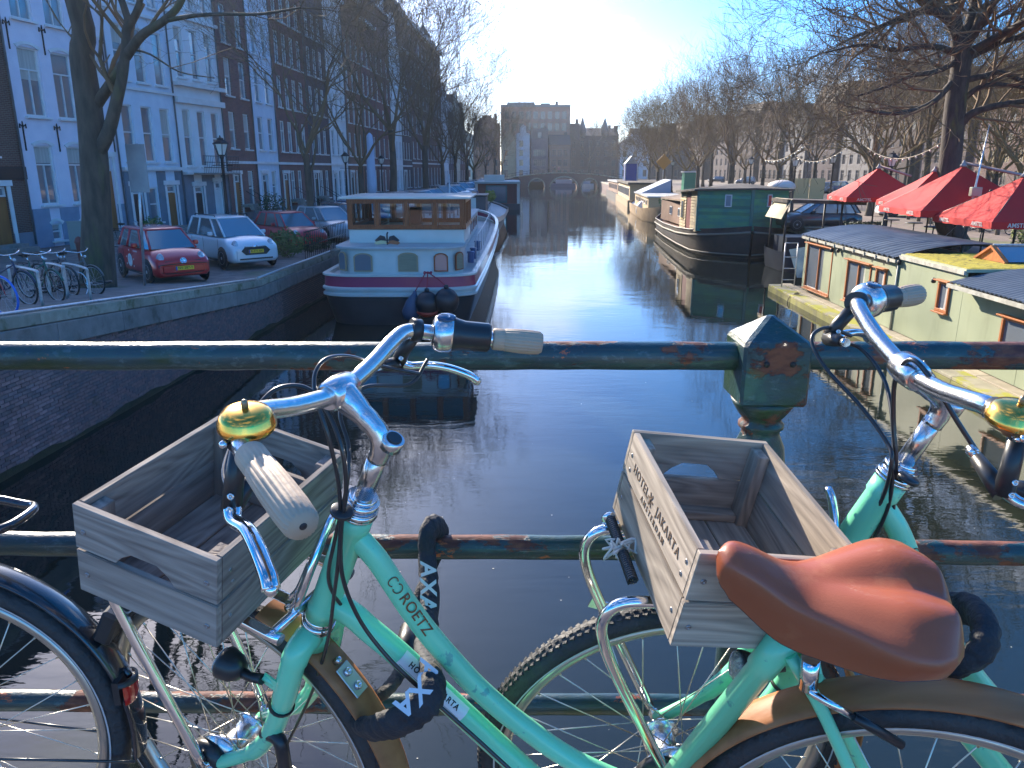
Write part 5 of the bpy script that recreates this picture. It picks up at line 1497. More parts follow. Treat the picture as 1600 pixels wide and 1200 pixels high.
MB().box2((-3.6, 103, 3.35), (-1, 106, 4.1)).build('roof_light', hull_w, b3)
b4 = thing('moored_boat', 'small dark covered boat seen through the middle arch of the bridge', 'boat', (14.5, 226, 0))
MB().box2((9.5, 225, -.2), (18.5, 228, .9)).build('hull', M('boat_blue', (.08, .12, .2), .5), b4); MB().box2((12.5, 225.3, .9), (17, 227.6, 1.9)).build('canopy', M('canopy_grey', (.3, .33, .38), .7), b4)
b5 = thing('moored_boat', 'little white boat seen through the right arch of the bridge', 'boat', (21, 228, 0))
MB().box2((18.8, 227, -.2), (23.4, 229.5, .8)).build('hull', hull_w, b5); MB().box2((19.6, 227.3, .8), (22.4, 229.2, 1.4)).build('canopy', M('canopy_grey'), b5)

# ================================================================== GREEN WOODEN HOUSEBOAT (right)
tar = M('tarred_hull', (.035, .03, .03), .55, col2=(.055, .045, .038), ns=2.5, bump=.3, bs=12, col3=(.10, .055, .03), ns3=1.3, lo3=.58, hi3=.75)
plk = M('green_board', (.035, .19, .15), .55, col2=(.07, .28, .12), ns=1.3, stretch=(1, 1, 3), rand=.3, bump=.25, bs=20)
plk_lit = M('sunlit_board', (.34, .26, .13), .75, col2=(.24, .18, .09), ns=3, rand=.2, bump=.25, bs=20)  # yellow sunlight on the left side's boards is put into their colour
gb = thing('houseboat', 'old dark hulled houseboat with green overlapping boards and a low brown roof', 'houseboat', (13, 43, 0))
def gax(y): return 13.15 + (y - 43) * .052
gsec = [(42.7, .06, 1.75), (43.4, 1.2, 1.62), (44.4, 2.3, 1.5), (46, 2.85, 1.38), (50, 3.0, 1.2), (56, 3.0, 1.08), (62, 2.8, 1.05), (65.5, 1.9, 1.25), (67.5, .8, 1.7), (68.2, .1, 2.1)]
mb = MB()
mb.grid([[(gax(y) + s_ * w_ * k_, y + dy, z) for s_, k_, z, dy in ((-1, 1.0, zt_, 0), (-1, .99, zt_ * .55, .05), (-1, .93, .15, .15), (-1, .85, -.4, .3), (1, .85, -.4, .3), (1, .93, .15, .15), (1, .99, zt_ * .55, .05), (1, 1.0, zt_, 0))] for y, w_, zt_ in gsec], True)
mb.build('hull', tar, gb, fix=True)
for s_ in (-1, 1):
    MB().tube([(gax(y) + s_ * (w_ + .04), y, zt_ - .28) for y, w_, zt_ in gsec], .06, 6).build('rubbing_strake', M('strake_grey', (.22, .20, .16), .7), gb)
    MB().tube([(gax(y) + s_ * (w_ * .97 + .04), y + .1, .22) for y, w_, zt_ in gsec], .045, 6).build('lower_strake', M('strake_grey'), gb)
    MB().tube([(gax(y) + s_ * w_, y, zt_ + .02) for y, w_, zt_ in gsec], .05, 6).build('gunwale', tar, gb)
mb = MB(); mb.grid([[(gax(y) + s_ * w_ * .97, y, zt_ - .22) for s_ in (-1, 1)] for y, w_, zt_ in gsec]); mb.build('deck', M('deck_rust', (.22, .11, .07), .8, col2=(.16, .08, .05), ns=4), gb)
# cabin plan: bow wedge then straight sides
cp = [(gax(43) - .0, 43.25), (gax(45) - 2.65, 45.0), (gax(50) - 2.75, 50.2)]
cpr = [(gax(43) - .0, 43.25), (gax(45) + 2.5, 45.2), (gax(52) + 2.6, 52.0)]
def boards(P, Q, z0, z1, nb, mat, lean=.02, flip=1, name='board'):
    P, Q = Vector((P[0], P[1], 0)), Vector((Q[0], Q[1], 0)); d = (Q - P); L_ = d.length; d.normalize(); nrm = Vector((d.y, -d.x, 0)) * flip
    hb = (z1 - z0) / nb
    for i in range(nb):
        z = z0 + i * hb
        a, b = P - d * .01 + nrm * .075, Q + d * .01 + nrm * .075
        m_ = MB()
        vs = [a + Vector((0, 0, z - .015)), b + Vector((0, 0, z - .015)), b - nrm * .06 + Vector((0, 0, z + hb)), a - nrm * .06 + Vector((0, 0, z + hb)),
              a - nrm * .03 + Vector((0, 0, z - .015)), b - nrm * .03 + Vector((0, 0, z - .015)), b - nrm * .08 + Vector((0, 0, z + hb)), a - nrm * .08 + Vector((0, 0, z + hb))]
        m_.add(vs, [(0, 1, 2, 3), (4, 7, 6, 5), (0, 4, 5, 1), (2, 6, 7, 3), (0, 3, 7, 4), (1, 5, 6, 2)])
        m_.build(name, mat, gb)
zc = 3.55
boards(cp[0], cp[1], 1.42, 3.78, 13, plk, flip=-1)
boards(cpr[0], cpr[1], 1.42, 3.78, 13, plk, flip=1)
boards(cp[1], (gax(46.8) - 2.68, 46.8), 1.35, 3.6, 13, plk_lit, flip=-1)
boards((gax(48.3) - 2.72, 48.3), cp[2], 1.25, 3.5, 13, plk_lit, flip=-1)
boards(cpr[1], cpr[2], 1.35, 3.6, 13, plk, flip=1)
MB().box((cp[0][0], 43.2, 2.6), (.16, .16, 2.4)).build('corner_post', M('teal_paint', (.02, .16, .14), .5), gb)
MB().box((cp[1][0], 44.98, 2.55), (.13, .13, 2.3)).build('corner_post', M('teal_paint'), gb)
mb = MB().add([(cp[0][0], 43.3, 1.3), (cp[1][0] + .05, 45.05, 1.3), (cp[2][0] + .05, 50.2, 1.3), (cpr[2][0] - .05, 52, 1.3), (cpr[1][0] - .05, 45.2, 1.3),
               (cp[0][0], 43.3, 3.8), (cp[1][0] + .05, 45.05, 3.8), (cp[2][0] + .05, 50.2, 3.5), (cpr[2][0] - .05, 52, 3.5), (cpr[1][0] - .05, 45.2, 3.8)],
              [(0, 1, 6, 5), (1, 2, 7, 6), (2, 3, 8, 7), (3, 4, 9, 8), (4, 0, 5, 9)]).build('cabin_core', M('dark_wood', (.05, .04, .035), .8), gb)
MB().box((gax(47.5) - 2.66, 47.55, 2.3), (.08, 1.3, 2.0)).build('door', M('maroon_paint', (.16, .03, .03), .6), gb)
f = MB().box((gax(49.2) - 2.80, 49.2, 2.4), (.08, .7, 1.2)).build('window', M('ochre_frame', (.45, .33, .14), .6), gb); MB().box((gax(49.2) - 2.85, 49.2, 2.4), (.03, .5, 1.0)).build('pane', glass, f)
def wedge_window(P, Q, t, z, fm_, gm_, flip):
    P, Q = Vector((P[0], P[1], 0)), Vector((Q[0], Q[1], 0)); d = (Q - P).normalized(); nrm = Vector((d.y, -d.x, 0)) * flip; c = P + (Q - P) * t + nrm * .08
    X = basis((c.x, c.y, z), d, -nrm, (0, 0, 1))
    f = MB().box((0, 0, .36), (.05, .06, .62), X=X @ Matrix.Translation((-.17, 0, 0))).box((0, 0, .36), (.05, .06, .62), X=X @ Matrix.Translation((.17, 0, 0))).box((0, 0, .05), (.38, .06, .05), X=X).box((0, 0, .67), (.38, .06, .05), X=X).build('window', fm_, gb)
    MB().box((0, .0, .36), (.30, .03, .58), X=X).build('pane', gm_, f)
wedge_window(cp[0], cp[1], .42, 2.75, white_p, glass, -1)
wedge_window(cpr[0], cpr[1], .45, 2.75, white_p, M('red_curtain', (.55, .05, .04), .7), 1)
roof_d = M('roof_felt', (.045, .04, .038), .8, col2=(.09, .075, .06), ns=3, bump=.3, bs=15)
mb = MB()
for z_, k_ in ((0, 1), ):
    top = [(cp[0][0], 42.95, 3.82), (cp[1][0] - .3, 44.8, 3.72), (cp[2][0] - .35, 50.4, 3.5), (gax(50) - 1.0, 50.4, 3.72), (gax(46), 46, 4.02), (gax(52), 52.2, 3.85), (cpr[1][0] + .3, 45.0, 3.72), (cpr[2][0] + .35, 52.2, 3.5)]
    bot = [(x, y, z - .1) for x, y, z in top]
    mb.add(top + bot, [(0, 4, 1), (1, 4, 3, 2), (3, 4, 5), (0, 6, 4), (4, 6, 7, 5), (8, 9, 12), (0, 1, 9, 8), (1, 2, 10, 9), (0, 8, 14, 6), (6, 14, 15, 7), (8, 12, 14), (9, 10, 11, 12), (12, 13, 15, 14), (2, 3, 11, 10), (3, 5, 13, 11), (5, 7, 15, 13)])
mb.build('roof', roof_d, gb, fix=True)
# low rear cabin with flat brown roof
MB().box2((gax(56) - 1.9, 50.4, 1.0), (gax(56) + 2.0, 63, 2.45)).build('rear_cabin', M('brown_cabin', (.17, .10, .07), .8, col2=(.22, .13, .09), ns=3), gb)
mb = MB(); mb.add([(gax(52) - 2.35, 50.2, 2.9), (gax(62) - 2.1, 64, 2.62), (gax(62) + 2.2, 64, 2.62), (gax(52) + 2.4, 50.2, 2.9), (gax(52) - 2.35, 50.2, 2.78), (gax(62) - 2.1, 64, 2.5), (gax(62) + 2.2, 64, 2.5), (gax(52) + 2.4, 50.2, 2.78), (gax(52), 50.2, 3.25), (gax(62), 64, 2.95)],
                  [(0, 1, 9, 8), (8, 9, 2, 3), (4, 7, 6, 5), (0, 4, 5, 1), (0, 8, 3, 7, 4), (1, 5, 6, 2, 9), (2, 6, 7, 3)]).build('rear_roof', M('brown_roof', (.22, .15, .10), .85, col2=(.16, .11, .08), ns=3), gb)
for i in range(3):
    y = 53 + i * 3
    f = MB().box((gax(56) - 1.92, y, 1.85), (.05, .8, .6)).build('window', white_p, gb); MB().box((gax(56) - 1.96, y, 1.85), (.02, .65, .45)).build('pane', glass, f)
MB().tube([(gax(63) - 1.5, 64.5, 1.1), (gax(63) - 1.5, 64.5, 1.6), (gax(63) - .9, 64.8, 1.6)], .05, 6).build('davit', iron, gb)
dm = MB().ball((16.8, 49.5, 3.75), .85, 16, .5).build('white_dome', M('white_tarp', (.62, .56, .52), .7)); tag(dm, 'rounded white tarpaulin showing above the green houseboat roof', 'tarpaulin')

# ---- barges beyond
b6 = thing('houseboat', 'long low barge with pale brown sides and small windows beyond the green houseboat', 'houseboat', (15.5, 72, 0))
def bx_(y): return 14.4 + (y - 70) * .075
mb = MB(); secs = [(70.5, .2, 1.7), (72.5, 1.6, 1.4), (76, 2.4, 1.2), (92, 2.4, 1.1), (96, 1.2, 1.5), (97.5, .1, 1.8)]
mb.grid([[(bx_(y) + s_ * w_ * k_, y, z) for s_, k_, z in ((-1, 1.0, zt_), (-1, .96, .15), (-1, .85, -.4), (1, .85, -.4), (1, .96, .15), (1, 1.0, zt_))] for y, w_, zt_ in secs], True); mb.build('hull', M('hull_tan', (.36, .25, .14), .7, col2=(.26, .18, .11), ns=2), b6)
mb = MB(); mb.grid([[(bx_(y) + s_ * w_ * .97, y, zt_ - .2) for s_ in (-1, 1)] for y, w_, zt_ in secs]); mb.build('deck', deck_g, b6)
X6 = Matrix.Translation((bx_(84), 84, 0)) @ Matrix.Rotation(R(-4.3), 4, 'Z')
MB().box2((-1.8, -9, 1), (1.8, 7, 2.2), X=X6).build('cabin', M('cabin_tan', (.44, .32, .18), .7), b6); MB().box2((-1.95, -9.2, 2.2), (1.95, 7.2, 2.32), X=X6).build('roof', deck_g, b6)
for i in range(7):
    f = MB().box((-1.82, -7.5 + i * 2, 1.7), (.05, .8, .5), X=X6).build('window', white_p, b6); MB().box((-1.86, -7.5 + i * 2, 1.7), (.02, .65, .38), X=X6).build('pane', glass, b6)
MB().add([X6 @ Vector(p) for p in ((-1.6, 2, 2.3), (1.6, 2, 2.3), (1.6, 2, 3.7), (-1.6, 9, 2.3), (1.6, 9, 2.3), (1.6, 9, 3.7))], [(0, 1, 2), (3, 5, 4), (0, 2, 5, 3), (1, 4, 5, 2), (0, 3, 4, 1)]).build('lean_to_roof', M('blue_grey_tarp', (.25, .30, .40), .6), b6)
bush('deck_plant', 'green plant tuft on the bow of the long pale brown barge', (14.3, 72.5, 1.4), .8, .8, .5, 350, leaf_d, 21, 'plant', .12)
fw = MB().ball((13.6, 82, .75), .75, 14, 1.25).build('boat_fender', white_p); tag(fw, 'big white fender hanging on the side of the pale brown barge', 'fender')
b7 = thing('houseboat', 'houseboat with a row of sunlit windows and a flat dark roof on the right bank', 'houseboat', (18.5, 105, 0))
X7 = Matrix.Translation((18.6, 116, 0)) @ Matrix.Rotation(R(-4.3), 4, 'Z')
MB().box2((-2.6, -14, -.3), (2.6, 14, .9), X=X7).build('hull', M('hull_tan'), b7)
MB().box2((-2.3, -13, .9), (2.4, 13, 2.9), X=X7).build('cabin', M('cabin_cream', (.50, .38, .22), .7), b7); MB().box2((-2.6, -13.6, 2.9), (2.8, 13.5, 3.15), X=X7).build('roof', roof_d, b7)
for i in range(9):
    f = MB().box((-2.33, -11 + i * 2.7, 1.9), (.06, 1.6, 1.1), X=X7).build('window', white_p, b7); MB().box((-2.38, -11 + i * 2.7, 1.9), (.02, 1.4, .9), X=X7).build('pane', glass, b7)
b8 = thing('houseboat', 'farthest low houseboat on the right, its bow close to the bridge', 'houseboat', (20.5, 145, 0))
X8 = Matrix.Translation((20.9, 148, 0)) @ Matrix.Rotation(R(-3), 4, 'Z')
MB().box2((-2.4, -13, -.3), (2.4, 13, .8), X=X8).build('hull', tar, b8); MB().box2((-2.1, -12, .8), (2.1, 12, 2.6), X=X8).build('cabin', M('brown_cabin'), b8); MB().box2((-2.3, -12.4, 2.6), (2.3, 12.4, 2.8), X=X8).build('roof', deck_g, b8)
for i in range(7): MB().box((-2.13, -9 + i * 3, 1.8), (.06, 1.5, .8), X=X8).build('window', glass, b8)
# ================================================================== OLIVE HOUSEBOAT (right, near)
olive = M('olive_wall', (.275, .31, .20), .6, col2=(.245, .28, .175), ns=1.1, bump=.12, bs=8, stretch=(1, 1, .18), col3=(.19, .21, .13), ns3=2.6, lo3=.54, hi3=.78)
olive_t = M('olive_trim', (.40, .42, .28), .55, col2=(.33, .35, .22), ns=3)
redwood = wood('redwood_frame', (.52, .19, .06), (.30, .10, .035), .5, 14, .1, knots=False, axis=2)
corr = M('corrugated_roof', (.05, .07, .10), .45, col2=(.075, .10, .135), ns=1.2, spec=.5)
moss = M('roof_moss', (.26, .22, .015), .95, col2=(.40, .33, .03), ns=5, col3=(.07, .06, .02), ns3=7, lo3=.56, hi3=.66, bump=1., bs=35)
pale_deck = M('pontoon_edge', (.36, .33, .22), .8, col2=(.28, .25, .17), ns=3, col3=(.33, .32, .03), ns3=1.2, lo3=.48, hi3=.56, bump=.3, bs=20)
ob = thing('houseboat', 'olive green flat walled houseboat with red wood window frames, corrugated and moss covered roofs', 'houseboat', (12.9, 20, 0))
def wx(y): return 10.78 + .038 * (y - 16)
WZ = .32
MB().add([(wx(y) + dx, y, z) for y in (6, 31.3) for dx in (-.75, 4.3) for z in (-.4, .22)], [(0, 1, 3, 2), (4, 6, 7, 5), (0, 4, 5, 1), (2, 3, 7, 6), (0, 2, 6, 4), (1, 5, 7, 3)]).build('pontoon', M('pontoon_dark', (.06, .055, .045), .8, col2=(.09, .08, .06), ns=3), ob)
rg_ = random.Random(2)
y = 6.
while y < 31.2:
    l2 = rg_.uniform(2.2, 3.2)
    yb = min(y + l2 - .012, 31.45)
    MB().add([(wx(q_) + dx, q_, z) for q_ in (y, yb) for dx in (-.85, -.3) for z in (.2, .27)], [(0, 1, 3, 2), (4, 6, 7, 5), (0, 4, 5, 1), (2, 3, 7, 6), (0, 2, 6, 4), (1, 5, 7, 3)]).build('deck_plank', pale_deck, ob, bevel=.006)
    MB().add([(wx(q_) + dx, q_, z) for q_ in (y, yb) for dx in (-.29, .05) for z in (.24, .30)], [(0, 1, 3, 2), (4, 6, 7, 5), (0, 4, 5, 1), (2, 3, 7, 6), (0, 2, 6, 4), (1, 5, 7, 3)]).build('deck_plank', M('deck_board', (.42, .36, .26), .8, col2=(.34, .29, .2), ns=4, rand=.12), ob, bevel=.006)
    MB().add([(wx(q_) + dx, q_, z) for q_ in (y, yb) for dx in (-.86, -.8) for z in (-.05, .19)], [(0, 1, 3, 2), (4, 6, 7, 5), (0, 4, 5, 1), (2, 3, 7, 6), (0, 2, 6, 4), (1, 5, 7, 3)]).build('fascia_plank', M('moss_plank', (.26, .25, .07), .9, col2=(.17, .16, .07), ns=2.2), ob, bevel=.005)
    y += l2
# wall: panels 1.25 m wide with thin seams; window openings are covered by frames standing proud
edges = [6.0, 9.3, 12.7, 15.9, 18.45, 21.95, 25.1, 27.9, 30.0]
for a, b in zip(edges[:-1], edges[1:]):
    top = 2.42 if b <= 22 else 2.28
    if b <= 18.5: top = 2.13
    MB().add([(wx(q_) + dx, q_, z) for q_ in (a + .004, b - .004) for dx in (0, .06) for z in (WZ, top)], [(0, 1, 3, 2), (4, 6, 7, 5), (0, 4, 5, 1), (2, 3, 7, 6), (0, 2, 6, 4), (1, 5, 7, 3)]).build('wall_panel', olive, ob, bevel=.003)
MB().add([(wx(q_) + dx, q_, z) for q_ in (6, 29.97) for dx in (.065, 4.1) for z in (.25, 2.08)], [(0, 1, 3, 2), (4, 6, 7, 5), (0, 4, 5, 1), (2, 3, 7, 6), (0, 2, 6, 4), (1, 5, 7, 3)]).build('cabin_core', olive, ob)
def ob_window(y0, y1, z0, z1, n=1, g=glass):
    """frame proud of the wall, panes set in it; y0 < y1"""
    x = wx((y0 + y1) / 2); t = .07
    f = MB()
    f.box((x - .03, (y0 + y1) / 2, z1 - t / 2), (.07, y1 - y0, t)).box((x - .03, (y0 + y1) / 2, z0 + t / 2), (.07, y1 - y0, t))
    for i in range(n + 1):
        yy_ = y0 + t / 2 + (y1 - y0 - t) * i / n
        f.box((x - .032, yy_, (z0 + z1) / 2), (.065, t, z1 - z0 - 2 * t))
    w_ = f.build('window', redwood, ob, bevel=.006)
    MB().quad((x - .012, y0 + t, z0 + t), (x - .012, y1 - t, z0 + t), (x - .012, y1 - t, z1 - t), (x - .012, y0 + t, z1 - t)).build('pane', g, w_)
    MB().quad((x - .016, y0 + t, z0 + t), (x - .016, y0 + t + (y1 - y0) * .3, z0 + t), (x - .016, y0 + t + (y1 - y0) * .24, z1 - t), (x - .016, y0 + t, z1 - t)).build('curtain', curtain, w_)
    MB().box((x - .09, (y0 + y1) / 2, z1 + .02), (.16, y1 - y0 + .12, .035)).build('drip_board', redwood, w_, bevel=.005)
    MB().box((x - .075, (y0 + y1) / 2, z0 - .02), (.13, y1 - y0 + .08, .035)).build('sill', redwood, w_, bevel=.005)
def yat(px): # distance along the wall seen at photo column px
    k = (px - 800) / 1248.
    return (10.78 - .038 * 16) / (k - .038)
ob_window(27.05, 29.45, .46, 2.12, 2)
ob_window(23.75, 25.5, .62, 1.95, 2)
ob_window(22.65, 23.3, 1.0, 1.95, 1)
ob_window(19.0, 19.55, 1.32, 2.08, 1)
ob_window(15.35, 16.6, .98, 1.72, 1)
ob_window(10.2, 12.0, .9, 1.9, 2)
# roofs
def corr_roof(y0, y1, x0, x1, z0, z1, rise, name, pitch=.36):
    """corrugated sheet arched across the boat: ridges run across (x)"""
    rows = []
    ny = int((y1 - y0) / pitch * 6)
    for i in range(ny + 1):
        y_ = y0 + (y1 - y0) * i / ny
        c = (.05 if pitch > .2 else .028) * abs(math.cos(PI * (y_ - y0) / pitch)) ** .7
        row = []
        for j in range(13):
            t = j / 12
            z = z0 + (z1 - z0) * t + rise * 4 * t * (1 - t)
            row.append((wx(y_) + x0 + (x1 - x0) * t, y_, z + c))
        rows.append(row)
    mb_ = MB(); mb_.grid(rows, True)
    mb_.grid([[(p[0], p[1], p[2] - .02) for p in r_] for r_ in rows], True)
    return mb_.build(name, corr, ob)
corr_roof(21.9, 30.1, -.16, 4.3, 2.36, 2.36, .36, 'corrugated_roof')
corr_roof(6, 18.35, -.42, 4.3, 2.2, 2.3, .30, 'corrugated_roof', .17)
MB().add([(wx(q_) + dx, q_, z) for q_ in (18.4, 21.88) for dx in (-.03, 4.2) for z in (2.42, 2.5)], [(0, 1, 3, 2), (4, 6, 7, 5), (0, 4, 5, 1), (2, 3, 7, 6), (0, 2, 6, 4), (1, 5, 7, 3)]).build('flat_roof_edge', olive_t, ob)
rows = []
rgm = random.Random(8)
for i in range(50):
    y_ = 18.42 + 3.44 * i / 49
    rows.append([(wx(y_) + .02 + 4.1 * j / 50, y_, 2.5 + (0 if i in (0, 49) or j in (0, 50) else .012 + .022 * rgm.random())) for j in range(51)])
mb = MB(); mb.grid(rows, True); mb.build('moss_cover', moss, ob)
# gutters and barge boards
gut = M('gutter_pale', (.46, .45, .38), .6, col2=(.30, .29, .24), ns=6)
MB().add([(wx(q_) + dx, q_, z) for q_ in (21.96, 30.1) for dx in (-.14, -.02) for z in (2.24, 2.33)], [(0, 1, 3, 2), (4, 6, 7, 5), (0, 4, 5, 1), (2, 3, 7, 6), (0, 2, 6, 4), (1, 5, 7, 3)]).build('gutter', gut, ob)
for yy_ in np.arange(22.4, 30, .85): MB().box((wx(yy_) - .16, yy_, 2.27), (.03, .05, .12)).build('gutter_bracket', gut, ob)
MB().add([(wx(q_) + dx, q_, z) for q_ in (6, 18.4) for dx in (-.46, -.40) for z in (2.08, 2.17)], [(0, 1, 3, 2), (4, 6, 7, 5), (0, 4, 5, 1), (2, 3, 7, 6), (0, 2, 6, 4), (1, 5, 7, 3)]).build('gutter', gut, ob)
MB().add([(wx(q_) + dx, q_, z) for q_ in (6, 18.4) for dx in (-.42, .0) for z in (2.12, 2.14)], [(0, 1, 3, 2), (4, 6, 7, 5), (0, 4, 5, 1), (2, 3, 7, 6), (0, 2, 6, 4), (1, 5, 7, 3)]).build('soffit', olive_t, ob)
MB().add([(wx(q_) + dx, q_, z) for q_ in (18.42, 21.9) for dx in (-.07, -.005) for z in (2.36, 2.46)], [(0, 1, 3, 2), (4, 6, 7, 5), (0, 4, 5, 1), (2, 3, 7, 6), (0, 2, 6, 4), (1, 5, 7, 3)]).build('fascia', gut, ob)
# wall lamps
for yy_, zz in ((27.0, 2.12), (26.4, 2.16), (19.75, 2.08), (21.8, 2.3)): MB().lathe([(.03, 0), (.06, .02), (.05, .12), (.02, .14)], 10, Matrix.Translation((wx(yy_) - .09, yy_, zz - .1))).build('wall_lamp', iron, ob)
# skylight: low gabled roof light of red wood and glass on the moss roof
sk = MB(); sx0, sy0, sy1 = 12.35, 19.35, 20.6
sk.add([(sx0, sy0, 2.53), (sx0, sy1, 2.53), (sx0, (sy0 + sy1) / 2, 2.88), (sx0 + .06, sy0, 2.53), (sx0 + .06, sy1, 2.53), (sx0 + .06, (sy0 + sy1) / 2, 2.88)], [(0, 1, 2), (3, 5, 4), (0, 2, 5, 3), (1, 4, 5, 2)])
for s_, ya in ((-1, sy0), (1, sy1)):
    ym = (sy0 + sy1) / 2
    sk.add([(sx0 - .06, ya - .03 * -s_, 2.5), (sx0 - .06, ym, 2.86), (sx0 - .06, ym, 2.93), (sx0 - .06, ya + .05 * s_, 2.56), (sx0 + .03, ya, 2.5), (sx0 + .03, ym, 2.86), (sx0 + .03, ym, 2.93), (sx0 + .03, ya + .05 * s_, 2.56)], [(0, 1, 2, 3), (4, 7, 6, 5), (0, 3, 7, 4), (3, 2, 6, 7), (0, 4, 5, 1)])
skl = sk.build('skylight', redwood, ob)
ym = (sy0 + sy1) / 2
for ya in (sy0, sy1): MB().quad((sx0 + .02, ya, 2.56), (15.1, ya, 2.56), (15.1, ym, 2.9), (sx0 + .02, ym, 2.9)).build('pane', glass, skl)
for k in range(4): MB().tube([(sx0 + .05 + k * .9, sy0, 2.58), (sx0 + .05 + k * .9, ym, 2.92), (sx0 + .05 + k * .9, sy1, 2.58)], .022, 4).build('glazing_bar', redwood, skl)
MB().tube([(sx0, ym, 2.93), (15.1, ym, 2.93)], .03, 6).build('ridge', galv, skl)
MB().lathe([(.13, 2.5), (.13, 2.78), (.16, 2.8), (.16, 2.86)], 12, Matrix.Translation((14.3, 21.4, 0))).build('vent_pipe', trimb, ob)
# ladder-like railing at the far end
fr_ = MB()
for dy in (30.2, 31.1):
    for z in (.6, 1.05, 1.5): pass
for xx in (wx(30.6) - .55, wx(30.6) - .05): fr_.tube([(xx, 30.7, .25), (xx, 30.7, 2.0)], .022, 6)
for z in (.55, 1.0, 1.45, 2.0): fr_.tube([(wx(30.6) - .55, 30.7, z), (wx(30.6) - .05, 30.7, z)], .02, 6)
fr_.build('end_railing', galv, ob)
rope_t = M('tan_rope', (.30, .24, .15), .9)
for yq in (28.6, 21.4, 14.2):
    MB().tube(spline([(wx(yq) - .7, yq, .28), (wx(yq) - .88, yq, .2), (wx(yq) - .92, yq + .1, -.1)], 4), .018, 6).tube([(wx(yq) - .62 + .09 * math.cos(t_), yq + .09 * math.sin(t_), .295 + .004 * t_) for t_ in np.linspace(0, 14, 40)], .014, 5).build('mooring_rope', rope_t, ob)
MB().tube([(wx(21.95) - .03, 21.95, 2.25), (wx(21.95) - .03, 21.95, .3)], .03, 7).build('downpipe', gut, ob)

# ---- small boat with cream canopy and dark car behind, between the two houseboats
cbt = thing('moored_boat', 'dark boat with a cream edged flat canopy between the green and the olive houseboat', 'boat', (14.4, 39.5, 0))
mb = MB(); secs = [(36.0, .1, 1.2), (36.8, 1.0, 1.0), (38, 1.35, .95), (40, 1.35, 1.0), (40.6, 1.1, 1.05)]
mb.grid([[(14.3 + s_ * w_ * k_, y, z) for s_, k_, z in ((-1, 1.0, zt_), (-1, .92, .1), (-1, .8, -.3), (1, .8, -.3), (1, .92, .1), (1, 1.0, zt_))] for y, w_, zt_ in secs], True); mb.build('hull', M('boat_navy', (.015, .025, .045), .4), cbt, fix=True)
MB().add([(13.1, 37.6, 3.25), (16.9, 37.6, 3.15), (16.9, 39.9, 3.15), (13.1, 39.9, 3.25), (13.1, 37.6, 3.42), (16.9, 37.6, 3.3), (16.9, 39.9, 3.3), (13.1, 39.9, 3.42)], [(0, 3, 2, 1), (4, 5, 6, 7), (0, 1, 5, 4), (1, 2, 6, 5), (2, 3, 7, 6), (3, 0, 4, 7)]).build('canopy_roof', roof_d, cbt)
MB().add([(12.85, 37.5, 2.5), (12.85, 39.9, 2.5), (13.3, 37.5, 3.43), (13.3, 39.9, 3.43)], [(0, 1, 3, 2)]).build('canopy_side', M('cream_canvas', (.58, .48, .30), .8), cbt)
for x in (13.15, 15.8):
    for y in (37.7, 39.8): MB().tube([(x, y, .7), (x, y, 3.2)], .05, 6).build('canopy_post', trimb, cbt)
MB().box2((13.4, 38.0, .8), (15.5, 39.9, 1.6)).build('covered_seats', M('boat_navy'), cbt)
mooring = MB().add([(12.4, 33.5, .25), (13.9, 33.2, .25), (14.3, 36.0, 1.45), (12.9, 36.2, 1.2)], [(0, 1, 2, 3), (3, 2, 1, 0)]).build('tarpaulin', M('teal_tarp', (.06, .14, .17), .7, col2=(.04, .10, .13), ns=3)); tag(mooring, 'blue grey tarpaulin slung between the olive houseboat and the dark boat', 'tarpaulin')
dk = copy_tree(protos['dark']); dk.location = (16.9, 43.3, 1.6); dk.rotation_euler = (0, 0, R(178)); dk['label'] = 'dark estate car on the right quay beyond the cream edged canopy'; dk['group'] = 'cars on the right bank'
wc1 = copy_tree(protos['white']); wc1.location = (28.0, 55.5, 1.6); wc1.rotation_euler = (0, 0, R(176)); wc1['label'] = 'white car left of the two parked behind the second red parasol'; wc1['group'] = 'cars on the right bank'
wc2 = copy_tree(protos['white']); wc2.location = (31.8, 54.0, 1.6); wc2.rotation_euler = (0, 0, R(172)); wc2['label'] = 'white car right of the two parked behind the third red parasol'; wc2['group'] = 'cars on the right bank'
for i, (k, px, py, lab) in enumerate([('silver', 1275, 302, 'silver car parked between the tree trunks left of the first parasol'), ('blue', 1302, 300, 'dark blue car directly over the tip of the first parasol'), ('grey', 1165, 288, 'tall grey car behind the far lanterns'), ('dark', 1120, 285, 'black car under the trees above the green houseboat'), ('teal', 1235, 297, 'teal car near the yellow hoarding')]):
    o = copy_tree(protos[k]); o.location = G(px, py, 1.6); o.rotation_euler = (0, 0, R(175 - i * 7)); o['label'] = lab; o['group'] = 'cars on the right bank'

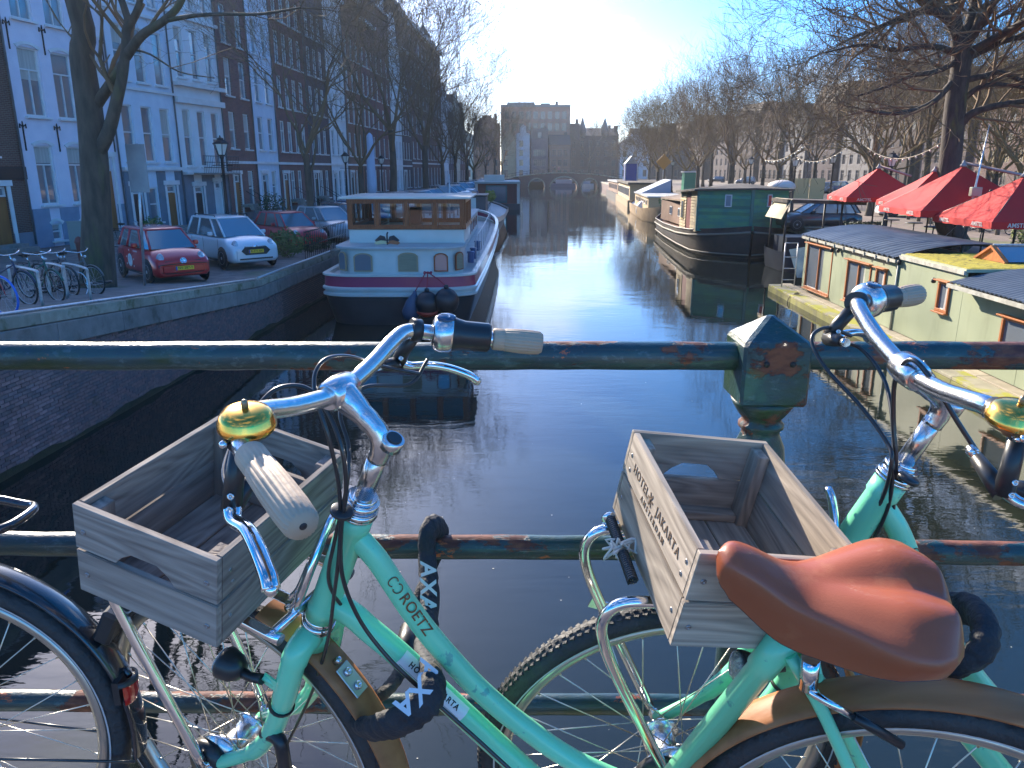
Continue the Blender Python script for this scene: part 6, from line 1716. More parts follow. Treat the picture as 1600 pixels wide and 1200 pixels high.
# ---- red parasols on the terrace
redc = M('red_canvas', (.50, .008, .007), .75, col2=(.45, .008, .007), ns=1.5, bump=.1, bs=8)
letter_w = M('white_lettering', (.62, .50, .46), .7)
pole_d = M('dark_pole', (.03, .028, .028), .5)
beam = M('pale_beam', (.42, .30, .28), .7, col2=(.34, .24, .22), ns=3)
GP = 'red parasols on the terrace'
def parasol(loc, r_, rot, h_, label, arm=None):
    root = thing('parasol', label, 'parasol', loc, 0, GP)
    L = Vector(loc)
    hem, top = L.z + h_, L.z + h_ + r_ * .52
    cs = [L + Vector((r_ * math.cos(R(rot + 90 * k)), r_ * math.sin(R(rot + 90 * k)), h_)) for k in range(4)]
    mb = MB(); ap = Vector((L.x, L.y, top))
    for k in range(4):
        a, b = cs[k], cs[(k + 1) % 4]
        n_ = 6
        rows = []
        for i in range(n_ + 1):
            t = i / n_
            row = []
            for j in range(7):
                u = j / 6
                p = a.lerp(b, u)
                q = ap.lerp(p, t)
                q.z -= .17 * 4 * u * (1 - u) * t * (1 - t) + .03 * math.sin(PI * t)
                row.append(q)
            rows.append(row)
        mb.grid(rows, True)
    can = mb.build('canopy', redc, root)
    mv = MB()
    for k in range(4):
        a, b = cs[k], cs[(k + 1) % 4]
        mv.grid([[a.lerp(b, j / 12) + Vector((0, 0, -z - (.02 * abs(math.sin(j * 1.57)) if z else 0))) for j in range(13)] for z in (0, .19)], False)
    mv.build('valance', redc, root)
    for k in (0, 1, 3):
        a, b = cs[k], cs[(k + 1) % 4]
        m_ = a.lerp(b, .5); d = (b - a).normalized(); nrm = Vector((d.y, -d.x, 0))
        X = basis(m_ + nrm * .012 + Vector((0, 0, -.10)), d, (0, 0, 1), nrm)
        for t in (-.28, .28): text('valance_lettering', 'AMSTEL', .17, X @ Matrix.Translation((t * (b - a).length, 0, 0)), letter_w, root, .003, 1.05, .004)
    MB().tube([(L.x, L.y, L.z), (L.x, L.y, top - .05)], .035, 8).box((L.x, L.y, L.z + .05), (.8, .8, .1)).build('pole', pole_d, root)
    MB().lathe([(.10, 0), (.12, .05), (.05, .12), (.03, .22)], 8, Matrix.Translation((L.x, L.y, top - .03))).build('finial', M('grey_cap', (.3, .28, .28), .6), root)
    rb_ = MB()
    for k in range(4): rb_.tube([cs[k] - Vector((0, 0, .02)), ap - Vector((0, 0, .06))], .018, 4)
    rb_.build('ribs', pole_d, root)
    if arm:
        MB().tube([ap + Vector((0, 0, .1)), ap + Vector(arm)], .05, 4).build('arm', beam, root)
    return root
parasol((16.7, 36.4, 1.6), 2.4, 127, 2.0, 'leftmost of the four red parasols', (1.3, -.5, -.35))
parasol((17.05, 32.2, 1.6), 2.3, 126, 1.93, 'second of the four red parasols counted from the houseboat side', (1.2, 1.2, .4))
parasol((15.75, 27.9, 1.6), 2.8, 129, 1.86, 'largest red parasol, its dark corner hanging low in front of the elm trunk', (2.2, -1.0, -.45))
parasol((15.7, 24.4, 1.6), 2.45, 133, 1.72, 'rightmost red parasol at the edge, above the moss covered roof', (1.6, -1.1, .35))

# light mast and cable pole
ms = thing('light_mast', 'slim mast with a floodlight box in front of the largest parasol', 'mast', (15.3, 26.5, 1.6))
MB().tube([(15.25, 26.4, 1.6), (15.42, 26.4, 4.4), (15.55, 26.4, 6.2)], [.06, .035, .012], 8).build('pole', galv, ms)
MB().box((15.38, 26.3, 4.08), (.34, .2, .30)).build('floodlight', M('lamp_box', (.36, .34, .24), .5), ms, bevel=.02)
MB().tube([(15.4, 26.4, 3.85), (15.9, 26.4, 3.8), (16.1, 26.4, 3.95)], .02, 5).tube([(15.3, 26.4, 3.3), (14.1, 26.6, 1.9)], .012, 4).build('bracket', galv, ms)
ms2 = thing('cable_pole', 'thin dark pole beside the floodlight mast', 'pole', (15.95, 26.4, 1.6))
MB().tube([(15.9, 26.4, 1.6), (15.95, 26.4, 4.05)], .028, 6).ball((15.95, 26.4, 4.1), .06, 8).build('pole', iron, ms2)

# string lights
sl_ = M('bulb_glass', (.7, .66, .55), .2)
def light_string(pts, sag, lab):
    t = thing('string_lights', lab, 'string lights', tuple(pts[0]))
    P = []
    for i in range(25):
        u = i / 24; p = Vector(pts[0]).lerp(Vector(pts[1]), u); p.z -= sag * 4 * u * (1 - u); P.append(p)
    MB().tube(P, .02, 4).build('cable', M('cable_beige', (.32, .27, .2), .7), t)
    b_ = MB()
    for p in P[1:-1:2]: b_.ball((p.x, p.y, p.z - .07), .05, 6)
    b_.build('bulbs', sl_, t)
light_string((at(1195, 250, 52), at(1257, 226, 46)), .35, 'string of lights sagging from the lantern to the tree left of the parasols')
light_string((at(1245, 246, 50), at(1326, 228, 44)), .5, 'string of lights between two trees above the first parasol')
light_string((at(1356, 231, 40), at(1472, 222, 34)), .6, 'string of lights above the second and third parasol')
# planter with hedge
pl = thing('planter', 'long wooden planter with a dark clipped hedge behind the corrugated roof', 'planter', (15.9, 33.8, 1.6))
MB().box((15.75, 35.2, 1.85), (1.7, .6, .5)).build('box', M('planter_wood', (.20, .11, .07), .8, col2=(.15, .08, .05), ns=4), pl)
rg2 = random.Random(4); mb = MB()
for i in range(900):
    q = Vector((rg2.uniform(14.95, 16.6), rg2.uniform(34.9, 35.5), 2.1 + rg2.random() ** .7 * .42)); u = Vector((rg2.gauss(0, 1), rg2.gauss(0, 1), rg2.gauss(0, 1))).normalized(); v = u.orthogonal().normalized()
    k = .05 * rg2.uniform(.7, 1.4); mb.add([q - u * k, q + v * k * .6, q + u * k, q - v * k * .6], [(0, 1, 2, 3)])
mb.build('hedge', leaf_k, pl)
bush('shrub', 'yellow green bush at the right edge next to the skylight roof', tuple(G(1598, 385, 1.6)), .55, .55, .5, 700, M('leaf_yellow'), 31, s=.06)
bl = link('bollard', MB().lathe([(.11, 0), (.11, .72), (.12, .76), (.10, .86), (.02, .92)], 10).mesh('bollard', M('stone_bollard', (.20, .18, .15), .85, col2=(.15, .14, .09), ns=4)))
spots = [(1419, 343), (1435, 346), (1453, 350), (1470, 353), (1491, 357), (1509, 360), (1532, 363), (1558, 367), (1583, 371)]
for i, (px, py) in enumerate(spots):
    o = bl if i == 0 else bl.copy()
    if i: COL.objects.link(o)
    o.location = G(px, py, 1.6); tag(o, ['first', 'second', 'third', 'fourth', 'fifth', 'sixth', 'seventh', 'eighth', 'ninth'][i] + ' stone bollard beyond the red parasols, counted from the white parked cars', 'bollard', 'stone bollards beyond the terrace')
bb0 = bike_far('bicycle', 'dark bicycle in the crowded rack beyond the bollards', blk, rubber, None, 'bicycles parked beyond the bollards')
cols_b = [M('bike_silver', (.35, .36, .38), .4), M('bike_navy'), M('bike_green'), redf]
for i in range(22):
    px = 1484 + i * 6.2
    p = G(px, 349 + (i % 3) * 5, 1.6)
    o = bb0 if i == 0 else copy_tree(bb0)
    o.location = p; o.rotation_euler = (R(rng.uniform(-7, 7)), 0, R(rng.uniform(100, 190)))
    if i: o['label'] = 'dark bicycle in the crowded rack beyond the bollards'
gbb = bike_far('bicycle', 'bicycle carrying a bright green box in front of the crowded rack', blk, rubber, M('green_crate', (.03, .42, .12), .5), 'bicycles parked beyond the bollards')
gbb.location = G(1545, 362, 1.6); gbb.rotation_euler = (0, 0, R(170))
gbc = bike_far('bicycle', 'pale framed bicycle nearest to the right edge beyond the bollards', cols_b[0], rubber, M('teal_crate', (.05, .25, .2), .5), 'bicycles parked beyond the bollards')
gbc.location = G(1600, 366, 1.6); gbc.rotation_euler = (0, 0, R(200))
# terrace tables
tb_ = thing('terrace_table', 'round dark terrace table under the largest parasol', 'table', tuple(G(1425, 372, 1.6)), 0, 'terrace tables')
_l = tb_.location.copy(); tb_.location = (0, 0, 0)
MB().lathe([(.38, .70), (.40, .72), (.38, .745)], 20).build('table_top', pole_d, tb_); MB().tube([(0, 0, 0), (0, 0, .7)], .03, 6).lathe([(.22, 0), (.2, .03)], 12).build('leg', pole_d, tb_)
tb_.location = _l
for px, py, lab in [(1390, 366, 'round dark terrace table beside the planter'), (1455, 380, 'round dark terrace table at the foot of the elm'), (1530, 382, 'round dark terrace table near the vent pipe of the houseboat')]:
    place(tb_, tuple(G(px, py, 1.6)), 0, 1, lab)
# blue cabin, kiosk, hoarding, road sign
cbn = thing('blue_cabin', 'tall narrow blue cabin with pale pointed glass top on the right quay', 'cabin', (17.9, 120, 1.6))
MB().box((17.8, 120, 3.6), (1.7, 1.7, 4.0)).build('body', M('cabin_blue', (.02, .06, .34), .5), cbn)
MB().add([(16.9, 119.1, 5.6), (18.7, 119.1, 5.6), (18.7, 120.9, 5.6), (16.9, 120.9, 5.6), (17.8, 119.1, 6.7), (17.8, 120.9, 6.7)], [(0, 1, 4), (2, 3, 5), (0, 4, 5, 3), (1, 2, 5, 4)]).build('pointed_top', M('glass_grey', (.35, .4, .42), .3), cbn)
MB().box((16.9, 119.1, 3.6), (.15, .15, 4)).box((18.7, 119.1, 3.6), (.15, .15, 4)).build('corner_post', white_p, cbn)
ks = thing('kiosk', 'small green kiosk among the trees on the right bank', 'kiosk', (24, 108, 1.6))
MB().box((24, 108, 3), (1.6, 1.6, 2.8)).build('body', M('kiosk_green', (.01, .22, .13), .5), ks); MB().box((24, 108, 4.45), (1.9, 1.9, .15)).build('roof', white_p, ks)
hd = thing('hoarding', 'pale yellow site hoarding under the trees left of the parasols', 'hoarding', (30, 82, 1.6))
for i in range(3): MB().box((28.3 + i * 1.6, 82, 2.8), (1.56, .06, 2.2)).build('panel', M('hoarding_yellow', (.55, .44, .22), .7, rand=.1), hd)
rs_ = thing('road_sign', 'orange diamond road sign on a pole among the trees', 'sign', (19.7, 104, 1.6))
MB().tube([(19.7, 104, 1.6), (19.7, 104, 6.2)], .05, 6).build('pole', galv, rs_); MB().prism([(-1.0, 0), (0, -1.0), (1.0, 0), (0, 1.0)], -.03, .03, Matrix.Translation((19.7, 103.9, 5.7))).build('panel', M('sign_orange', (.50, .22, .02), .5), rs_)

# three small people far away
skin = M('skin', (.45, .28, .2), .6)
def person(label, p, coat, trousers, rz=0):
    root = thing('person', label, 'person', tuple(p)); x, y, z = p
    b_ = MB()
    for s_ in (-1, 1): b_.tube([(x + s_ * .06, y + s_ * .08, z), (x + s_ * .09, y + .03 * s_, z + .45), (x + s_ * .09, y, z + .86)], [.05, .065, .09], 6)
    b_.build('legs', trousers, root)
    b_ = MB().lathe([(.16, .8), (.19, 1.0), (.21, 1.3), (.19, 1.42), (.07, 1.48)], 10, Matrix.Translation(p))
    for s_ in (-1, 1): b_.tube([(x + s_ * .2, y, z + 1.38), (x + s_ * .25, y - .03, z + 1.1), (x + s_ * .22, y - .1, z + .85)], [.06, .05, .04], 6)
    b_.build('coat', coat, root)
    MB().ball((x, y, z + 1.6), .105, 10, 1.2).tube([(x, y, z + 1.45), (x, y, z + 1.55)], .05, 6).build('head', skin, root)
    MB().ball((x, y + .02, z + 1.65), .11, 10, .9).build('hair', trimb, root)
person('person in a dark coat standing on the crown of the arched bridge', (11.5, 214.5, deckz(11.5) + .1), M('coat_dark', (.03, .03, .04), .8), trimb)
person('person in a dull pink coat on the crown of the arched bridge', (12.6, 214.5, deckz(12.6) + .1), M('coat_pink', (.35, .15, .15), .8), trimb)
person('person in black walking on the right quay near the bridge', (29.0, 150, 1.6), M('coat_dark'), trimb)
# ================================================================== NEAR BRIDGE: DECK AND RAILING
DZ = 3.391      # deck level
dk_ = MB().box2((-9, -12, DZ - .5), (16, 1.2, DZ)).build('bridge_deck', pave_l); tag(dk_, kind='structure')
kb = MB()
kb.box2((-9, 1.202, DZ - .9), (16, 1.50, DZ + .02)); tag(kb.build('bridge_edge', stone1, bevel=.01), kind='structure')
tag(MB().box2((-8.0, -12, -1), (14.6, 1.0, DZ - .502)).build('bridge_body', wall_far), kind='structure')
rail_m = bpy.data.materials.new('peeling_green_paint'); rail_m.use_nodes = True
def _rail():
    n, l = rail_m.node_tree.nodes, rail_m.node_tree.links
    b = n['Principled BSDF']; b.inputs['Roughness'].default_value = .38; b.inputs['Coat Weight'].default_value = .25
    tc = n.new('ShaderNodeTexCoord')
    mp = n.new('ShaderNodeMapping'); mp.inputs['Scale'].default_value = (.55, 1, 1); l.new(tc.outputs['Object'], mp.inputs['Vector'])
    def nz(s, d=6, rr=.6, off=0.):
        no = n.new('ShaderNodeTexNoise'); no.inputs['Scale'].default_value = s; no.inputs['Detail'].default_value = d; no.inputs['Roughness'].default_value = rr
        if off:
            ad = n.new('ShaderNodeVectorMath'); ad.operation = 'ADD'; ad.inputs[1].default_value = (off, off, off); l.new(mp.outputs[0], ad.inputs[0]); l.new(ad.outputs[0], no.inputs['Vector'])
        else: l.new(mp.outputs[0], no.inputs['Vector'])
        return no.outputs['Fac']
    def mr(s, a, b_, c=0, d=1):
        m_ = n.new('ShaderNodeMapRange'); m_.inputs['From Min'].default_value = a; m_.inputs['From Max'].default_value = b_; m_.inputs['To Min'].default_value = c; m_.inputs['To Max'].default_value = d
        l.new(s, m_.inputs['Value']); return m_.outputs[0]
    def mix(f, a, b_):
        x = n.new('ShaderNodeMixRGB'); l.new(f, x.inputs['Fac'])
        for k, v in (('Color1', a), ('Color2', b_)):
            if isinstance(v, tuple): x.inputs[k].default_value = (*v, 1)
            else: l.new(v, x.inputs[k])
        return x.outputs[0]
    base = mix(mr(nz(14), .35, .65), (.009, .034, .046), (.014, .058, .060))
    worn = mix(mr(nz(55, 4, .7, 3.), .56, .66), base, (.055, .105, .115))
    grn = mix(mr(nz(5, 6, .6, 9.), .52, .60), worn, (.012, .042, .018))
    rust_f = mr(nz(4.6, 9, .68, 17.), .53, .55)
    rust_c = mix(mr(nz(38, 5, .6, 5.), .4, .6), (.085, .022, .014), (.19, .06, .028))
    f1 = mix(rust_f, grn, rust_c)
    org_f = mr(nz(11, 8, .7, 29.), .63, .645)
    f2 = mix(org_f, f1, (.42, .10, .03))
    # paint, worn, green and rust patches, spread at random over the railing
    l.new(f2, b.inputs['Base Color'])
    bp = n.new('ShaderNodeBump'); bp.inputs['Strength'].default_value = .9; bp.inputs['Distance'].default_value = .003
    ad = n.new('ShaderNodeMath'); ad.operation = 'MULTIPLY_ADD'; ad.inputs[1].default_value = -.6; l.new(rust_f, ad.inputs[0]); l.new(nz(80, 5, .7, 2.), ad.inputs[2])
    l.new(ad.outputs[0], bp.inputs['Height']); l.new(bp.outputs[0], b.inputs['Normal'])
    rr_ = mr(rust_f, 0, 1, .34, .8); l.new(rr_, b.inputs['Roughness'])
_rail()
RY = 1.55
rlg = thing('bridge_railing', 'weathered dark green iron bridge railing with peeling paint and a square headed post', 'railing', (0, RY, DZ))
rr2 = random.Random(12)
def rail(z0, r_, zl, zr):
    pts, rs = [], []
    for i in range(141):
        x = -3.2 + i * .06
        pts.append((x, RY + rr2.gauss(0, .0006), DZ + z0 + (zl * max(0, -x) + zr * max(0, x)) + .0008 * math.sin(x * 9) + rr2.gauss(0, .0004)))
        rs.append(r_ * (1 + rr2.gauss(0, .010)))
    MB().tube(pts, rs, 20).build('rail', rail_m, rlg)
rail(1.037, .0295, 0, 0); rail(.600, .0270, .008, -.014); rail(.188, .0245, .01, -.0)
def post(px_):
    T_ = Matrix.Translation((px_, RY, DZ))
    hp = MB()
    hp.add([Vector((px_ + x * .068, RY + y * .068, DZ + z)) for z in (.945, 1.075) for x, y in ((-1, -1), (1, -1), (1, 1), (-1, 1))] + [Vector((px_, RY, DZ + 1.128))],
           [(0, 1, 5, 4), (1, 2, 6, 5), (2, 3, 7, 6), (3, 0, 4, 7), (4, 5, 8), (5, 6, 8), (6, 7, 8), (7, 4, 8), (3, 2, 1, 0)])
    p_ = hp.build('post', rail_m, rlg, bevel=.006)
    MB().lathe([(.066, .946), (.060, .93), (.048, .912), (.041, .905), (.041, .898), (.047, .892), (.047, .884), (.040, .878), (.040, .868), (.052, .84), (.058, .79), (.059, .72), (.053, .64), (.046, .56), (.043, .5), (.046, .44), (.053, .34), (.056, .2), (.056, .1), (.07, .06), (.08, .02), (.08, 0)], 28, T_).build('baluster', rail_m, p_)
    MB().box((px_, RY, DZ - .25), (.12, .12, .5)).build('post_foot', rail_m, p_)
    for dx in (-.022, .030): MB().lathe([(.006, -.001), (.006, .001)], 10, Matrix.Translation((px_ + dx, RY - .0685, DZ + 1.035)) @ Matrix.Rotation(R(90), 4, 'X')).build('bolt_hole', ink, p_)
for x in (.528, -1.75, 2.8): post(x)

# ================================================================== THE CITY BICYCLES
FG = dict(wb=1.181, th=66.2958, rake=.0714)
TH = R(FG['th'])
U_ = Vector((-math.cos(TH), 0, math.sin(TH))); N_ = Vector((math.sin(TH), 0, math.cos(TH))); L_ = Vector((0, 1, 0))
HUB = Vector((FG['wb'], 0, .35)); A0 = HUB - N_ * FG['rake']
class Pose:
    def __init__(s, x, y, psi, lean, steer):
        s.p = (x, y, R(psi), R(lean), R(steer))
    def F(s, x, y=0., z=0.):
        x0, y0, a, l, st = s.p
        y, z = y * math.cos(l) + z * math.sin(l), -y * math.sin(l) + z * math.cos(l)
        return Vector((x0 - x * math.cos(a) + y * math.sin(a), y0 + x * math.sin(a) + y * math.cos(a), z + DZ))
    def S(s, a, y=0., h=0.):
        st = s.p[4]
        n2 = N_ * math.cos(st) + L_ * math.sin(st); l2 = L_ * math.cos(st) - N_ * math.sin(st)
        q = A0 + n2 * a + l2 * y + U_ * h
        return s.F(q.x, q.y, q.z)
mint = M('mint_paint', (.21, .75, .44), .33, col2=(.185, .68, .40), ns=3, coat=.35, col3=(.10, .42, .31), ns3=38, lo3=.64, hi3=.69, bump=.04, bs=60)
alu = M('brushed_aluminium', (.66, .67, .68), .24, 1., col2=(.58, .59, .60), ns=9, bump=.05, bs=90)
rim_m = M('rim_alloy', (.50, .48, .43), .32, .85, col2=(.42, .40, .36), ns=14)
spoke_m = M('spoke_steel', (.62, .58, .50), .3, 1.)
tyre_m = M('tyre_black', (.022, .024, .027), .62, col2=(.034, .035, .037), ns=30, bump=.35, bs=60)
black_pl = M('black_plastic', (.018, .019, .021), .35, col2=(.028, .029, .031), ns=20)
grip_m = M('tan_rubber_grip', (.46, .35, .25), .65, col2=(.40, .30, .215), ns=12, bump=.05, bs=120)
fend_w = wood('fender_wood', (.47, .19, .075), (.32, .12, .045), .52, 9, .05, knots=False, axis=0, ring=3)
brass = M('bell_brass', (.97, .55, .13), .2, 1., col2=(.90, .48, .10), ns=11, bump=.015, bs=30)
leather = M('saddle_leather', (.33, .085, .034), .38, col2=(.28, .07, .027), ns=5, coat=.12, bump=.035, bs=320, col3=(.36, .12, .05), ns3=9, lo3=.6, hi3=.7)
white_l = M('label_white', (.75, .76, .78), .4, coat=.3)
copper_i = M('copper_lettering', (.22, .09, .035), .4, .4)
stripe = M('reflective_stripe', (.50, .51, .52), .4, .2)
lens_r = M('red_lens', (.55, .008, .006), .12, coat=1)
lens_c = M('clear_lens', (.62, .63, .60), .12, .3, coat=1, col2=(.30, .31, .30), ns=90, bump=.8, bs=160)

def torus(mb, c, e1, e2, R_, r_, n=64, k=10, prof=None, arc=None):
    """ring about centre c in plane e1,e2; prof optional list of (radial, lateral) offsets; arc (t0, t1) in degrees for open ones"""
    e3 = e1.cross(e2).normalized()
    pr = prof or [(r_ * math.cos(2 * PI * j / k), r_ * math.sin(2 * PI * j / k)) for j in range(k)]
    rows = []
    ts = np.linspace(0, 2 * PI, n, endpoint=False) if arc is None else np.linspace(R(arc[0]), R(arc[1]), n)
    for t in ts:
        d = e1 * math.cos(t) + e2 * math.sin(t)
        rows.append([c + d * (R_ + a) + e3 * b for a, b in pr])
    mb.grid(rows, True, close_v=True, close_u=arc is None)
    if arc is not None:
        kk = len(pr)
        mb.add(rows[0], [tuple(range(kk))]); mb.add(rows[-1], [tuple(reversed(range(kk)))])
    return mb

def wheel(root, name, c, e1, e2, near_sign, seed, tread=True):
    """bicycle wheel: tyre (with stripe), rim, hub, 32 spokes"""
    e3 = e1.cross(e2).normalized()
    mb = MB()
    prof = [(.0225 * math.cos(2 * PI * j / 14) + .002, .0215 * math.sin(2 * PI * j / 14)) for j in range(14)]
    torus(mb, c, e1, e2, .3295, 0, 96, prof=prof)
    if tread:      # tread blocks along both shoulders
        nb = 150
        for i in range(nb):
            t = 2 * PI * i / nb; d = e1 * math.cos(t) + e2 * math.sin(t); tg = e2 * math.cos(t) - e1 * math.sin(t)
            for s_, yy_ in ((-1, .011), (1, .011), (0, 0)):
                o = c + d * (.3295 + .0245 - (.0035 if s_ else .0008)) + e3 * (s_ * yy_)
                X = basis(o, (tg + e3 * .45 * s_).normalized(), (e3 - tg * .45 * s_).normalized(), d)
                mb.box((0, 0, 0), (.008, .0065, .0035), X=X)
    w_ = mb.build(name, tyre_m, root)
    for s_ in (-1, 1):
        m_ = MB(); rows = [[c + (e1 * math.cos(t) + e2 * math.sin(t)) * rr + e3 * (s_ * off) for rr, off in ((.3230, .0226), (.3262, .0229))] for t in np.linspace(0, 2 * PI, 97)]
        m_.grid(rows, True); m_.build('tyre_stripe', stripe, w_)
    mb = MB(); torus(mb, c, e1, e2, .306, 0, 72, prof=[(.010, -.013), (.010, .013), (-.004, .0125), (-.012, .007), (-.0135, 0), (-.012, -.007), (-.004, -.0125)])
    mb.build('rim', rim_m, w_)
    X = basis(c, e1, e2, e3)
    MB().lathe([(.010, -.058), (.012, -.05), (.014, -.036), (.036, -.034), (.038, -.030), (.034, -.028), (.026, -.02), (.026, .02), (.034, .028), (.038, .030), (.036, .034), (.014, .036), (.012, .05), (.010, .058)], 24, X).build('hub', alu, w_)
    me = None
    for i in range(32):
        side = 1 if i % 2 else -1
        t = 2 * PI * i / 32; th = t + (.95 if (i // 2) % 2 else -.95)
        a = e1 * math.cos(t) + e2 * math.sin(t); h_ = e1 * math.cos(th) + e2 * math.sin(th)
        m_ = MB().tube([c + h_ * .036 + e3 * side * .031, c + a * .300], .00115, 5).tube([c + a * .300 - (a * .3 - h_ * .036).normalized() * .016, c + a * .300], .002, 5)
        m_.build('spoke', spoke_m, w_)
    return w_

def wrap_text(name, s, size, P, r_, mat, parent, space=1.05, bold=.0004, out=.0008, vs=1.):
    """lettering bent onto a tube: P = frame with x along the tube, z outward from its axis (origin on the axis)"""
    o = text(name, s, size, Matrix.Identity(4), mat, None, .0002, space, bold)
    me = o.data; off = world_loc(parent)
    for v in me.vertices:
        a = v.co.y * vs / r_; q = Vector((v.co.x, (r_ + out + v.co.z) * math.sin(a), (r_ + out + v.co.z) * math.cos(a)))
        v.co = (P @ q) - off
    o.parent = parent
    return o

def fender_arc(c, e1, e2, a0, a1, R_, name, mat, root, wd=.030, n=40):
    e3 = e1.cross(e2).normalized()
    prof = []
    for j in range(7):
        u = -1 + j / 3; prof.append((.006 * (1 - u * u), u * wd))
    for j in range(7):
        u = 1 - j / 3; prof.append((.006 * (1 - u * u) - .004, u * wd))
    mb = MB(); torus(mb, c, e1, e2, R_, 0, n, prof=prof, arc=(a0, a1))
    return mb.build(name, mat, root)

def plank(name, X, dims, mat, parent, holes=None, bevel=.0012):
    """board as its own object in its own axes (x along the grain)"""
    me = MB().box((0, 0, 0), dims).mesh(name, mat)
    bm = bmesh.new(); bm.from_mesh(me); bmesh.ops.recalc_face_normals(bm, faces=bm.faces)
    bmesh.ops.bevel(bm, geom=bm.edges[:], offset=bevel, segments=2, affect='EDGES'); bm.to_mesh(me); bm.free()
    o = link(name, me, parent)
    X = X.copy(); X.translation = X.translation - world_loc(parent)
    o.matrix_local = X
    return o
def notch_plank(name, X, L__, H__, T__, nw, nh, mat, parent):
    """board (x length, z height, y thickness) with a hand hole cut up into its lower edge"""
    h = H__ / 2; c_ = .010
    p = [(-L__ / 2, h), (-L__ / 2, -h), (-nw / 2, -h), (-nw / 2 + .012, -h + nh * .55), (-nw / 2 + .03, -h + nh), (nw / 2 - .03, -h + nh), (nw / 2 - .012, -h + nh * .55), (nw / 2, -h), (L__ / 2, -h), (L__ / 2, h)]
    # build from quads (concave): columns
    xs2 = sorted({q[0] for q in p}); low = {-L__ / 2: -h, -nw / 2: -h, -nw / 2 + .012: -h + nh * .55, -nw / 2 + .03: -h + nh, nw / 2 - .03: -h + nh, nw / 2 - .012: -h + nh * .55, nw / 2: -h, L__ / 2: -h}
    vs, fs = [], []
    for x in xs2:
        for y in (-T__ / 2, T__ / 2): vs += [(x, y, low[x]), (x, y, h)]
    for i in range(len(xs2) - 1):
        a, b = i * 4, (i + 1) * 4
        fs += [(a, b, b + 1, a + 1), (a + 2, a + 3, b + 3, b + 2), (a, a + 2, b + 2, b), (a + 1, b + 1, b + 3, a + 3)]
    e = (len(xs2) - 1) * 4
    fs += [(0, 1, 3, 2), (e, e + 2, e + 3, e + 1)]
    mb = MB().add(vs, fs)
    me = mb.mesh(name, mat)
    bm = bmesh.new(); bm.from_mesh(me); bmesh.ops.recalc_face_normals(bm, faces=bm.faces)
    bmesh.ops.bevel(bm, geom=[ed for ed in bm.edges if ed.calc_face_angle(0) > .3], offset=.001, segments=1, affect='EDGES'); bm.to_mesh(me); bm.free()
    o = link(name, me, parent)
    X = X.copy(); X.translation = X.translation - world_loc(parent); o.matrix_local = X
    return o

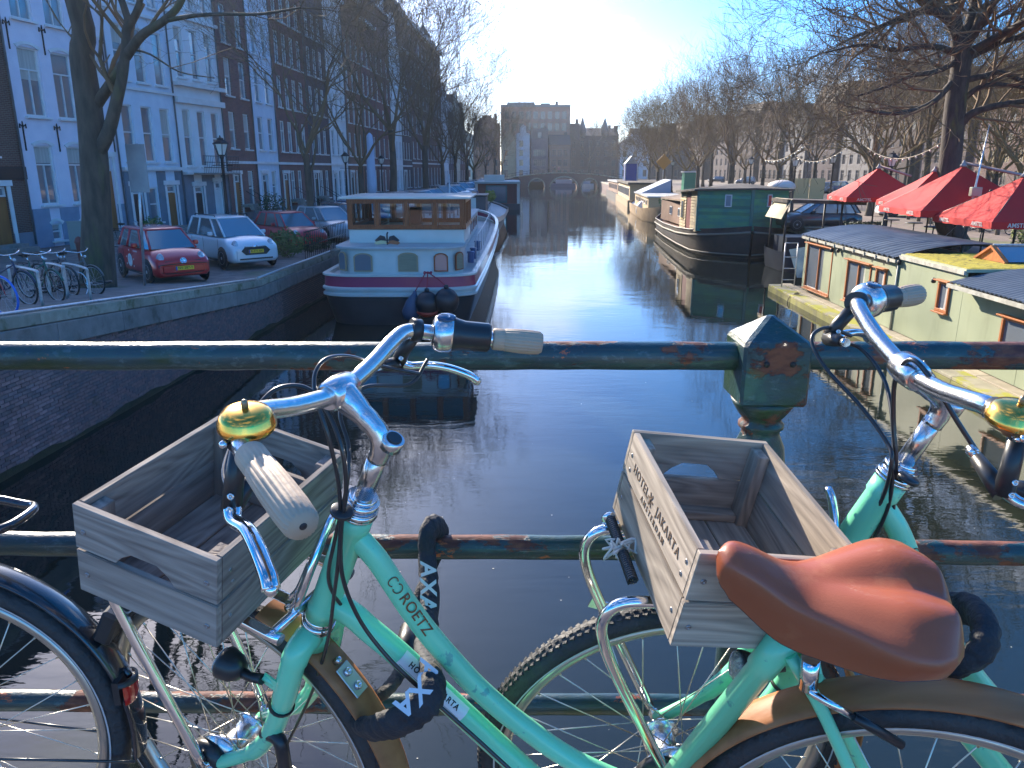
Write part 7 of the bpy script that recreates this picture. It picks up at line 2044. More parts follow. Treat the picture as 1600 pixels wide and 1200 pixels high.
def crate(P, label, yaw, lat, roll, cm, printed=False, scale=(1, 1, 1)):
    t = R(12.54); ya, ro = R(yaw), R(roll)
    def C(x, y, z):
        x, y = x * math.cos(ya) - y * math.sin(ya), x * math.sin(ya) + y * math.cos(ya)
        y, z = y * math.cos(ro) - z * math.sin(ro), y * math.sin(ro) + z * math.cos(ro)
        y += lat
        return P.S(.2385 + x * math.cos(t) + z * math.sin(t), y, .5777 - x * math.sin(t) + z * math.cos(t))
    o = C(0, 0, 0); ex, ey, ez = (C(1, 0, 0) - o), (C(0, 1, 0) - o), (C(0, 0, 1) - o)
    LX, LY, H = .250, .320, .161
    root = thing('wooden_crate', label, 'crate', tuple(C(0, 0, -H)))
    T_ = .011
    hp = .0785
    # long boards: leading (+x) and trailing (-x) faces run along y; end boards with hand holes along x
    for s_ in (1, -1):
        for k in (0, 1):
            z = -hp / 2 - k * (hp + .004)
            plank('board', basis(C(s_ * (LX / 2 - T_ / 2), 0, z), ey, ez.cross(ey).normalized() * 1, ez), (LY - .001, T_, hp), cm, root)
    for s_ in (1, -1):
        c0 = C(0, s_ * (LY / 2 + T_ / 2 - .0115 + .0115), -hp / 2)
        notch_plank('board_with_hand_hole', basis(c0, ex, ez.cross(ex).normalized(), ez), LX, hp, T_, .105, .026, cm, root)
        plank('board', basis(C(0, s_ * (LY / 2 + T_ / 2), -hp * 1.5 - .004), ex, ez.cross(ex).normalized(), ez), (LX, T_, hp), cm, root)
    for sx in (1, -1):
        for sy in (1, -1):
            plank('corner_post', basis(C(sx * (LX / 2 - T_ - .0105), sy * (LY / 2 - .0185), -H / 2 - .004), ez, ey, ez.cross(ey)), (H - .012, .037, .020), cm, root)
    for i in range(3):
        x = (i - 1) * .0745
        plank('base_board', basis(C(x, 0, -H + .0055), ey, ex, ey.cross(ex)), (LY - .004, .0715, .009), cm, root)
    for s_ in (1, -1): plank('base_batten', basis(C(0, s_ * (LY / 2 - .016), -H + .018), ex, ey, ex.cross(ey)), (LX - 2 * T_ - .042, .026, .014), cm, root)
    # screws
    scr = M('screw_head', (.30, .30, .31), .4, .9)
    for sy in (-1, 1):
        for x in (-.108, .108):
            for z in (-.045, -.125):
                c_ = C(x, sy * (LY / 2 + T_ + .0004), z)
                MB().lathe([(.0042, -.002), (.0042, .0008), (.002, .0016), (.0016, .0006)], 12, aim(c_, ey * sy)).build('screw', scr, root)
    for sx in (-1, 1):
        for y in (-.142, .142):
            for z in (-.035, -.06, -.12):
                c_ = C(sx * (LX / 2 + .0004), y * (1 if z != -.06 else .96), z)
                MB().lathe([(.0036, -.002), (.0036, .0006), (.0016, .0004)], 10, aim(c_, ex * sx)).build('screw', scr, root)
    if printed:
        burn = M('branded_brown', (.10, .06, .035), .8)
        Xf = basis(C(LX / 2 + .0006, 0, 0), -ey * -1, ez, ex)
        def XF(y, z): return basis(C(LX / 2 + .0008, y, z), ey * -1 if False else ey, ez, ex)
        # reading direction: from the far end toward the camera end
        Xr = lambda y, z: basis(C(LX / 2 + .0006, y, z), ey * -1, -ez * -1, ex)
        text('branded_lettering', 'HOTEL', .0225, Xr(.078, -.045), burn, root, .0003, 1.25, .0002)
        text('branded_lettering', 'JAKARTA', .0225, Xr(-.062, -.045), burn, root, .0003, 1.25, .0002)
        text('branded_lettering', 'AMSTERDAM', .014, Xr(.0, -.066), burn, root, .0003, 1.7, .0001)
        X = Xr(.022, -.045)
        em = MB()
        for k in range(6):
            a = k * PI / 3; em.box((0, 0, 0), (.011, .0035, .0006), X=X @ Matrix.Rotation(a, 4, 'Z') @ Matrix.Translation((.0065, 0, 0)))
        em.lathe([(.0035, 0), (.0035, .0006)], 10, X).build('branded_emblem', burn, root)
    return root

def city_bike(P, label, paintm, full=True, crate_label=None, crate_kw=None, saddle=True, seed=0, wood_f=True, bell_y=-.172):
    root = thing('bicycle', label, 'bicycle', tuple(P.F(.5, 0, 0)))
    F, S = P.F, P.S
    fr = MB()
    up = spline([F(.862, 0, .898), F(.828, 0, .850), F(.803, 0, .798), F(.785, 0, .760), F(.757, 0, .709), F(.722, 0, .656), F(.675, 0, .594), F(.611, 0, .531), F(.52, 0, .462), F(.375, 0, .405)], 5)
    fr.tube(up, .0178, 18)
    lo = spline([F(.925, 0, .755), F(.885, 0, .728), F(.859, 0, .700), F(.819, 0, .660), F(.764, 0, .597), F(.648, 0, .462), F(.53, 0, .335), F(.445, 0, .282)], 5)
    fr.tube(lo, .0205, 18)
    a0, a1 = Vector(S(0, 0, .436)), Vector(S(0, 0, .668))
    fr.tube([a0, a0.lerp(a1, .12), a0.lerp(a1, .14), a0.lerp(a1, .86), a0.lerp(a1, .88), a1], [.0262, .0262, .0235, .0235, .0262, .0262], 24)
    s0, s1 = F(.222, 0, .795), F(.44, 0, .28)
    fr.tube([s0, s0.lerp(s1, .13), s0.lerp(s1, .135), s1], [.0225, .0225, .0195, .0195], 20)
    fr.tube([F(.44, -.038, .28), F(.44, .038, .28)], .022, 18)
    for s_ in (-1, 1):
        fr.tube(spline([F(.218, s_ * .017, .775), F(.16, s_ * .034, .68), F(.06, s_ * .055, .47), F(0, s_ * .062, .35)], 4), .0095, 10)
        fr.tube([F(.43, s_ * .03, .29), F(.3, s_ * .045, .31), F(0, s_ * .062, .345)], .0105, 10)
    fr.tube([F(.185, -.03, .752), F(.185, .03, .752)], .012, 10)
    fr.build('frame', paintm, root)
    wheel(root, 'rear_wheel', F(0, 0, .35), (F(1, 0, 0) - F(0, 0, 0)).normalized(), (F(0, 0, 1) - F(0, 0, 0)).normalized(), 1, seed, tread=False)
    hubc = S(.0714, 0, 0); e1 = (S(1, 0, 0) - S(0, 0, 0)).normalized(); e2 = (S(0, 0, 1) - S(0, 0, 0)).normalized()
    wheel(root, 'front_wheel', hubc, e1, e2, 1, seed)
    f1_, f2_ = (F(1, 0, 0) - F(0, 0, 0)).normalized(), (F(0, 0, 1) - F(0, 0, 0)).normalized()
    fm_ = fend_w if wood_f else paintm
    fd = fender_arc(F(0, 0, .35), f1_, f2_, -8, 188, .374, 'rear_fender', fm_, root, n=60)
    fd2 = fender_arc(hubc, e1, e2, 86 if wood_f else 60, 200, .374, 'front_fender', fm_, root)
    # fork
    fk = MB()
    fk.tube([S(0, 0, .372), S(0, 0, .392), S(0, 0, .404)], [.030, .026, .020], 20)
    for s_ in (-1, 1):
        fk.tube(spline([S(0, s_ * .012, .398), S(-.002, s_ * .042, .388), S(-.006, s_ * .054, .355), S(-.011, s_ * .057, .30), S(-.014, s_ * .058, .23), S(-.008, s_ * .058, .16), S(.016, s_ * .058, .09), S(.0714, s_ * .060, 0)], 5), [.0235] * 3 + [.0225] * 6 + [.0205] * 8 + [.0185] * 7 + [.0160] * 6 + [.0125] * 6, 14)
    fk.build('fork', paintm, root)
    hs = MB()
    def ring_s(h, r1, r2, dh): hs.tube([S(0, 0, h), S(0, 0, h + dh)], [r1, r2], 24)
    ring_s(.404, .024, .028, .010); ring_s(.414, .028, .027, .010); ring_s(.424, .0255, .0255, .012)
    hs.build('headset', chrome, root); hs = MB()
    ring_s(.668, .0275, .0295, .006); ring_s(.674, .0295, .0285, .008); ring_s(.682, .0245, .0245, .006); ring_s(.688, .0265, .0265, .009); ring_s(.697, .0215, .0205, .008)
    hs.build('headset', chrome, root)
    # quill stem
    sm = MB(); sx, sz, sq = .0879, .0327, .8081
    sm.tube([S(0, 0, .70), S(0, 0, .790)], .0142, 20)
    cl = MB()
    sm.tube(spline([S(-.001, 0, .775), S(.000, 0, .800), S(.014, 0, .818), S(.045, 0, .829), S(sx - .004, 0, sq + sz)], 5), [.0152] * 3 + [.0158] * 5 + [.0152] * 5 + [.0165] * 3 + [.0185, .0195, .021, .022, .0225], 20)
    sm.tube([S(sx, -.029, sq + sz), S(sx, -.024, sq + sz), S(sx, 0, sq + sz), S(sx, .024, sq + sz), S(sx, .029, sq + sz)], [.0175, .0215, .0235, .0215, .0175], 22)
    sm.tube([S(-.012, 0, .806), S(-.014, 0, .823)], [.0165, .0155], 18)
    sm.build('stem', alu, root)
    MB().tube([S(-.0138, 0, .8225), S(-.0142, 0, .8255)], [.0118, .0108], 16).build('stem_cap', black_pl, root)
    # handlebar
    hb = []
    for s_ in (-1, 1):
        hb.append([(sx, 0, sq + sz), (sx + .001, s_ * .03, sq + sz + .001), (sx + .007, s_ * .09, sq + sz + .010), (sx + .014, s_ * .145, sq + sz + .024), (sx + .012, s_ * .180, sq + sz + .033), (sx - .010, s_ * .212, sq + sz + .034), (sx - .045, s_ * .240, sq + sz + .038), (sx - .1647, s_ * .3057, sq + sz + .072)])
    pts = spline([S(*q) for q in list(reversed(hb[0]))[:-1] + hb[1]], 6)
    MB().tube(pts, .0127, 18).build('handlebar', alu, root)
    for s_, nm in ((-1, 'near'), (1, 'far')):
        g1 = S(sx - .1647, s_ * .3057, sq + sz + .072); gb_ = S(sx - .030, s_ * .228, sq + sz + .036)
        d = (g1 - gb_); Lg = d.length; d.normalize()
        st0 = .30 if s_ < 0 else .52
        st0 = .08 if s_ < 0 else .50
        g0 = gb_ + (g1 - gb_) * st0; Lg2 = (g1 - g0).length
        X = aim(g0, d)
        prof = [(.0165, 0), (.0178, .002), (.0178, Lg2 * .22), (.0172, Lg2 * .235), (.0185, Lg2 * .25), (.0200, Lg2 * .55), (.0200, Lg2 * .8), (.0188, Lg2 * .97), (.0170, Lg2 * .995), (.0155, Lg2 + .002)]
        MB().lathe(prof, 84, X, True, mod=lambda a, z: 1 - (.075 if (int(a / (2 * PI) * 84 + .5) % 4 == 0 and .004 < z) else 0)).build('grip', grip_m, root)
        MB().lathe([(.0045, Lg2 + .0005), (.004, Lg2 + .0026), (.0012, Lg2 + .003)], 12, X).build('grip_end_hole', trimb, root)
        # brake lever: clamp, body, blade
        c0 = S(sx + .006, s_ * .197, sq + sz + .034) if s_ > 0 else S(sx - .012, s_ * .214, sq + sz + .034)
        dirb = (S(sx - .010, s_ * .212, sq + sz + .034) - S(sx + .012, s_ * .180, sq + sz + .033)).normalized()
        if s_ > 0: dirb = (S(sx - .02, s_ * .217, sq + sz + .035) - S(sx + .010, s_ * .186, sq + sz + .033)).normalized()
        br_ = MB(); br_.tube([c0 - dirb * .008, c0 + dirb * .008], .0185, 18)
        dn = (S(0, 0, -1) - S(0, 0, 0)).normalized(); fw_ = (S(1, 0, 0) - S(0, 0, 0)).normalized()
        kk = 1.28 if s_ < 0 else 1.0
        b1_ = c0 + dn * .045 * kk + fw_ * .008 + d * (.022 if s_ < 0 else 0)
        b2_ = c0 + dn * .074 * kk + fw_ * .010 + d * (.036 if s_ < 0 else 0)
        br_.tube([c0 + dn * .012, b1_, b2_], [.011, .0115, .0125], 12)
        lt = (S(0, -s_, 0) - S(0, 0, 0)).normalized()
        hs_ = b1_ + dn * .016 + lt * .046 + fw_ * .006
        br_.tube([b2_, b2_.lerp(hs_, .5), hs_], [.013, .0115, .0085], 10)
        br_.build('brake_mount', black_pl, root)
        MB().tube([hs_, hs_ + (hs_ - b2_).normalized() * .016], .0058, 10).tube([hs_ + (hs_ - b2_).normalized() * .004, hs_ + (hs_ - b2_).normalized() * .012], .0075, 8).build('cable_adjuster', alu, root)
        for q in (.012, .026):
            MB().lathe([(.0042, -.001), (.0042, .0018), (.0018, .002), (.0018, .0008)], 10, aim(b1_.lerp(b2_, q / .03) - fw_ * .002 + (-d if False else Vector((0, -.0118, 0))), Vector((0, -1, .2)))).build('screw', alu, root)
        gd = d
        lv = spline([b2_ - dn * .004, b2_ + gd * .020 + dn * .002 + lt * -.004, b2_ + gd * .050 + dn * -.004, b2_ + gd * .085 + dn * -.001, b2_ + gd * .122 + dn * .010, b2_ + gd * .138 + dn * .020], 5)
        MB().tube(lv, [.0112 - .0022 * min(1, i / 6) + .0014 * (i / len(lv)) for i in range(len(lv))], 12, flat=.7).ball(lv[-1], .0080, 10).build('brake_lever', chrome, root)
    # shifter on the far side (between clamp and grip)
    gb_ = S(sx - .010, .2155, sq + sz + .034); g1 = S(sx - .1647, .3057, sq + sz + .072); d = (g1 - gb_).normalized(); Ls = (g1 - gb_).length * .54
    X = aim(gb_, d)
    MB().lathe([(.019, .004), (.027, .008), (.0315, .018), (.030, .034), (.0265, .040)], 28, X).build('shifter_shell', alu, root)
    MB().lathe([(.0268, .034), (.0285, .038), (.026, .046), (.0235, .056), (.0235, Ls - .004), (.0205, Ls)], 28, X, True, mod=lambda a, z: 1 + (.018 * math.cos(14 * a) if z > .05 else 0)).build('shifter_ring', black_pl, root)
    upv = Vector((0, -.35, 1)).normalized()
    sv = (upv - d * upv.dot(d)).normalized()
    MB().lathe([(.0145, .0), (.0145, .0025), (.012, .0035)], 24, aim(gb_ + d * .024 + sv * .0285, sv) @ Matrix.Diagonal((1.1, .85, 1, 1))).build('gear_window', M('gear_window', (.012, .03, .08), .1, coat=1), root)
    Xt = basis(gb_ + d * .024 + sv * .0325, d, sv.cross(d), sv)
    text('gear_marks', '3', .009, Xt @ Matrix.Translation((.004, 0, 0)), white_l, root, .0002)
    MB().box((0, 0, 0), (.010, .0012, .0006), X=Xt @ Matrix.Translation((-.004, .006, 0))).build('gear_mark_line', white_l, root)
    # brass bell near side
    c = S(sx + .010, bell_y, sq + sz + .033)
    X = aim(c + Vector((.004, -.034, .006)), Vector((.05, -.20, 1)))
    bell = MB().lathe([(.0322, -.012), (.0335, -.010), (.0335, -.0045), (.0320, -.002), (.0305, .004), (.0265, .0095), (.020, .0125), (.010, .0142), (.001, .0145)], 44, X).build('bell', brass, root)
    MB().lathe([(.0035, .013), (.0042, .0165), (.0042, .021), (.0028, .024), (.001, .025)], 14, X).build('bell_knob', M('dull_brass', (.28, .22, .14), .4, .8), bell)
    MB().lathe([(.029, -.016), (.029, -.011)], 30, X).lathe([(.010, -.028), (.010, -.014)], 14, X).build('bell_base', M('dull_brass'), bell)
    MB().tube([X @ Vector((.020, -.012, -.016)), X @ Vector((.034, -.016, -.017)), X @ Vector((.041, -.014, -.012))], .003, 6).ball(X @ Vector((.042, -.014, -.010)), .0048, 10).tube([X @ Vector((-.020, -.012, -.017)), X @ Vector((-.034, -.014, -.02))], .0045, 8).build('bell_striker', chrome, bell)
    MB().tube([c - (S(0, 1, 0) - S(0, 0, 0)) * .008, c + (S(0, 1, 0) - S(0, 0, 0)) * .008], .0150, 18).build('bell_clamp', black_pl, bell)
    # cable clip ring and seat cluster
    q = S(-.0, -.030, .690)
    MB().tube([S(0, -.018, .690), S(0, -.044, .690)], [.004, .004], 8).lathe([(.015, -.004), (.017, -.002), (.017, .002), (.015, .004)], 22, aim(q + Vector((-.008, -.012, .006)), S(0, 0, 1) - S(0, 0, 0))).build('cable_guide', black_pl, root)
    # seatpost, saddle
    if saddle:
        off = saddle
        top = F(.200, 0, .855) + off * .9
        MB().tube([F(.240, 0, .755), s0 + (s0 - s1).normalized() * .004, top], [.0152, .0152, .0145], 20).build('seatpost', alu, root)
        nose, rear = F(.3225, 0, .9415) + off, F(.036, 0, .8890) + off
        ax = (nose - rear); LS = ax.length; ax.normalize()
        lat_ = (F(0, 1, 0) - F(0, 0, 0)).normalized(); upv = ax.cross(lat_).normalized()
        if upv.z < 0: upv = -upv
        lat_ = upv.cross(ax).normalized()
        rows = []
        wt = [(0, .001), (.012, .012), (.035, .020), (.09, .0255), (.18, .029), (.28, .033), (.38, .041), (.48, .055), (.58, .072), (.67, .087), (.75, .095), (.83, .0945), (.90, .085), (.955, .066), (.985, .044), (1.0, .004)]
        tt = [w[0] for w in wt]; ww = [w[1] for w in wt]
        for t in list(np.linspace(0, .1, 8)) + list(np.linspace(.13, .9, 26)) + list(np.linspace(.915, 1, 10)):
            w_ = float(np.interp(t, tt, ww)) * 1.19
            zt_ = .004 * math.cos(t * 7) - .017 * math.exp(-((t - .34) / .17) ** 2) + .006 * math.exp(-((t - .8) / .15) ** 2) - .012 * max(0, (.07 - t) / .07) ** 2 - .018 * max(0, (t - .93) / .07) ** 2
            skirt = .040 + .026 * math.sin(min(1, t * 1.2) * PI)
            row = []
            for j in range(25):
                u = -1 + j / 12
                au = abs(u)
                if au < .72:
                    y = w_ * (au / .72) ** .95
                    z = zt_ - .0105 * (au / .72) ** 2.2
                    lobe = .0115 * max(0, min(1, (t - .42) / .3)) * (1 - max(0, (t - .93) / .07))
                    z += lobe * (math.sin(min(1, au / .66) * PI) ** 1.2) - .004 * max(0, min(1, (t - .4) / .3)) * (1 - min(1, au / .3)) 
                else:
                    k = (au - .72) / .28
                    y = w_ * (1 - .10 * k * k) + .002 * math.sin(k * PI)
                    z = zt_ - .0105 - skirt * k * min(1, w_ / .030)
                row.append(nose - ax * (LS * t) + lat_ * (math.copysign(y, u) if u else 0) + upv * z)
            rows.append(row)
        mb = MB(); mb.grid(rows, True)
        sd = mb.build('saddle', leather, root)
        und = MB()
        und.grid([[p_ - upv * .001 for p_ in (r_[0], r_[6] - upv * .03, r_[12] - upv * .03, r_[18] - upv * .03, r_[24])] for r_ in rows[2:-2]], True)
        for s_ in (-1, 1):
            und.tube([nose - ax * .03 + lat_ * s_ * .012 - upv * .03, nose - ax * .12 + lat_ * s_ * .022 - upv * .055, nose - ax * .2 + lat_ * s_ * .022 - upv * .055, nose - ax * .25 + lat_ * s_ * .05 - upv * .04], .0035, 8)
            und.tube([nose - ax * .235 + lat_ * s_ * .05 - upv * (.03 + .002 * i) + (ax * math.cos(i * 1.3) + lat_ * math.sin(i * 1.3)) * .014 for i in range(20)], .0028, 5)
        und.build('saddle_base', black_pl, sd)
        MB().box((0, 0, 0), (.05, .05, .02), X=basis(top - upv * .022, ax, lat_, upv)).build('saddle_clamp', black_pl, root)
        # quick release of the seat collar
        cq = F(.196, -.033, .785)
        MB().tube([cq + Vector((0, -.004, .006)), F(.193, -.040, .742)], .0125, 18).build('seat_collar_bolt', chrome, root)
        lvp = [F(.193, -.048, .745), F(.172, -.056, .738), F(.132, -.058, .718)]
        MB().tube(lvp, [.0062, .0055, .0055], 10).build('quick_release', chrome, root)
        MB().tube([F(.134, -.058, .719), F(.112, -.058, .706), F(.066, -.056, .676)], [.0066, .0075, .0068], 12).build('quick_release_grip', black_pl, root)
    # headlight on the fork
    MB().box((0, 0, 0), (.032, .003, .022), X=basis(S(.012, -.072, .318), S(1, 0, 0) - S(0, 0, 0), S(0, 1, 0) - S(0, 0, 0), S(0, 0, 1) - S(0, 0, 0))).tube([S(.0, -.066, .314), S(.028, -.074, .322)], .006, 8).build('lamp_bracket', paintm, root)
    MB().tube([S(.026, -.078, .320), S(.05, -.078, .305), S(.078, -.078, .300)], [.009, .008, .010], 10).build('lamp_arm', black_pl, root)
    X = aim(S(.078, -.078, .300), S(1, 0, -.18) - S(0, 0, 0))
    MB().lathe([(.004, -.018), (.016, -.012), (.024, 0), (.0275, .018), (.0275, .024), (.0255, .026)], 26, X).build('headlight', black_pl, root)
    MB().lathe([(.0248, .0262), (.0235, .030), (.014, .0335), (.001, .0345)], 26, X).build('headlight_lens', lens_c, root)
    return root, F, S
def rack_and_extras(P, root, bracket_far=False):
    S = P.S
    k = .092
    for s_ in (-1, 1):
        pts = spline([S(.01, s_ * k, .449), S(.12, s_ * k, .4255), S(.25, s_ * k, .3975), S(.325, s_ * k, .380), S(.362, s_ * k, .358), S(.366, s_ * k, .318), S(.335, s_ * k * .99, .268), S(.27, s_ * k * .96, .197), S(.18, s_ * k * .93, .106), S(.085, s_ * k * .9, .010)], 5)
        MB().tube(pts, .0098, 14).build('rack_tube', chrome, root)
        MB().tube([S(.085, s_ * k * .9, .014), S(.0714, s_ * .062, .0)], .006, 8).lathe([(.012, -.004), (.012, .004)], 6, aim(S(.0714, s_ * .075, 0), S(0, s_, 0) - S(0, 0, 0))).build('axle_nut', alu, root)
    for a_, h_ in ((.03, .443), (.13, .421), (.25, .396)):
        MB().tube([S(a_, -k, h_), S(a_, k, h_)], .0075, 10).build('rack_crossbar', chrome, root)
    # strap to the crown and two bent rods behind the crate
    MB().tube(spline([S(.10, 0, .410), S(.055, 0, .420), S(.03, 0, .424), S(.026, 0, .418)], 4), .014, 10, flat=.25).build('rack_strap', alu, root)
    MB().tube(spline([S(.045, -.03, .44), S(.030, -.036, .47), S(.034, -.02, .535), S(.048, .02, .585), S(.054, .045, .60)], 4), .0075, 10).build('rack_back_hoop', chrome, root)
    MB().tube(spline([S(.048, -.03, .46), S(.040, -.028, .49), S(.044, -.01, .53)], 4), .0045, 8).build('rack_hook', chrome, root)
    # coil spring clamp in front of the crate
    def coil(a, b, n, r_, w):
        a, b = Vector(a), Vector(b); d = (b - a).normalized(); u = d.orthogonal().normalized(); v = d.cross(u)
        return [a.lerp(b, i / (n * 8)) + (u * math.cos(i * PI / 4) + v * math.sin(i * PI / 4)) * r_ for i in range(n * 8 + 1)]
    MB().tube(coil(S(.356, .080, .400), S(.352, .012, .400), 14, .0085, 0), .0018, 5).build('spring', M('spring_steel', (.06, .07, .08), .4, .8), root)
    MB().tube(coil(S(.351, -.008, .400), S(.348, -.075, .400), 14, .0085, 0), .0018, 5).build('spring', M('spring_steel'), root)
    MB().lathe([(.005, -.003), (.014, -.002), (.014, .002), (.005, .003)], 16, aim(S(.352, .092, .392), S(0, 1, 0) - S(0, 0, 0))).build('spring_eye', chrome, root)
    rg3 = random.Random(5)
    kn = MB()
    for i in range(9):
        c_ = S(.354, .003, .400)
        q = [c_ + Vector((rg3.gauss(0, .011), rg3.gauss(0, .008), rg3.gauss(0, .009))) for _ in range(5)]
        kn.tube(spline(q, 3), .0022, 5)
    kn.build('string_knot', M('string_white', (.62, .58, .52), .9), root)
    MB().box((0, 0, 0), (.034, .003, .020), X=basis(S(.288, .094, .208), S(1, 0, 0) - S(0, 0, 0), S(0, 1, 0) - S(0, 0, 0), S(0, 0, 1) - S(0, 0, 0))).build('rack_lug', alu, root)

def fender_plate(P, root):
    """steel plate with two bolts and cable clip where the front fender is fixed behind the fork"""
    S = P.S
    hubc = S(.0714, 0, 0)
    def on(t, rr=.3825, y=0.):
        a = R(t); return S(.0714 + rr * math.cos(a), y, rr * math.sin(a))
    c = on(115); d = (on(120) - on(110)).normalized(); n = (c - hubc).normalized(); s = d.cross(n)
    X = basis(c + n * .001, d, s, n)
    MB().box((0, 0, .001), (.058, .030, .003), X=X).build('fender_plate', galv, root, bevel=.001)
    for dx in (-.014, .014):
        MB().lathe([(.0075, .002), (.0075, .006), (.0060, .009), (.0035, .0092), (.003, .005)], 14, X @ Matrix.Translation((dx, 0, 0))).build('fender_bolt', alu, root)
    MB().lathe([(.006, 0), (.006, .012), (.004, .014)], 10, X @ Matrix.Translation((-.04, .004, 0))).build('fender_bolt', alu, root)

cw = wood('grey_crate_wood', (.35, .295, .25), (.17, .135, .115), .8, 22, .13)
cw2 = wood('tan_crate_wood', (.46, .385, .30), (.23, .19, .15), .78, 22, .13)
P1 = Pose(.6353, 1.0428, 12.4724, -10.9604, 13.0514)
P2 = Pose(1.4154, .8939, 18.5345, -1.6429, -23.8216)
P0 = Pose(-1.105, 1.245, -3.0, 2.0, 0)
sdl_off = Vector((-.018, -.055, .026))
b1, F1, S1 = city_bike(P1, 'mint green city bicycle with tan leather saddle and grey crate, closest to the camera', mint, saddle=sdl_off, seed=1)
rack_and_extras(P1, b1); fender_plate(P1, b1)
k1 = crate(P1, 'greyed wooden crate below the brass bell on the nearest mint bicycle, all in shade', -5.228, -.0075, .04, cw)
b2_, F2, S2 = city_bike(P2, 'second mint green city bicycle behind the first, its saddle out of view at the right', mint, saddle=Vector((0, 0, 0)), seed=2, bell_y=-.186)
rack_and_extras(P2, b2_); fender_plate(P2, b2_)
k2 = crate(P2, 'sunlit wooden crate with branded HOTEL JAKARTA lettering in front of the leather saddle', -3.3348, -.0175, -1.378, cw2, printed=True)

# tube labels and lettering
def tube_frame(pa, pb, F, toward=Vector((0, -.75, .66))):
    a, b = F(*pa), F(*pb); m = (a + b) / 2; d = (b - a).normalized(); t = (toward - d * toward.dot(d)).normalized(); s = t.cross(d)
    return basis(m, d, s, t)
def label_patch(X, L_, half, r_, root, mat, out=.0006):
    rows = [[X @ Vector((x, (r_ + out) * math.sin(a), (r_ + out) * math.cos(a))) for a in np.linspace(-half, half, 9)] for x in (-L_ / 2, L_ / 2)]
    mb = MB(); mb.grid(rows, True); return mb.build('label', mat, root)
for (root, F, ql) in ((b1, F1, ((.812, 0, .654), (.716, 0, .542))), (b2_, F2, ((.812, 0, .654), (.716, 0, .542)))):
    X = tube_frame(ql[0], ql[1], F)
    lb = label_patch(X, .150, .66, .0205, root, white_l)
    wrap_text('label_lettering', 'HOTEL  JAKARTA', .0128, X @ Matrix.Translation((0, 0, 0)), .0205, ink, lb, 1.18, .0003, .0011)
    ang_ = -.42
    wrap_text('label_lettering', 'AMSTERDAM', .0052, X @ Matrix.Rotation(.42, 4, 'X'), .0205, ink, lb, 1.3, .0001, .0011)
    MB().tube([X @ Matrix.Rotation(.58, 4, 'X') @ Vector((x, 0, .0213)) for x in (-.07, .07)], .0003, 4).build('label_line', ink, lb)
    X = tube_frame((.808, 0, .812), (.760, 0, .716), F)
    wrap_text('maker_lettering', 'ROETZ', .0245, X @ Matrix.Translation((.012, 0, 0)), .0178, copper_i, root, 1.06, .0001, .0006)
    lgx = X @ Matrix.Translation((-.050, 0, 0))
    m_ = MB()
    for cx_, a_0, a_1 in ((-.006, .9, 5.6), (.0075, -2.2, 2.4)):
        pts = []
        for a_ in np.linspace(a_0, a_1, 18):
            yy = .0078 * math.sin(a_); an_ = yy / .0178
            pts.append(lgx @ Vector((cx_ + .0068 * math.cos(a_), .0187 * math.sin(an_), .0187 * math.cos(an_))))
        m_.tube(pts, .0009, 5)
    m_.build('maker_emblem', copper_i, root)
# little mint hook on the lower tube, zip tie on the fork blade, dynamo, chain case
MB().tube(spline([F1(.765, -.015, .615), F1(.760, -.026, .632), F1(.745, -.03, .628), F1(.738, -.028, .612)], 4), .0035, 8).build('tube_hook', mint, b1)
for S_, rt in ((S1, b1), (S2, b2_)):
    MB().tube([S_(-.0125, -.058, .262), S_(-.0125, -.058, .2665)], .0222, 18).build('cable_tie', black_pl, rt)
    MB().lathe([(.030, -.005), (.052, -.003), (.052, .004), (.020, .010)], 30, aim(S_(.0714, -.045, 0), S_(0, -1, 0) - S_(0, 0, 0))).build('hub_disc', alu, rt)
    MB().lathe([(.020, -.02), (.045, -.016), (.047, .0), (.030, .012)], 24, aim(S_(.088, -.064, -.012), S_(0, -1, 0) - S_(0, 0, 0))).build('hub_brake', black_pl, rt)
    MB().tube(spline([S_(-.0, -.06, .175), S_(-.035, -.07, .20), S_(-.060, -.07, .150), S_(-.075, -.07, .12)], 4), .012, 12).build('cable_boot', black_pl, rt)

# ---- cables
cab = M('cable_black', (.02, .021, .023), .32, coat=.4)
def cable(pts, root, r_=.0031):
    MB().tube(spline([at(*p) for p in pts], 8), r_, 8, caps=False).build('cable', cab, root)
cable([(655, 584, 1.19), (600, 573, 1.16), (545, 557, 1.11), (508, 562, 1.06), (491, 590, 1.03), (498, 635, 1.0), (515, 690, .99), (530, 765, 1.0), (531, 850, 1.02), (522, 930, 1.05), (512, 1000, 1.08), (488, 1080, 1.13), (455, 1150, 1.16), (430, 1200, 1.18)], b1)
cable([(357, 770, .86), (350, 735, .90), (365, 690, .95), (395, 645, .98), (432, 608, 1.01), (478, 606, 1.03), (510, 640, 1.02), (534, 700, 1.0), (541, 765, 1.0), (533, 830, 1.01), (535, 900, 1.03), (560, 965, 1.04), (600, 1020, 1.04), (650, 1070, 1.035), (740, 1150, 1.03), (800, 1205, 1.02)], b1, .0034)
cable([(668, 562, 1.225), (640, 600, 1.17), (570, 605, 1.11), (532, 640, 1.07), (545, 700, 1.03), (541, 765, 1.01), (524, 840, 1.03), (514, 910, 1.06), (545, 960, 1.10), (585, 1000, 1.12)], b1)
cable([(1330, 525, 1.30), (1292, 512, 1.29), (1268, 530, 1.27), (1290, 575, 1.23), (1345, 635, 1.17), (1385, 690, 1.12), (1393, 722, 1.10), (1378, 780, 1.12), (1340, 850, 1.16), (1300, 900, 1.18)], b2_, .0033)
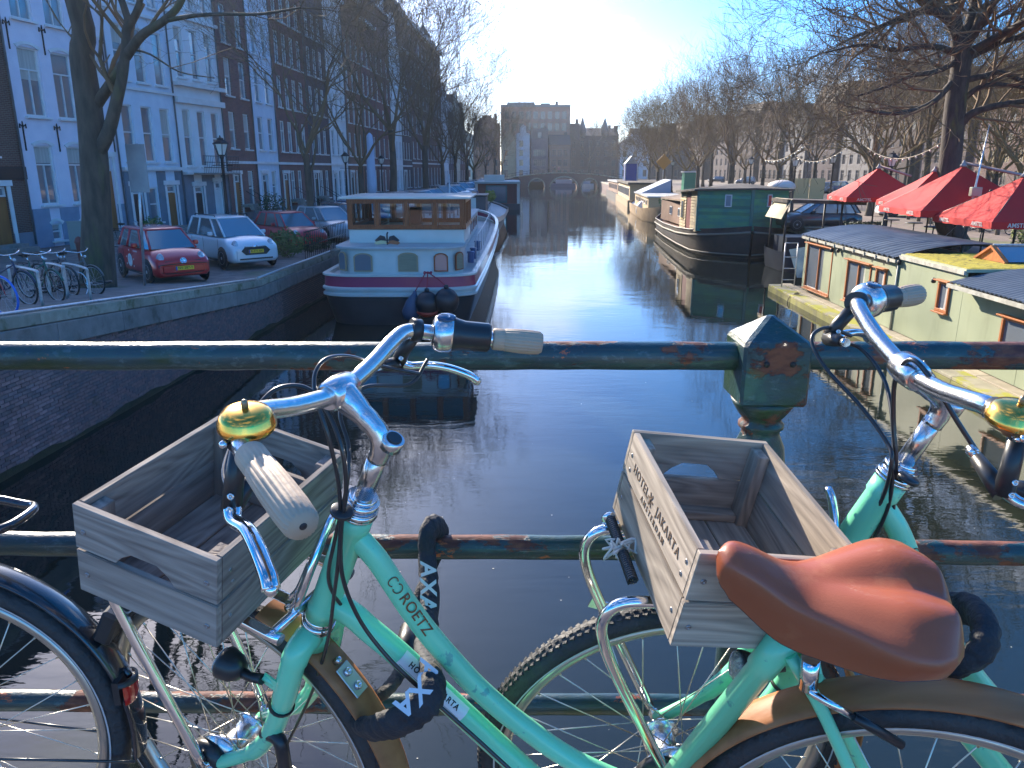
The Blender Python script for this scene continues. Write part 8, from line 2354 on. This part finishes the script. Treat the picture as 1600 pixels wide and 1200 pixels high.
cable([(1310, 535, 1.30), (1345, 545, 1.27), (1380, 590, 1.22), (1394, 650, 1.16), (1396, 722, 1.11), (1388, 790, 1.12), (1362, 850, 1.14)], b2_, .0033)
cable([(1585, 762, .98), (1545, 730, 1.0), (1500, 665, 1.02), (1460, 600, 1.04), (1425, 562, 1.07), (1400, 590, 1.11), (1396, 650, 1.12), (1400, 722, 1.11), (1395, 800, 1.13)], b2_, .0037)
MB().tube(spline([at(1572, 755, .985), at(1556, 742, .99)], 2), .0062, 10).build('cable_adjuster', alu, b2_)
MB().tube([at(1576, 757, .98), at(1592, 764, .97), at(1625, 775, .95)], [.009, .013, .015], 12).build('brake_mount', black_pl, b2_)

# ---- chain lock in its black sleeve
slv = M('sleeve_fabric', (.016, .018, .024), .78, col2=(.026, .029, .036), ns=25, bump=.6, bs=50, col3=(.11, .095, .075), ns3=5, lo3=.60, hi3=.72)
wtx = M('lock_lettering', (.60, .64, .68), .6)
lk = thing('chain_lock', 'chain lock in a black AXA lettered sleeve between the middle rail and the nearest bicycle', 'lock', tuple(at(670, 1000, 1.2)))
rgl = random.Random(3)
def sleeve(pts, r_, fl, name, root, n=7, wr=.10):
    P = spline([at(*p) for p in pts], n)
    rs = [r_ * (1 + wr * math.sin(i * 1.9) * .5 + rgl.uniform(-wr, wr) * .6) for i in range(len(P))]
    return MB().tube(P, rs, 16, flat=fl).build(name, slv, root)
sleeve([(688, 860, 1.60), (690, 832, 1.58), (679, 822, 1.54), (668, 836, 1.50), (668, 880, 1.47), (672, 930, 1.40), (668, 985, 1.30), (664, 1025, 1.18), (676, 1056, 1.06), (674, 1085, 1.0), (655, 1108, .985), (628, 1125, .99), (600, 1135, 1.02), (575, 1138, 1.07), (556, 1122, 1.15), (556, 1095, 1.22)], .0255, .62, 'sleeve', lk)
sleeve([(688, 855, 1.60), (676, 885, 1.585), (658, 920, 1.55), (645, 955, 1.50), (640, 985, 1.44)], .013, .8, 'sleeve', lk, wr=.06)
sleeve([(630, 1040, 1.34), (618, 1062, 1.28), (600, 1082, 1.24), (575, 1095, 1.24), (556, 1095, 1.22)], .014, .8, 'sleeve', lk, wr=.06)
MB().tube([at(641, 982, 1.44), at(635, 1006, 1.40), at(630, 1040, 1.34)], [.021, .022, .021], 20).build('lock_cylinder', black_pl, lk)
MB().tube([at(641, 982, 1.44) + Vector((0, 0, .003)), at(640.6, 983.6, 1.4375)], [.0218, .0218], 20).build('lock_collar', chrome, lk)
tg_ = MB(); tg_.tube(spline([at(548, 1112, 1.16), at(540, 1125, 1.14), at(543, 1138, 1.12), at(558, 1130, 1.12)], 4), .003, 6, flat=.3); tg_.build('frayed_tag', M('frayed_tag', (.6, .56, .48), .9), lk)
def letters_on(seq, size, root):
    for ch, px, py, Y, ang_ in seq:
        p = at(px, py, Y); v = (Vector((0, 0, EYE)) - p).normalized()
        x_ = Vector((1, 0, 0)); x_ = (x_ - v * x_.dot(v)).normalized(); y_ = v.cross(x_)
        X = basis(p + v * .0, x_, y_, v) @ Matrix.Rotation(R(ang_), 4, 'Z') @ Matrix(((1, .18, 0, 0), (0, 1, 0, 0), (0, 0, 1, 0), (0, 0, 0, 1)))
        text('sleeve_lettering', ch, size, X, wtx, root, .0008, 1, .0012)
letters_on([('A', 668, 890, 1.425, -86), ('X', 668, 917, 1.385, -86), ('A', 668, 944, 1.35, -88)], .044, lk)
letters_on([('A', 668, 1046, 1.03, -95), ('X', 655, 1078, .965, -128), ('A', 632, 1101, .955, -140)], .040, lk)
lk2 = thing('chain_lock', 'black fabric lock sleeve hanging behind the leather saddle on the second mint bicycle', 'lock', tuple(at(1520, 990, 1.0)))
sleeve([(1440, 1050, 1.02), (1490, 1040, .97), (1530, 1020, .95), (1540, 985, .97), (1522, 955, 1.02), (1490, 950, 1.06)], .026, .7, 'sleeve', lk2)

# ================================================================== BLACK BICYCLE AT THE LEFT EDGE
blackp = M('black_frame_paint', (.012, .018, .026), .25, coat=.8)
b0, F0, S0 = city_bike(P0, 'black city bicycle whose rear wheel and red tail light show at the lower left edge', blackp, saddle=Vector((0, 0, 0)), seed=3, wood_f=False)
MB().tube(spline([F0(.10, -.055, .815), F0(-.10, -.06, .815), F0(-.185, -.06, .80), F0(-.212, -.045, .80), F0(-.218, 0, .80), F0(-.212, .045, .80), F0(-.185, .06, .80), F0(-.10, .06, .815), F0(.10, .055, .815)], 5), .0085, 12).build('rear_rack', blackp, b0)
for s_ in (-1, 1): MB().tube([F0(-.12, s_ * .06, .81), F0(-.02, s_ * .07, .37)], .005, 8).build('rack_stay', blackp, b0)
for s_ in (-1, 1): MB().tube([F0(0, s_ * .062, .35), F0(-.372, s_ * .034, .30)], .0028, 8).build('fender_stay', blackp, b0)
# tail light: bracket, black housing, red lens; dark reflector box above it
X = basis(F0(-.352, -.016, .462), F0(-1, 0, 0) - F0(0, 0, 0), F0(0, 1, 0) - F0(0, 0, 0), Vector((0, 0, 1)))
MB().tube([F0(-.345, 0, .472), F0(-.362, 0, .482), F0(-.372, -.01, .472)], .006, 8).build('light_bracket', blackp, b0)
tl = MB(); rows = []
for t in np.linspace(-1, 1, 13):
    a = t * R(62)
    x_ = .030 * math.cos(a) + .006; y_ = .030 * math.sin(a)
    rows.append([X @ Vector((x_ * k_ + q, y_ * k_, z)) for z, k_, q in ((-.042, .55, .004), (-.034, .82, .002), (-.012, 1.0, 0), (.006, 1.0, 0))])
tl.grid(rows, True); tl.build('tail_light', lens_r, b0)
tl = MB(); rows = []
for t in np.linspace(-1, 1, 15):
    a = t * R(75)
    x_ = .031 * math.cos(a) + .006; y_ = .031 * math.sin(a)
    rows.append([X @ Vector((x_, y_, z)) for z in (.006, .016)] + [X @ Vector((x_ * .85, y_ * .85, .016))])
tl.grid(rows, True); tl.box((.006, 0, -.008), (.012, .05, .048), X=X); tl.build('tail_light_housing', black_pl, b0)
MB().box((0, 0, 0), (.028, .050, .060), X=basis(F0(-.345, 0, .580), F0(-1, 0, -.6) - F0(0, 0, 0), F0(0, 1, 0) - F0(0, 0, 0), F0(-.5, 0, 1) - F0(0, 0, 0))).build('reflector_box', black_pl, b0, bevel=.006)
MB().box((0, 0, 0), (.004, .03, .03), X=basis(F0(-.362, 0, .590), F0(-1, 0, -.6) - F0(0, 0, 0), F0(0, 1, 0) - F0(0, 0, 0), F0(-.5, 0, 1) - F0(0, 0, 0))).build('reflector', M('amber_lens', (.30, .13, .03), .2, coat=1), b0, bevel=.001)

# ================================================================== FLOATING SPECKS, GULL
rgs = random.Random(77)
sp = MB()
for i in range(230):
    y = 4.5 + 26 * rgs.random() ** 1.4; x = rgs.uniform(-.45, .55) * y * 1.3 + 1.5
    if x < xl(y) + .4 or x > wx(y) - 1.0: continue
    r_ = rgs.uniform(.003, .010) * (1 + y * .03); a = rgs.uniform(0, 6.3)
    sp.add([(x + r_ * rgs.uniform(.6, 1.4) * math.cos(a + k * 1.25), y + r_ * rgs.uniform(.5, 1) * math.sin(a + k * 1.25), .006) for k in range(5)], [(0, 1, 2, 3, 4)])
tag(sp.build('floating_debris', M('debris_pale', (.5, .48, .42), .8)), kind='stuff')

# ================================================================== THIN WINTER HAZE
hm = bpy.data.materials.new('haze'); hm.use_nodes = True
_n = hm.node_tree.nodes; _n.clear()
_o = _n.new('ShaderNodeOutputMaterial'); _v = _n.new('ShaderNodeVolumePrincipled')
_v.inputs['Color'].default_value = (.80, .88, 1, 1); _v.inputs['Density'].default_value = .00025; _v.inputs['Anisotropy'].default_value = .45
hm.node_tree.links.new(_v.outputs[0], _o.inputs['Volume'])
tag(MB().box2((-450, -90, -4.2), (650, 1650, 45)).build('haze', hm), kind='stuff')
